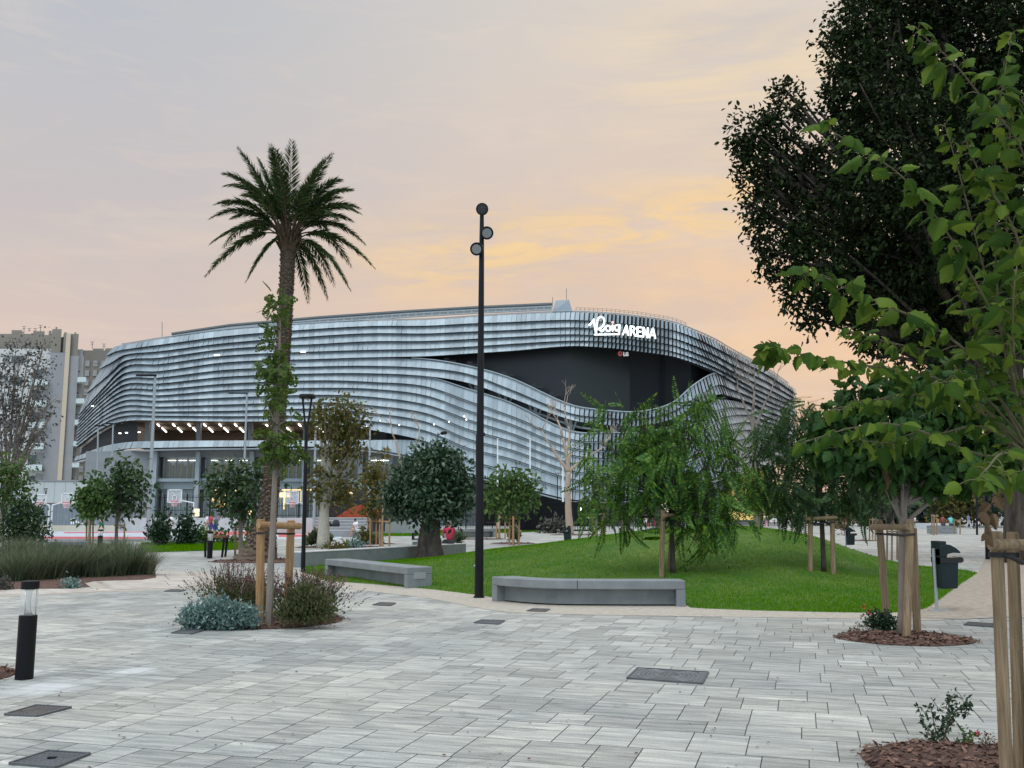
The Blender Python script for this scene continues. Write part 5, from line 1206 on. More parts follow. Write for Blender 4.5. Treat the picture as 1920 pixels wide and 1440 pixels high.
m_palm = leafmat('palm_leaf_mat', (.018, .040, .014), (.036, .068, .021), (.095, .13, .038), .12, .5, .12)
m_oliv = leafmat('stout_tree_leaf_mat', (.012, .032, .016), (.024, .055, .027), (.060, .105, .05), .15, .45, .25)
m_grn2 = leafmat('court_tree_leaf_mat', (.020, .050, .020), (.042, .085, .032), (.10, .155, .06), .25, .45, .3)
m_grn3 = leafmat('slender_tree_leaf_mat', (.030, .068, .012), (.058, .11, .018), (.12, .165, .03), .3, .5, .2)
m_oliv2 = leafmat('stout_tree_crown_mat', (.018, .046, .024), (.042, .084, .044), (.13, .19, .11), .2, .4, .4)
m_grn = leafmat('young_leaf_mat', (.035, .085, .022), (.065, .13, .033), (.12, .19, .05), .3, .5)
m_lime = leafmat('lime_leaf_mat', (.045, .095, .016), (.085, .155, .024), (.16, .21, .035), .32, .5)
m_plane = leafmat('plane_leaf_mat', (.060, .080, .018), (.11, .11, .028), (.17, .12, .035), .3, .55)
m_greyl = leafmat('grey_leaf_mat', (.055, .055, .048), (.095, .092, .078), (.15, .145, .12), .15, .7)
m_brnl = leafmat('dry_leaf_mat', (.070, .045, .024), (.13, .085, .045), (.21, .145, .08), .25, .7)
m_blue = leafmat('silver_shrub_mat', (.10, .17, .155), (.17, .255, .23), (.27, .36, .33), .15, .7)
m_lav = leafmat('rosemary_mat', (.045, .065, .022), (.075, .095, .034), (.13, .12, .06), .2, .7)
m_lavs = leafmat('spike_mat', (.085, .055, .045), (.14, .085, .075), (.30, .13, .15), .15, .8)
m_gr = leafmat('tall_grass_mat', (.036, .064, .030), (.09, .125, .065), (.26, .265, .17), .25, .6)
# ---- date palm
pb0 = G(482, 1052); PY = pb0.y
palm = empty('palm_tree', pb0, 'tall date palm with a feather crown and a scarred leaning trunk', 'palm tree')
tp = catmull([D(x, y, PY) for x, y in ((483, 1053), (497, 990), (506, 930), (514, 850), (523, 760), (529, 680), (534, 600), (538, 520), (541, 452))], 14)
m_ptr = mat('palm_trunk_mat', (.058, .040, .027), .95, col2=(.160, .118, .082), scale=6, stretch=(1.5, 1.5, 3.0), bump=1.0, bscale=14)
b = MB(); n = len(tp); rs = []
for i in range(n):
    t = i / (n - 1); r = .262 - .035 * t + .62 * math.exp(-t * 13) + (.03 * (i % 2)) * (1 if t > .03 else 0)
    if t > .93: r += .06 * (t - .93) / .07
    rs.append(r)
b.tube(tp, rs, 18, jit=.05)
rng = random.Random(4)
for i in range(6, n - 2):                 # cut leaf bases
    for k in range(11):
        a = 2 * PI * (k + .5 * (i % 2)) / 11 + rng.uniform(-.1, .1); rr = rs[i] * .97; p = tp[i] + Vector((math.cos(a) * rr, math.sin(a) * rr, rng.uniform(-.03, .03))); o = Vector((math.cos(a), math.sin(a), 0)); s = Vector((-o.y, o.x, 0)) * .085
        b.add([p - s, p + s, p + o * .05 + Vector((0, 0, .075)) + s * .5, p + o * .05 + Vector((0, 0, .075)) - s * .5, p - s * .6 + Vector((0, 0, .12)), p + s * .6 + Vector((0, 0, .12))], [(0, 1, 2, 3), (3, 2, 5, 4)])
b.build('trunk', m_ptr, palm)
m_boot = mat('palm_boot_mat', (.045, .028, .016), .95, col2=(.11, .075, .035), scale=8)
top = D(541, 447, PY); FR = MB()
tips = [(497,266,.9),(555,264,-.5),(594,279,.7),(637,298,-.8),(659,330,.9),(657,348,-.9),(680,379,.3),(683,411,-.6),(698,493,.4),(650,440,-1.4),(663,551,-.5),(602,546,1.0),(556,545,1.6),(472,537,-.6),(380,514,.2),(415,398,-1.0),(399,368,.6),(420,328,-.5),(433,317,.8),(456,288,-.9),(470,330,1.7),(522,286,-1.0),(578,290,.9),(476,280,.3),(616,292,-.2),(620,385,-2.0),(455,390,-2.2),(500,380,2.2),(590,400,2.4),(535,310,2.0),(440,430,1.5),(640,470,1.8),(510,530,2.0),(600,500,2.2),(545,320,-2.2),(640,320,1.4),(440,352,.4),(470,318,-.3),(634,318,.3),(648,368,-.2),(428,405,.2),(662,398,.7),(405,420,-.6),(676,440,.9),(420,480,-1.3),(395,440,1.2)]
LV = ([], [], [])
rng = np.random.default_rng(11)
for tx, ty, dy in tips:
    e = D(tx, ty, PY); e.y += dy * 1.3; v = (e - top) * (.93 if ty < 400 else .985); e = top + v; L_ = v.length
    st_ = top + Vector((v.x * .06, v.y * .06, .0)) + Vector((0, 0, rng.uniform(-.25, .15)))
    updir = max(0.0, v.z / L_)
    lift = .55 + .55 * (1 - updir) if v.z > -.5 else .85
    mid = top + Vector((v.x * .50, v.y * .50, v.z * .5 + L_ * lift * .47)) if v.z < .9 * L_ * .9 else top + v * .5 + Vector((v.x * -.12, 0, .25))
    N = 46; C_ = bez(st_, mid, e, N)
    FR.tube(C_[:: 3] + [C_[-1]], [.035 * (1 - .85 * i / 12) for i in range(len(C_[::3]) + 1)], 5)
    for i in range(10, N):
        t = i / (N - 1); tan = (C_[min(i + 1, N - 1)] - C_[i - 1]).normalized(); s = tan.cross(Vector((0, 0, 1)))
        s = s.normalized() if s.length > .15 else tan.cross(Vector((0, 1, 0))).normalized()
        upv = s.cross(tan).normalized()
        ll = .54 * (math.sin(PI * min(1, (.12 + .85 * t))) ** .55) * (L_ / 3.2) ** .4
        for sg in (-1, 1):
            for q in range(3):
                d = s * sg * (.75 + rng.uniform(-.15, .15)) + tan * (.75 + .5 * t) + upv * (.02, .28, -.16)[q] + Vector((0, 0, -.15 - .15 * rng.random()))
                LV[0].append(C_[i] + tan * rng.uniform(-.05, .05)); LV[1].append(d); LV[2].append(ll * rng.uniform(.75, 1.1))
FR.build('frond_stem', m_boot, palm)
pos = np.array([list(v) for v in LV[0]]); d = np.array([list(v) for v in LV[1]]); nr = np.cross(d, rng.normal(size=d.shape)) + [0, -.4, .7]
V, Fq = scatter([(0, 0, 0), (.05, .35, .01), (0, 1, -.06), (-.05, .35, .01)], [(0, 1, 2, 3)], pos, d, nr, LV[2]); npmesh('fronds', V, [Fq], m_palm, palm)
b = MB()
for k in range(46):
    a = k * 2.4; z = (k / 46) * .7 - .5; r = .30 - .16 * max(0, z + .1); p = top + Vector((math.cos(a) * r * .8, math.sin(a) * r * .8, z)); q = top + Vector((math.cos(a) * (r + .16), math.sin(a) * (r + .16), z + .34)); b.tube([p, q], [.07, .035], 5)
b.lathe(top - Vector((0, 0, .55)), [(.28, 0), (.33, .25), (.27, .55), (.12, .85)], 12); b.build('crown_boots', m_boot, palm)
# ---- the young slender tree in the round bed
YT = 14.1
tr = empty('young_tree', G(505, 1171), 'slender young tree with leaf tufts rising from the round bed in front of the palm', 'tree')
b = MB(); ax = [D(x, y, YT) for x, y in ((504, 1172), (507, 1080), (511, 1000), (515, 900), (518, 800), (521, 720), (524, 640), (525, 560))]
b.tube(catmull(ax, 4), [.058 - .0016 * i for i in range(29)], 8, jit=.03)
lob = [(520,562,20),(506,580,13),(526,592,15),(510,612,12),(514,655,20),(503,690,20),(524,684,18),(512,720,24),(494,716,12),(520,745,16),(541,702,10),(504,760,10),(512,806,16),(500,820,13),(532,812,15),(516,836,20),(541,846,17),(560,848,14),(500,846,12),(525,862,15),(550,822,10),(496,740,9),(548,776,8)]
for x, y, r in lob: c = D(x, y, YT + random.uniform(-.15, .15)); a = min(ax, key=lambda q: abs(q.z - c.z + .15)); b.tube(bez(a, (a + c) / 2 + Vector((0, 0, -.03)), c, 4), [.012, .01, .007, .004], 4)
b.build('trunk', m_bark, tr)
crown('crown', np.random.default_rng(21), [(D(x, y, YT + (i % 3 - 1) * .12), r * S(YT)) for i, (x, y, r) in enumerate(lob)], 360, .15, m_grn3, tr, pinnate(5, .40, 0, .25, .9), .5, .2)
# ---- the huge dark tree at the upper right
fb_ = Vector((D(1948, 1000, 33).x, 33, 0))
FL = [(1690,90,150,2),(1625,40,75),(1600,110,55),(1640,160,85,-1),(1800,120,160,1),(1900,80,150),(1740,-60,150),(1880,-60,150,2),(1620,230,60),(1710,260,120,-1.5),(1820,280,140),(1480,178,34),(1470,235,50),(1410,250,40),(1395,282,28),(1440,310,65),(1405,340,32),(1500,330,75,1),(1570,280,50,-1),(1420,395,38),(1470,410,75),(1560,390,90,1.5),(1640,360,90,-2),(1465,480,50),(1500,545,48),(1545,500,80,-1),(1530,585,40),(1590,580,45),(1640,500,95),(1730,430,120,-2),(1760,540,100),(1690,580,60),(1850,430,130),(1880,560,110,-1),(1630,640,35),(1700,650,55),(1780,640,70),(1950,300,170),(1980,520,150),(1540,215,26),(1560,190,20),(1900,190,120)]
FLB = lobespx(FL, 33)
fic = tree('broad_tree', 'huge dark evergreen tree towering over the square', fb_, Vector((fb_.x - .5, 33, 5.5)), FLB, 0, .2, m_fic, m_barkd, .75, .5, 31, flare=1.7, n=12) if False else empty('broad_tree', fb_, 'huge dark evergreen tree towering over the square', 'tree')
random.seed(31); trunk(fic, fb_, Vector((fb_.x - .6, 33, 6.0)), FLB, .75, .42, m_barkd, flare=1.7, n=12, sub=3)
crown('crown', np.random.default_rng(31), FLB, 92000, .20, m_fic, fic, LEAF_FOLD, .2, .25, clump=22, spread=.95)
# ---- near mulberry in the right corner: long leafy shoots
mb_root = Vector((D(1932, 1440, 5.75).x, 5.75, 0)); mt_ = empty('mulberry_tree', mb_root, 'nearest mulberry tree with large toothed leaves on long shoots', 'tree')
m_shoot = mat('shoot_mat', (.075, .07, .03), .85, col2=(.14, .115, .06), scale=8)
B_ = MB(); fk = D(1925, 800, 5.7); B_.tube([mb_root, mb_root.lerp(fk, .5) + Vector((.02, 0, 0)), fk], [.045, .036, .028], 9, jit=.04)
SH = [ # px paths with depth
 ([(1925,820,5.7),(1885,650,5.5),(1868,600,5.45),(1812,500,5.35),(1768,425,5.3),(1690,330,5.25),(1610,278,5.2),(1538,232,5.15)], 58, 27),
 ([(1925,700,5.7),(1935,420,5.55),(1915,280,5.45),(1850,195,5.35),(1790,120,5.3),(1745,80,5.3),(1716,50,5.3)], 60, 24),
 ([(1920,780,5.7),(1880,640,5.65),(1868,500,5.6),(1866,380,5.6),(1868,250,5.55),(1885,130,5.5),(1900,60,5.5)], 55, 30),
 ([(1925,840,5.7),(1840,690,5.5),(1760,620,5.4),(1680,580,5.3),(1600,548,5.25),(1545,520,5.2),(1488,510,5.2)], 54, 26),
 ([(1925,840,5.7),(1800,730,5.6),(1700,698,5.5),(1600,682,5.4),(1520,668,5.35),(1460,655,5.3),(1432,648,5.3)], 48, 30),
 ([(1925,820,5.7),(1850,720,5.5),(1790,715,5.35),(1760,718,5.25)], 60, 8),
 ([(1930,800,5.6),(1905,700,5.4),(1900,560,5.3),(1915,450,5.3)], 58, 14),
 ([(1925,850,5.7),(1820,760,5.8),(1720,740,5.8),(1640,750,5.8),(1570,770,5.8)], 42, 24),
 ([(1925,830,5.7),(1780,680,5.9),(1660,640,5.9),(1580,620,5.9)], 40, 20),
 ([(1925,860,5.6),(1880,850,5.2),(1850,880,5.0),(1830,900,4.9)], 62, 7),
 ([(1930,870,5.6),(1900,900,5.1),(1885,890,4.9)], 70, 6),
 ([(1925,850,5.7),(1840,800,5.6),(1740,820,5.5),(1650,830,5.4),(1560,812,5.35)], 46, 18),
 ([(1925,860,5.7),(1830,850,5.5),(1700,800,5.35),(1610,800,5.3),(1510,828,5.25)], 46, 16),
 ([(1935,780,5.7),(1960,500,5.6),(1930,250,5.5),(1915,180,5.5)], 56, 16),
 ([(1935,700,5.7),(1900,520,5.8),(1885,380,5.8),(1895,220,5.8),(1880,150,5.8)], 48, 20),
 ([(1930,760,5.7),(1880,690,5.9),(1820,600,5.95),(1790,520,5.95)], 46, 18),
 ([(1930,880,5.7),(1870,800,5.9),(1830,690,5.9),(1840,620,5.9)], 46, 18),
 ([(1935,600,5.7),(1905,440,5.4),(1840,330,5.4),(1810,260,5.4)], 50, 18),
 ([(1925,760,5.7),(1860,560,5.75),(1800,330,5.8),(1770,230,5.8)], 44, 18)]
TM = [lobed(1, .32, True), lobed(2, .22, False), lobed(3, .45, True)]
acc = [([], [], [], []) for _ in TM]; rng = np.random.default_rng(77)
for path, spx, cnt in SH:
    P = catmull([D(x, y, Y) for x, y, Y in path], 8); B_.tube(P, [.009 - .0065 * i / (len(P) - 1) for i in range(len(P))], 6)
    Lt = plen(P); cnt = int(cnt * 1.75)
    for k in range(cnt):
        t = .16 + .84 * (k + .5) / cnt; i = min(len(P) - 2, int(t * (len(P) - 1))); p = P[i]; tan = (P[i + 1] - P[i]).normalized(); side = tan.cross(Vector((0, 0, 1)))
        side = side.normalized() if side.length > .2 else Vector((1, 0, 0)); sg = 1 if k % 2 else -1
        dd = side * sg * rng.uniform(.3, 1.0) + tan * rng.uniform(.1, .6) + Vector((0, rng.uniform(-.5, .3), rng.uniform(-.35, .25)))
        q = p + dd.normalized() * rng.uniform(.025, .10); B_.tube([p, (p + q) / 2 + Vector((0, 0, .008)), q], .0028, 4, cap=False)
        ld = dd.normalized() * rng.uniform(.4, 1.2) + Vector((rng.normal() * .5, rng.normal() * .5 - .1, rng.uniform(-1.5, .15)))
        a = acc[rng.integers(0, len(TM))]; sz = spx * S(5.4) * rng.uniform(.42, .98) * (1.0 if t < .85 else .8)
        a[0].append(list(q)); a[1].append(list(ld)); a[2].append([rng.normal() * .6 + side.x * sg * .3, -.65 + rng.normal() * .5, .75 + rng.normal() * .4]); a[3].append(sz)
B_.build('trunk', m_shoot, mt_)
Vs, Fs, o = [], [], 0
for a, T_ in zip(acc, TM):
    V, Fq = scatter(T_[0], T_[1], np.array(a[0]), np.array(a[1]), np.array(a[2]), a[3]); Vs.append(V); Fs.append(Fq + o); o += len(V)
npmesh('leaves', np.concatenate(Vs), [np.concatenate(Fs)], m_mul, mt_, smooth=True)
pos = [D(x, y, 5.4) for x, y in ((1868,930),(1855,945),(1843,960),(1850,985),(1862,965),(1878,920),(1846,1000))]
d = np.array([[random.gauss(-.1, .5), random.gauss(-.2, .4), -1] for _ in pos]); V, Fq = scatter(TM[2][0], TM[2][1], np.array([list(p) for p in pos]), d, np.array([[random.uniform(-.6, .6), -1, .3] for _ in pos]), np.full(len(pos), .085)); npmesh('dry_leaves', V, [Fq], m_brnl, mt_, smooth=True)
# ---- second mulberry with stakes
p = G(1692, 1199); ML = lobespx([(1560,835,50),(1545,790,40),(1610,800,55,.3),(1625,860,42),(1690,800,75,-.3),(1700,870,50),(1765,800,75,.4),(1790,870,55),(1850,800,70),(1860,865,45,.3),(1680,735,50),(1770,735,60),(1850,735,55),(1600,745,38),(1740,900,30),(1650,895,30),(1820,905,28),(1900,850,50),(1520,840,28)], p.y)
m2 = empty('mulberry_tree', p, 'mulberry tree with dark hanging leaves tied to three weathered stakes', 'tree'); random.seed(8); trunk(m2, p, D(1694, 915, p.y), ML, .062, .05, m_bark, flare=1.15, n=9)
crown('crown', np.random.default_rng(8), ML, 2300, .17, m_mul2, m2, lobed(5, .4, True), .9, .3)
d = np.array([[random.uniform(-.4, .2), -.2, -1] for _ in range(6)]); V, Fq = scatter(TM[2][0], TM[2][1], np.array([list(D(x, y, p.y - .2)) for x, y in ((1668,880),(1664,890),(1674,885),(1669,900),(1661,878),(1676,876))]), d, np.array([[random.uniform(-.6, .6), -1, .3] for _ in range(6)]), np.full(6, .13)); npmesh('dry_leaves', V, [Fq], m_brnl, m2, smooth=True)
# ---- weeping feathery trees
def weeping(label, base, fork, lob, Y, n, size, m, seed, r=.06, up=.3):
    L_ = lobespx(lob, Y); t = empty('feathery_tree', base, label, 'tree'); random.seed(seed); trunk(t, base, fork, L_, r, r * .8, m_barkd if seed % 2 else m_bark, flare=1.15, sub=2)
    crown('crown', np.random.default_rng(seed), L_, n, size, m, t, pinnate(15, .17, 0, .55, .62), .95, .35, up=up); return t
b0 = lz(1262, 1075)
FE = [(1135,770,22),(1155,800,36),(1120,830,18),(1140,860,36),(1130,920,40),(1122,965,24),(1150,945,32),(1190,800,40),(1180,860,50),(1240,820,45,.4),(1230,880,60,-.4),(1290,780,40),(1285,840,60),(1320,745,28),(1345,725,16),(1305,755,22),(1270,770,22),(1340,800,40),(1350,860,55),(1330,920,60,-.3),(1290,940,45,.5),(1302,985,28),(1330,975,34,-.4),(1345,945,42),(1235,850,45,.5),(1215,830,40),(1260,810,36),(1240,790,26),(1365,930,30),(1390,890,22),(1375,840,25),(1270,920,40,.4),(1215,930,40),(1306,1018,16),(1325,1010,16),(1185,915,35),(1400,965,14),(1385,955,18),(1360,975,22),(1255,850,35,-.6),(1410,905,14),(1165,975,16),(1190,768,16),(1200,955,22)]
weeping('weeping feathery tree with drooping bright green fronds on the lawn', b0, D(1258, 940, b0.y), FE, b0.y, 820, .58, m_fea, 41, .06)
b1 = lz(1545, 1072)
weeping('darker feathery tree with a thin dark trunk on the mound slope', b1, D(1538, 905, b1.y), [(1440,800,28),(1470,790,36),(1430,850,25),(1480,840,46),(1540,830,50),(1600,850,50),(1520,890,45),(1470,900,40),(1580,905,45),(1450,920,25),(1640,880,40),(1620,930,30),(1490,945,28),(1660,920,30),(1550,780,40),(1500,775,30)], b1.y, 640, .58, m_fea2, 43, .06)
# ---- stout round tree with the thick trunk
b2 = Vector((D(808, 1040, 35.5).x, 35.5, 0)); b2.z = lawnz(b2.x, b2.y) - .03
OL = lobespx([(810,890,44),(772,892,33),(755,915,30),(790,905,42,-.5),(850,890,36),(866,935,26),(880,925,14),(728,935,12),(742,900,14),(802,846,12),(820,920,46,.3),(765,942,28),(800,945,36,-.6),(840,948,28),(750,940,22),(815,864,25),(790,864,20),(840,866,20),(872,905,18),(738,915,14),(745,955,15),(778,972,12),(850,974,12),(825,850,12),(868,950,16)], 35.5)
ol = empty('stout_tree', b2, 'stout round evergreen with a thick gnarled trunk behind the straight bench', 'tree'); random.seed(9)
b = MB(); ax = [D(807, 1048, 35.5), D(806, 1030, 35.5), D(806, 1010, 35.5), D(807, 990, 35.5), D(809, 965, 35.5), D(812, 930, 35.5)]
ax = catmull(ax, 4); vs = []
b.tube(ax, [.50 - .012 * i + .1 * math.exp(-i * .9) for i in range(len(ax))], 22, jit=.09)
for c, r in OL[::2]: q = ax[-3]; b.tube(bez(q, (q + c) / 2 + Vector((0, 0, .2)), c, 5), [.13, .1, .07, .04, .02], 6)
b.build('trunk', m_barkd, ol, smooth=True)
crown('crown', np.random.default_rng(9), OL, 7000, .19, m_oliv2, ol, LEAF_FOLD, .0, .45, clump=10, spread=.8)
# ---- middle distance trees
def lp(l, Y): return lobespx(l, Y)
p = G(606, 1028); tree('plane_tree', 'plane tree with a pale trunk and yellowing crown', p, D(609, 925, p.y), lp([(610,775,26),(640,768,28),(668,785,24),(630,800,30),(600,795,16),(655,815,26),(675,800,14),(620,830,22),(645,850,24),(615,870,24),(600,900,22),(640,905,24),(660,920,18),(615,925,26),(665,850,14),(678,840,10),(640,940,14),(596,925,12)], p.y), 2700, .24, m_plane, m_barkp, .30, .2, 51, up=.6, clump=6, tmpl=LEAF_FOLD, flare=1.1)
p = G(452, 1045); tree('court_tree', 'dark green young tree beside the court and the palm', p, D(452, 965, p.y), lp([(420,885,14),(410,905,20),(440,890,22),(465,895,22),(430,920,28),(462,925,30),(480,905,18),(415,930,16),(450,950,24),(475,950,20),(490,880,12),(430,950,14),(500,880,14),(520,900,12),(395,915,8)], p.y), 1250, .24, m_grn2, m_bark, .07, .06, 53, clump=5, tmpl=LEAF_FOLD)
p = G(167, 1023); tree('young_tree', 'lower of two young trees beyond the tall grasses', p, D(169, 970, p.y), lp([(175,920,14),(165,935,14),(185,940,16),(172,950,14),(160,945,8),(195,925,9)], p.y), 950, .30, m_grn, m_bark, .07, .06, 55, clump=6, tmpl=LEAF_FOLD)
p = G(218, 1022); tree('young_tree', 'taller darker one of two young trees beyond the tall grasses', p, D(219, 965, p.y), lp([(225,870,14),(215,890,18),(240,885,16),(255,895,13),(225,910,24),(205,925,18),(245,915,18),(262,920,11),(225,940,20),(248,945,14),(205,945,14),(270,895,8),(285,915,7),(262,955,8),(235,955,12)], p.y), 1150, .30, m_grn2, m_bark, .09, .07, 56, clump=5, tmpl=LEAF_FOLD)
p = G(962, 1022); tree('young_tree', 'light green young tree next to the tall spotlight post', p, D(963, 965, p.y), lp([(930,910,16),(950,905,18),(975,905,20),(995,912,14),(935,930,20),(965,930,22),(990,935,18),(950,950,16),(980,948,16),(1005,925,10),(920,935,12),(945,890,9),(968,890,8)], p.y), 1150, .30, m_grn, m_bark, .07, .05, 57, clump=5, tmpl=LEAF_FOLD)
p = G(936, 1010); tree('young_tree', 'thin staked sapling half hidden behind the light green tree', p, D(936, 965, p.y), lp([(930,945,12),(942,935,12)], p.y), 400, .3, m_grn, m_bark, .07, .05, 58)
p = G(716, 1030); tree('thin_tree', 'thin reddish tree with sparse brown leaves, taller of the staked pair', p, D(719, 900, p.y), lp([(722,850,9),(716,880,12),(726,905,10),(712,935,10),(722,960,9),(730,880,6)], p.y), 150, .24, m_plane, m_barkt, .055, .03, 59, sub=1)
p = G(697, 1021); tree('thin_tree', 'thin yellow green tree behind the reddish thin tree', p, D(698, 930, p.y), lp([(700,880,10),(694,900,13),(706,915,14),(698,940,14),(708,955,12),(694,960,10),(712,890,8)], p.y), 1000, .26, m_plane, m_bark, .06, .04, 60, clump=5)
p = G(1425, 999); tree('young_tree', 'small bushy yellow green tree beyond the mound crest', p, D(1427, 945, p.y), lp([(1420,905,18),(1440,915,16),(1410,925,16),(1430,935,20),(1448,940,14),(1415,945,14)], p.y), 1800, .42, m_lime, m_bark, .25, .2, 61, clump=6)
p = G(1120, 1023); tree('young_tree', 'sparse staked sapling beside the weeping tree', p, D(1119, 960, p.y), lp([(1112,890,9),(1122,905,10),(1110,925,10),(1124,930,10),(1115,945,9)], p.y), 500, .24, m_grn, m_bark, .05, .03, 62, clump=4)
# bare trees
def bare(label, base, pts, bark, seed, r, twigs=3, leaves=0):
    t = empty('bare_tree', base, label, 'tree'); random.seed(seed); b = MB(); Y = base.y
    def grow(p, d, l, r, dep):
        q = p + d * l * .5 + Vector((random.gauss(0, .05), random.gauss(0, .05), 0)) * l; e = p + d * l + Vector((random.gauss(0, .08), random.gauss(0, .08), .05)) * l; b.tube([p, q, e], [r, r * .85, r * .65], 6 if dep > 2 else 4)
        if dep: 
            for _ in range(3 if dep < 3 else 2): nd = (d + Vector((random.gauss(0, .5), random.gauss(0, .5), random.gauss(.1, .3)))).normalized(); grow(e, nd, l * random.uniform(.55, .8), r * .55, dep - 1)
    for path, rr, dep in pts:
        P = catmull([D(x, y, Y) for x, y in path], 5); b.tube(P, [rr * (1 - .45 * i / (len(P) - 1)) for i in range(len(P))], 9, jit=.06)
        d = (P[-1] - P[-3]).normalized(); grow(P[-1], d, r, rr * .5, dep)
    b.build('trunk', bark, t, smooth=True); return t
p = G(1066, 1002); bare('bare pale trunked tree with open forked limbs in front of the silver panels', p, [([(1069, 1003), (1066, 960), (1064, 920), (1066, 885)], .34, 0), ([(1066, 885), (1062, 850), (1055, 822)], .19, 3), ([(1066, 885), (1048, 860), (1034, 838)], .15, 3), ([(1066, 885), (1085, 868), (1100, 858)], .15, 2), ([(1062, 850), (1068, 820), (1066, 800)], .12, 3)], m_barkt, 5, 1.6)
p = G(1408, 996); bare('grey bare tree rising in front of the arena corner', p, [([(1418, 990), (1416, 900), (1412, 820), (1412, 770)], .30, 3), ([(1413, 800), (1400, 770), (1392, 750)], .15, 3), ([(1414, 810), (1428, 770), (1436, 752)], .15, 3)], m_bark, 6, 2.0)
p = G(757, 1000); bare('thin bare reddish tree between the staked pair and the stout tree', p, [([(757, 1000), (755, 900), (748, 850), (741, 825)], .15, 3)], m_barkt, 7, 1.4); p = G(786, 1000); bare('thin bare sapling above the stout tree', p, [([(790, 1000), (788, 880), (786, 830)], .13, 3)], m_barkt, 8, 1.2)
# left trees and bushes
p = G(-6, 1012); tree('dry_tree', 'tall grey leaved half dry tree before the white apartments', p, D(14, 930, p.y), lp([(30,650,22),(55,660,24),(75,680,22),(30,690,32),(80,710,20),(0,700,34),(55,740,36),(95,745,14),(10,750,38),(80,770,24),(100,775,10),(40,790,40),(0,800,40),(70,810,24),(20,840,36),(50,850,26),(-20,760,40),(85,640,10)], p.y), 3000, .24, m_greyl, m_bark, .22, .16, 71, clump=5, sub=3, flare=1.2)
p = G(5, 1036); tree('young_tree', 'bright green young tree beneath the half dry tree', p, D(5, 940, p.y), lp([(0,880,24),(30,885,22),(10,910,28),(40,905,14),(45,870,14),(20,940,16),(-15,920,30),(40,930,10)], p.y), 1100, .20, m_grn, m_bark, .05, .04, 72, clump=5, tmpl=LEAF_FOLD)
def bush(name, label, base, lob, Y, n, size, m, seed, tmpl=LEAF_FOLD, droop=-.4, cat='shrub', clump=5, **k):
    t = empty(name, base, label, cat, k.get('group')); random.seed(seed); L_ = lp(lob, Y); b = MB()
    for c, r in L_: b.tube(bez(base, (Vector(base) + c) / 2, c, 4), [.02, .016, .012, .006], 4)
    b.build('stems', m_bark, t); crown('foliage', np.random.default_rng(seed), L_, n, size, m, t, tmpl, droop, k.get('shell', .45), clump); return t
p = G(45, 1036); bush('round_bush', 'tall conical green bush in front of the basketball hoops', p, [(45,940,12),(40,960,22),(58,965,20),(25,980,22),(50,990,30),(72,992,16),(20,1005,24),(60,1010,26),(40,1020,22)], p.y, 2600, .17, m_grn2, 73)
p = G(301, 1024); bush('conical_shrub', 'small dark conical shrub by the court mast and walker in white', p, [(301,968,4),(301,985,9),(300,1000,11),(300,1013,11)], p.y, 900, .22, m_oliv, 74); p = G(349, 1022); bush('conical_shrub', 'small dark conical shrub between walker in white and wooden bench', p, [(352,970,4),(351,985,9),(349,1000,12),(346,1012,12),(360,1014,9)], p.y, 900, .22, m_oliv, 75)
p = G(376, 1019); bush('low_shrub', 'low green shrubs at the court edge behind the far lawn', p, [(374,1008,10),(385,1012,9),(400,1013,8),(420,1012,7),(440,1013,7)], p.y, 900, .22, m_grn, 76)
p = G(510, 1040); bush('low_shrub', 'shrubby suckers at the foot of the palm', p, [(480,985,9),(472,1000,8),(486,1010,7)], p.y, 300, .16, m_grn, 77)
p = G(598, 1026); bush('strappy_plant', 'larger spiky grey green plant at the plane trunk', p, [(590,1012,8),(598,1005,8),(582,1018,7),(600,1020,7)], p.y, 260, .32, m_gr, 78, LEAF_FLAT, -1.2, clump=0); p = G(616, 1024); bush('strappy_plant', 'smaller spiky grey green plant at the plane trunk', p, [(612,1015,6),(618,1012,5)], p.y, 120, .3, m_gr, 79, LEAF_FLAT, -1.2, clump=0)
p = G(668, 1029); bush('low_shrub', 'small grey shrub on the mulch under the plane tree', p, [(662,1026,6),(670,1024,7)], p.y, 300, .16, m_blue, 80); p = G(684, 1021); bush('low_shrub', 'rounded olive shrub at the foot of the reddish stakes', p, [(684,1012,7),(688,1005,6),(680,1008,5)], p.y, 400, .2, m_plane, 81); p = G(703, 1020); bush('low_shrub', 'small blue green shrub between the two staked thin trees', p, [(703,1014,6),(706,1010,5)], p.y, 260, .18, m_blue, 82)
p = G(630, 1031); bush('low_shrub', 'low yellow brown ground cover around the plane tree', p, [(615,1030,3),(630,1029,4),(645,1029,4)], p.y, 400, .14, m_plane, 83); p = G(858, 1024); bush('strappy_plant', 'spiky pale plant behind the person in red', p, [(855,1015,6),(862,1012,6)], p.y, 140, .35, m_gr, 84, LEAF_FLAT, -1.2, clump=0)
p = G(962, 1017); bush('strappy_plant', 'spiky pale plant between the stakes of the light green tree', p, [(965,1007,7),(963,1000,5)], p.y, 160, .4, m_gr, 85, LEAF_FLAT, -1.2, clump=0)
p = G(1060, 1000); bush('low_shrub', 'low dry shrubs before the louvred enclosure', p, [(1040,991,6),(1052,988,6),(1025,990,5)], p.y, 500, .35, m_greyl, 86)
p = G(1500, 1000); bush('low_shrub', 'thin reddish sapling behind the darker feathery tree', D(1578, 1003, 78), [(1575,985,10),(1582,975,8)], 78, 90, .4, m_brnl, 87)
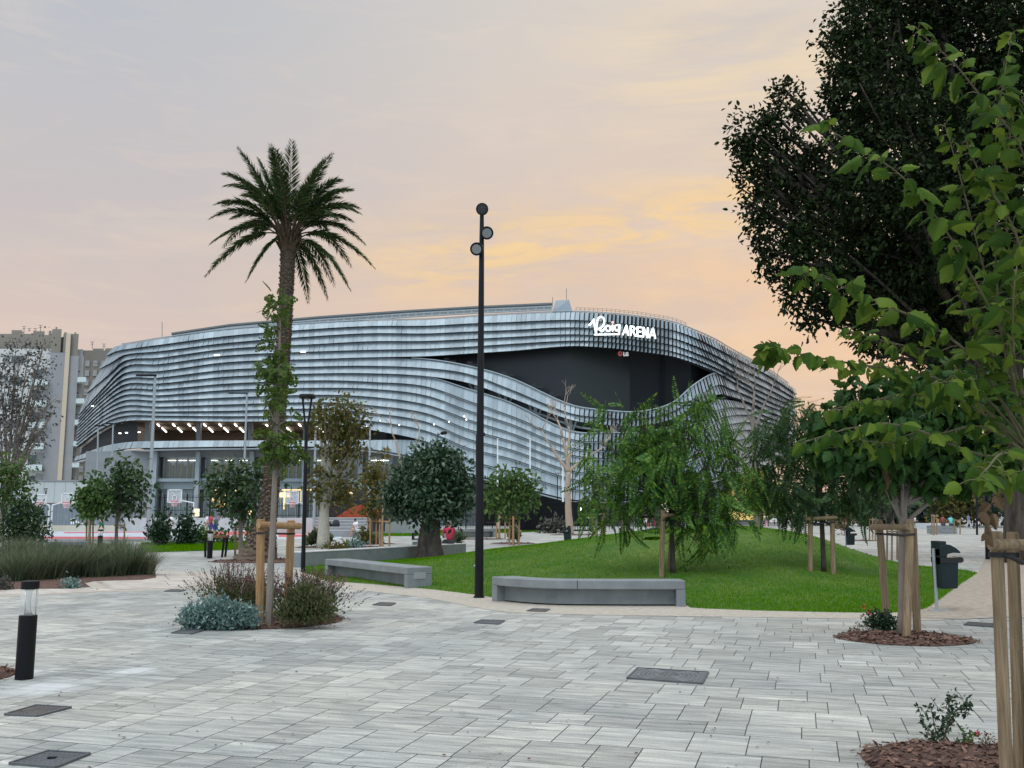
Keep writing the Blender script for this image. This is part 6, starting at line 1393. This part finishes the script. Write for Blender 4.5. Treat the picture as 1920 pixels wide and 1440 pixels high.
# tall grasses of the left bed: a mass nobody could count
def tufts(name, cs, nb, h, spread, w, m, seed, tip=.0):
    rng = np.random.default_rng(seed); V = []; Fq = []
    for cx, cy, sc in cs:
        n = int(nb * sc); a = rng.uniform(0, 2 * PI, n); rad = rng.random(n) ** .6 * .22 * sc; lean = rng.uniform(.1, 1, n) * spread; hh = h * sc * rng.uniform(.55, 1.1, n)
        o = np.stack([np.cos(a), np.sin(a)], 1); bs = np.array([cx, cy]) + o * rad[:, None] + rng.normal(size=(n, 2)) * .04; k = rng.uniform(0, 2 * PI, n); sd = np.stack([np.cos(k), np.sin(k)], 1) * w
        for i in range(n):
            q = len(V)
            for t, ww in ((0, 1), (.5, .8), (1, .12)):
                p = bs[i] + o[i] * lean[i] * hh[i] * t ** 1.7; z = hh[i] * (t - .18 * lean[i] * t * t)
                V.append([p[0] - sd[i][0] * ww, p[1] - sd[i][1] * ww, z + .02]); V.append([p[0] + sd[i][0] * ww, p[1] + sd[i][1] * ww, z + .02])
            Fq += [(q, q + 1, q + 3, q + 2), (q + 2, q + 3, q + 5, q + 4)]
    return npmesh(name, V, [Fq], m)
rng = random.Random(5); cs = []
for x, y, s in ((0,1088,1.1),(30,1092,1.0),(60,1090,1.1),(90,1088,1.1),(120,1086,1.1),(150,1084,1.2),(180,1084,1.25),(210,1082,1.3),(240,1080,1.2),(268,1079,1.0),(20,1070,1.2),(60,1068,1.2),(100,1066,1.2),(140,1066,1.2),(185,1066,1.35),(225,1064,1.3),(255,1066,1.1),(-30,1085,1.2),(-60,1080,1.2),(40,1050,1.1),(90,1050,1.0),(140,1056,1.1),(210,1055,1.2),(0,1050,1.1),(-40,1060,1.2)): q = G(x, y); cs.append((q.x, q.y, s * rng.uniform(.55, 1.3)))
tag(tufts('tall_grasses', cs, 620, .66, .95, .0065, m_gr, 91), 'mass of tall fine dark green grasses in the bark bed', 'ornamental grass', kind='stuff')
def flecks(name, label, pts, r, n, size, m, seed): 
    rng = np.random.default_rng(seed); pos = np.concatenate([np.array(list(p)) + rng.normal(size=(n, 3)) * r for p in pts]); k = len(pos); V, Fq = scatter(LEAF_FLAT[0], LEAF_FLAT[1], pos, rng.normal(size=(k, 3)), rng.normal(size=(k, 3)), size * rng.uniform(.6, 1.2, k)); return struct(npmesh(name, V, [Fq], m), 'stuff')
flecks('grass_flowers', '', [D(x, y, 30) for x, y in ((20,1015),(60,1012),(95,1020),(110,1035),(40,1028))], .45, 26, .05, m_barkp, 4)
p = G(134, 1103); bush('silver_shrub', 'tiny pale silver shrub at the corner of the grass bed', p, [(128,1099,5),(138,1098,6),(133,1095,5)], p.y, 300, .07, m_blue, 92); p = G(8, 1106); bush('silver_shrub', 'small grey shrub at the front of the grass bed', p, [(5,1100,8),(14,1102,5)], p.y, 300, .07, m_greyl, 93)
# plants of the round bed
YB = 14.4; p = G(412, 1168); bush('silver_shrub', 'wide silver blue shrub in the round bed', p, [(362,1158,16),(385,1151,18),(410,1146,18),(435,1153,19),(458,1156,16),(420,1159,22),(375,1165,12),(395,1160,18),(445,1162,16),(470,1160,12),(402,1134,9),(350,1166,8)], 13.9, 7500, .052, m_blue, 94, LEAF_FOLD, -.9, clump=7)
def spiky(name, label, px, py, w, hpx, Y, n, m, ms, seed, lean=(0, 0), col=.10):
    """upright thin stems ending in flower spikes"""
    base = G(px, py); t = empty(name, base, label, 'shrub'); rng = np.random.default_rng(seed); s = S(Y); b = []; 
    bx = base.x + rng.normal(size=n) * w * s * .30; by = base.y + rng.normal(size=n) * w * s * .25; tx = bx + (bx - base.x) * 1.3 + rng.normal(size=n) * .08 + lean[0]; ty = by + (by - base.y) * 1.0 + rng.normal(size=n) * .08; h = hpx * s * rng.uniform(.6, 1.12, n) * (1 - .25 * np.minimum(1, np.abs(bx - base.x) / (w * s)))
    V = []; Fq = []
    for i in range(n):
        q = len(V); k = rng.uniform(0, PI); sd = np.array([math.cos(k), math.sin(k), 0]) * .0028; P0 = np.array([bx[i], by[i], .04]); P2_ = np.array([tx[i], ty[i], h[i]]); P1 = P0 * .5 + P2_ * .5 + [0, 0, h[i] * .12]
        for a, ww in ((P0, 1), (P1, 1), (P2_, .4)): V.append(a - sd * ww); V.append(a + sd * ww)
        Fq += [(q, q + 1, q + 3, q + 2), (q + 2, q + 3, q + 5, q + 4)]
    npmesh('stems', V, [Fq], m, t)
    kk = 9; pos = []; d = []
    for i in range(n):
        A = np.array([bx[i], by[i], .04]); E = np.array([tx[i], ty[i], h[i]])
        for j in range(kk): u = rng.uniform(.05, .72); pos.append(A + (E - A) * u + [0, 0, h[i] * .12 * 4 * u * (1 - u) * .5]); d.append((E - A) * 1.2 + rng.normal(size=3) * .35)
    pos = np.array(pos); d = np.array(d); V, Fq = scatter(LEAF_FLAT[0], LEAF_FLAT[1], pos, d, rng.normal(size=d.shape), .045 * rng.uniform(.6, 1.3, len(pos))); npmesh('foliage', V, [Fq], m, t)
    pos = []; d = []
    for i in range(n):
        A = np.array([bx[i], by[i], .04]); E = np.array([tx[i], ty[i], h[i]])
        for j in range(7): u = 1 - j * .022; pos.append(A + (E - A) * u); d.append((E - A) + rng.normal(size=3) * .3)
    pos = np.array(pos); d = np.array(d); V, Fq = scatter(LEAF_FLAT[0], LEAF_FLAT[1], pos, d, rng.normal(size=d.shape), .028 * rng.uniform(.6, 1.3, len(pos))); npmesh('flower_spikes', V, [Fq], ms, t); return t
spiky('lavender_shrub', 'brown lavender shrub with seeded spikes behind the silver blue shrub', 438, 1146, 62, 88, 15.2, 330, m_lav, m_lavs, 95); spiky('lavender_shrub', 'dark seeded lavender between the two stakes of the round bed', 490, 1150, 40, 72, 15.0, 150, m_lav, m_lavs, 96)
spiky('flowering_shrub', 'olive green shrub with pink tipped spikes in the round bed', 572, 1166, 60, 92, 14.2, 400, m_lav, m_lavs, 97, (.06, 0)); p = G(570, 1168); bush('low_shrub', 'dense olive cushion shrub beneath the pink tipped spikes', p, [(560,1140,24),(585,1140,26),(605,1145,20),(540,1150,18),(570,1120,20)], 14.0, 4200, .05, m_lav, 98, LEAF_FLAT, -1.3, clump=6)
# plants at the right beds
def sprig(label, px, py, Y, stems, m, seed, size=.035, flower=None):
    base = G(px, py); t = empty('small_plant', base, label, 'plant'); random.seed(seed); b = MB(); pos = []; rng = np.random.default_rng(seed)
    for path in stems:
        P = catmull([base] + [D(x, y, base.y + random.uniform(-.08, .08)) for x, y in path], 5); b.tube(P, [.005 - .003 * i / (len(P) - 1) for i in range(len(P))], 5)
        for q in P[3:]:
            for _ in range(4): pos.append(list(q + Vector((random.gauss(0, .018), random.gauss(0, .018), random.gauss(0, .018)))))
    b.build('stems', m_shoot, t); pos = np.array(pos); k = len(pos); V, Fq = scatter(LEAF_FOLD[0], LEAF_FOLD[1], pos, rng.normal(size=(k, 3)) + [0, 0, .4], rng.normal(size=(k, 3)) + [0, -.3, .8], size * rng.uniform(.6, 1.3, k)); npmesh('leaves', V, [Fq], m, t)
    if flower:
        f = MB()
        for x, y in flower:
            c = D(x, y, base.y)
            for a in range(5): f.ball(c + Vector((math.cos(a * 1.26) * .012, -.005, math.sin(a * 1.26) * .012)), .010, 4)
        f.build('flower', mat('pink_flower_mat', (.55, .05, .12), .6), t)
    return t
sprig('leggy young shrub in the nearest bark bed', 1765, 1396, 6.7, [[(1745,1380),(1730,1350),(1722,1325)],[(1755,1370),(1748,1340),(1745,1322)],[(1775,1360),(1778,1335),(1782,1310)],[(1785,1345),(1800,1325),(1815,1318)],[(1790,1340),(1810,1335),(1812,1310)],[(1760,1385),(1735,1372)],[(1780,1350),(1775,1322),(1790,1300)],[(1770,1380),(1765,1352)]], m_oliv, 1)
sprig('tiny plant with one pink flower in the nearest bark bed', 1812, 1404, 6.5, [[(1808,1390),(1804,1365)],[(1818,1392),(1828,1378)],[(1815,1395),(1818,1375)],[(1806,1398),(1798,1392)]], m_grn, 2, .03, [(1832, 1376)])
sprig('bare twiggy plant next to the front stake', 1850, 1406, 6.4, [[(1848,1390),(1846,1375)],[(1856,1392),(1862,1380)],[(1845,1398),(1838,1385)]], m_brnl, 3, .018)
p = G(1651, 1188); bush('rose_bush', 'small green rose bush in the lens shaped bark bed', p, [(1640,1165,14),(1655,1165,15),(1668,1172,12),(1648,1178,13),(1632,1160,7),(1676,1168,6)], p.y, 1100, .045, m_oliv, 88, LEAF_FOLD, -.3, clump=3); p = G(1599, 1190); bush('low_shrub', 'tiny dry plant at the tip of the lens shaped bark bed', p, [(1598,1184,5),(1612,1178,6)], p.y, 120, .03, m_brnl, 89)
flecks('red_flowers', '', [D(1630, 1147, 12.6), D(1619, 1138, 12.8)], .015, 10, .03, mat('red_petal_mat', (.5, .03, .03), .6), 6)
# litter of dry leaves on the paving
rng = np.random.default_rng(12); pts = [G(x, y, .012) for x, y in zip(rng.uniform(100, 1880, 150), rng.uniform(1165, 1440, 150))]
flk = np.array([list(p) for p in pts]); V, Fq = scatter(LEAF_FOLD[0], LEAF_FOLD[1], flk, rng.normal(size=(150, 3)) * [1, 1, .1], rng.normal(size=(150, 3)) * .3 + [0, 0, 1], .032 * rng.uniform(.3, 1.2, 150)); struct(npmesh('fallen_leaves', V, [Fq], m_chip), 'stuff')
# far planting along the horizon on the right
def far(label, px, py, Y, r, n, size, m, seed, w=1.0, cat='tree'):
    base = P2(px, Y); c = D(px, py, Y); R_ = r * S(Y); random.seed(seed); L_ = [(c + Vector((random.uniform(-1, 1) * R_ * w, random.uniform(-.5, .5) * R_, random.uniform(-.5, .5) * R_)), R_ * random.uniform(.4, .7)) for _ in range(7)]
    t = empty('far_tree', base, label, cat, 'far trees beyond the square'); trunk(t, base, c, [], R_ * .08 + .1, R_ * .06, m_bark, limbs=False); crown('crown', np.random.default_rng(seed), L_, n, size, m, t, LEAF_FLAT, .2, .3, 4)
for i, (x, y, r, m, w, l) in enumerate(((1672,935,26,m_greyl,1.2,'brownish far tree behind the staked mulberry'),(1712,958,16,m_oliv,1.6,'low dark far tree by the thin black pole'),(1750,945,12,m_grn,1.0,'small sparse far tree above the planter box'),(1790,945,20,m_plane,1.6,'olive far tree behind the planter box'),(1815,948,20,m_greyl,1.5,'dull brown far tree before the close pair of poles'),(1850,945,24,m_oliv,1.4,'dark far tree behind the close pair of poles'),(1900,940,30,m_oliv,1.4,'dark far tree behind the nearest stakes'),(1640,955,22,m_oliv,1.4,'green far tree behind the thin stakes near the staked mulberry'),(1590,955,20,m_grn,1.4,'green far tree behind the dark trunked feathery tree'),(1520,950,22,m_oliv,1.4,'dark far tree between arena entrance and darker feathery tree'),(1470,935,20,m_grn,1.2,'green far tree just under the far end of the arena'))):
    far(l, x, y, 150 if x < 1600 else 135 + (i % 3) * 8, r, 900, .9, m, 200 + i, w)
yb = empty('yellow_building', P2(1775, 210), 'small yellow building on the far horizon', 'building'); b = MB(); pb(b, 1762, 1786, 938, 985, 210, 8, 0); b.build('wall', mat('yellow_render_mat', (.70, .38, .05), .8), yb); b = MB(); pb(b, 1760, 1788, 936, 938, 209.6, 9); b.build('roof', m_roofm, yb)
# ------------------------------------------------------------------ people
m_skin = mat('skin_mat', (.42, .24, .165), .6); m_hair = mat('hair_mat', (.022, .015, .011), .7); m_shoe = mat('shoe_mat', (.55, .55, .53), .6)
_cm = {}
def cloth(c):
    if c not in _cm: _cm[c] = mat('cloth_mat', c, .85, col2=tuple(min(1, k * 1.15) for k in c), scale=12)
    return _cm[c]
def skin(name, verts, edges, radii, m, parent, root=0, sub=1):
    me = bpy.data.meshes.new(name); me.from_pydata([Vector(v) for v in verts], edges, []); o = link(name, me, parent); me.materials.append(m)
    sk = o.modifiers.new('skin', 'SKIN'); sk.use_smooth_shade = True; me.skin_vertices or None
    if not me.skin_vertices:
        bpy.context.view_layer.objects.active = o
    for i, r in enumerate(radii):
        s = me.skin_vertices[0].data[i]; s.radius = (r, r) if not isinstance(r, tuple) else r; s.use_root = (i == root); s.use_loose = False
    ss = o.modifiers.new('subdivision', 'SUBSURF'); ss.levels = sub; ss.render_levels = sub; return o
def person(label, loc, rz, shirt, trousers, pose='stand', shorts=False, hair=(.022, .015, .011), h=1.72, arms=0.1, lean=0.0):
    """facing -Y before the turn rz; one continuous body, clothes and hair as children"""
    t = empty('person', loc, label, 'person'); k = h / 1.72; ph = .0
    if pose == 'sit': hip = .10
    else: hip = .92
    V = {}; z0 = hip; ln = lean
    V['pel'] = (0, 0, z0); V['waist'] = (0, -.02 * 0 - ln * .15, z0 + .17); V['chest'] = (0, -ln * .38, z0 + .40); V['neck'] = (0, -ln * .55, z0 + .56); V['head'] = (0, -ln * .62 - .02, z0 + .64); V['crown'] = (0, -ln * .64 - .02, z0 + .75)
    for s, n in ((-1, 'l'), (1, 'r')):
        V['sh' + n] = (s * .17, -ln * .48, z0 + .50)
        if pose == 'sit': el, ha = (s * .24, -.10 - ln * .35, z0 + .26), (s * .13, -.34 - ln * .3, z0 + .16)
        else: el, ha = (s * (.20 + arms * .4), .02, z0 + .24), (s * (.21 + arms * .7), -.06 - arms * .3, z0 + .0 + arms * .3)
        V['el' + n], V['ha' + n] = el, ha; V['fi' + n] = (ha[0], ha[1] - .03, ha[2] - (.10 if pose != 'sit' else .02))
        V['hi' + n] = (s * .09, 0, z0 - .03)
        if pose == 'sit': V['kn' + n], V['an' + n], V['to' + n] = (s * .11, -.45, z0 + .02), (s * .10, -.42 - (.12 if s > 0 else 0), z0 - .40), (s * .10, -.58, z0 - .45)
        elif pose == 'walk': f = s * .16; V['kn' + n], V['an' + n], V['to' + n] = (s * .09, -f - .05, .48), (s * .09, -f * 1.6 + .06, .09 if s > 0 else .14), (s * .095, -f * 1.6 - .12, .03 if s > 0 else .06)
        else: V['kn' + n], V['an' + n], V['to' + n] = (s * .10, -.02, .48), (s * .11, .02, .08), (s * .125, -.14, .03)
    R = dict(pel=.125, waist=.112, chest=.132, neck=.055, head=.085, crown=.07); 
    for n in 'lr': R.update({'sh' + n: .062, 'el' + n: .042, 'ha' + n: .034, 'fi' + n: .020, 'hi' + n: .088, 'kn' + n: .058, 'an' + n: .042, 'to' + n: .038})
    E = [('pel', 'waist'), ('waist', 'chest'), ('chest', 'neck'), ('neck', 'head'), ('head', 'crown')]
    for n in 'lr': E += [('chest', 'sh' + n), ('sh' + n, 'el' + n), ('el' + n, 'ha' + n), ('ha' + n, 'fi' + n), ('pel', 'hi' + n), ('hi' + n, 'kn' + n), ('kn' + n, 'an' + n), ('an' + n, 'to' + n)]
    c, s_ = math.cos(rz), math.sin(rz)
    def tf(v): return Vector((v[0] * c - v[1] * s_, v[0] * s_ + v[1] * c, v[2])) * k
    def part(name, keys, m, grow, extra=None):
        V2 = dict(V); V2.update(extra or {}); ks = [q for q in keys]; ix = {q: i for i, q in enumerate(ks)}; ee = [(ix[a], ix[b_]) for a, b_ in E + [('el' + n, 'mid' + n) for n in 'lr'] + [('sh' + n, 'slv' + n) for n in 'lr'] + [('kn' + n, 'cuf' + n) for n in 'lr'] + [('hi' + n, 'thi' + n) for n in 'lr'] if a in ix and b_ in ix]
        rr = [((R.get(w, .06) + grow - (.035 if name == 'body' and w in ('pel', 'waist', 'chest') else 0)) * k,) * 2 for w in ks]
        bmx = bpy.data.meshes.new(name); bmx.from_pydata([tf(V2[w]) for w in ks], ee, []); o = link(name, bmx, t); bmx.materials.append(m)
        o.modifiers.new('skin', 'SKIN').use_smooth_shade = True
        import bmesh
        bm = bmesh.new(); bm.from_mesh(bmx); sl = bm.verts.layers.skin.verify(); bm.verts.ensure_lookup_table()
        for i, v in enumerate(bm.verts): v[sl].radius = rr[i]; v[sl].use_root = (i == 0)
        bm.to_mesh(bmx); bm.free()
        ss = o.modifiers.new('subdivision', 'SUBSURF'); ss.levels = ss.render_levels = 1; return o
    part('body', list(V), m_skin, 0)
    mid = lambda a, b_, f: tuple(a[i] + (b_[i] - a[i]) * f for i in range(3))
    part('shirt', ['chest', 'waist', 'pel', 'shl', 'shr', 'slvl', 'slvr'], cloth(shirt), .024, {'slv' + n: mid(V['sh' + n], V['el' + n], .75) for n in 'lr'})
    if shorts: part('shorts', ['pel', 'hil', 'hir', 'thil', 'thir'], cloth(trousers), .024, {'thi' + n: mid(V['hi' + n], V['kn' + n], .85) for n in 'lr'})
    else: part('trousers', ['pel', 'hil', 'hir', 'knl', 'knr', 'cufl', 'cufr'], cloth(trousers), .018, {'cuf' + n: mid(V['kn' + n], V['an' + n], .93) for n in 'lr'})
    hm = mat('hair_mat', hair, .7) if hair != (.022, .015, .011) else m_hair
    b = MB(); hc = mid(V['head'], V['crown'], .55); b.ball(tf((hc[0], hc[1] + .018, hc[2] + .022)) + Vector(loc), .108 * k, 7, (.86, .95, 1.0)); b.build('hair', hm, t, smooth=True)
    b = MB()
    for sx in (-1, 1): b.ball(tf((sx * .033, hc[1] - .085, hc[2] - .01)) + Vector(loc), .010, 4)
    b.build('eyes', m_hair, t); b = MB(); b.ball(tf((0, hc[1] - .095, hc[2] - .04)) + Vector(loc), .016, 4)
    for sx in (-1, 1): b.ball(tf((sx * .082, hc[1], hc[2] - .03)) + Vector(loc), .020, 4)
    b.build('nose_and_ears', m_skin, t, smooth=True)
    if pose != 'sit':
        for n in 'lr': b = MB(); v = V['to' + n]; b.ball(tf((v[0], v[1] + .07, v[2] + .01)) + Vector(loc), .065 * k, 5, (.8, 1.0, .6)); b.build('shoe', m_shoe, t, smooth=True)
    return t
def stand(label, px, yfoot, rz, shirt, tr, **k): return person(label, G(px, yfoot), rz, shirt, tr, **k)
stand('person in white t-shirt and tan trousers walking away near the conical shrubs', 316, 1013, PI, (.75, .75, .74), (.36, .24, .14), pose='walk'); stand('person in black top and green shorts on the court', 189, 999.5, 1.6, (.02, .02, .025), (.03, .16, .10), shorts=True, pose='walk', arms=.2)
stand('person in grey top and blue shorts bending beside the wooden bench', 402, 1009, 1.2, (.22, .22, .24), (.03, .05, .30), shorts=True, lean=.5); stand('person in red top in the court group', 394, 1008, 2.4, (.42, .04, .08), (.10, .08, .14), shorts=True); stand('person in white vest in the court group', 387, 1003, 2.0, (.72, .70, .70), (.42, .30, .24), shorts=True)
stand('child in orange shirt and tan shorts on the red court edge', 530, 996, 2.8, (.80, .14, .03), (.45, .28, .2), shorts=True, h=1.45); stand('child in orange shirt and black shorts on the red court edge', 537, 996, .4, (.80, .16, .03), (.04, .04, .05), shorts=True, h=1.45)
q = D(668, 996, 72.5); sit1 = person('person in white sitting on the stepped seats with one leg crossed', Vector((q.x, 72.8, D(665, 995, 73).z - .02)), -.9, (.74, .74, .73), (.70, .70, .70), 'sit', True, lean=.25, h=1.75)
c = SWP + SWD * 7.05 + Vector((-SWD.y, SWD.x, 0)) * .34; c.z = .455
c = SWP + SWD * 9.5 + Vector((-SWD.y, SWD.x, 0)) * .30; c.z = .452; person('person in red t-shirt seen from behind, sitting on the seat wall', c, PI + .35, (.50, .035, .075), (.03, .03, .035), 'sit', lean=.18, hair=(.30, .27, .23), h=1.74)
for px, yf, rz, sh, trr, l, kw in ((1210, 988, .3, (.5, .38, .3), (.75, .75, .74), 'walker in white shorts near the entrance behind the weeping tree', dict(shorts=True, pose='walk')), (1218, 988.5, .2, (.16, .15, .10), (.02, .02, .02), 'walker in black shorts near the entrance behind the weeping tree', dict(shorts=True, pose='walk', arms=.3)), (1227, 988.5, -.2, (.03, .03, .05), (.35, .02, .06), 'walker in dark top and red trousers near the entrance', dict(pose='walk')),
    (1418, 993, .5, (.65, .5, .45), (.7, .45, .45), 'person in pale pink shorts near the bushy yellow green tree', dict(shorts=True)), (1437, 993, 2.5, (.7, .6, .55), (.6, .3, .35), 'person walking in pale top and pink trousers near the yellow green tree', dict(pose='walk')), (1460, 983, 1.5, (.6, .6, .66), (.03, .035, .05), 'person in light top and dark trousers walking beyond the mound', dict(pose='walk', arms=.3)), (1488, 986, -1.2, (.05, .30, .42), (.2, .2, .22), 'person in turquoise top among the stakes beyond the mound', dict()),
    (1585, 983, 1.2, (.72, .72, .72), (.15, .06, .07), 'person in white shirt far across the square', dict()), (1592, 983, -1, (.5, .35, .33), (.25, .12, .12), 'person in dusky pink far across the square beside one in white', dict()), (1599, 981, .3, (.02, .02, .025), (.03, .03, .03), 'person in black far across the square', dict()), (1817, 992.5, .8, (.20, .22, .45), (.5, .5, .48), 'person in blue shirt walking near the close pair of poles', dict(pose='walk'))): stand(l, px, yf, rz, sh, trr, **kw)
for px, z, sh, l in ((1772, .70, (.16, .035, .045), 'person in dark red lying back on the planter box'), (1787, .70, (.10, .45, .45), 'person in turquoise sitting on the planter box')): q = G(px, 1000); person(l, Vector((q.x, q.y + .3, z)), PI - .5 if z else 0, sh, (.04, .04, .05), 'sit', lean=.3)
q = D(1719, 979, 115); person('person in white sitting on the far pale bench', Vector((q.x, 115.5, D(1720, 981, 115).z)), 1.2, (.72, .72, .72), (.05, .05, .06), 'sit')
bg = MB(); q = D(619, 987, 75.3); b1_ = D(614, 987, 75.5); b1_.z = D(614, 989, 75).z + .02; bg.lathe(b1_, [(.36, 0), (.38, .2), (.2, .42), (.05, .5)], 8); tag(bg.build('bag', cloth((.02, .02, .022)), smooth=True), 'larger dark bag lying on the stepped seats', 'bag')
bg = MB(); b1_ = D(630, 987, 75.5); b1_.z = D(614, 989, 75).z + .02; bg.lathe(b1_, [(.26, 0), (.30, .25), (.22, .5), (.05, .58)], 8); tag(bg.build('backpack', cloth((.025, .026, .03)), smooth=True), 'dark backpack on the stepped seats', 'backpack')
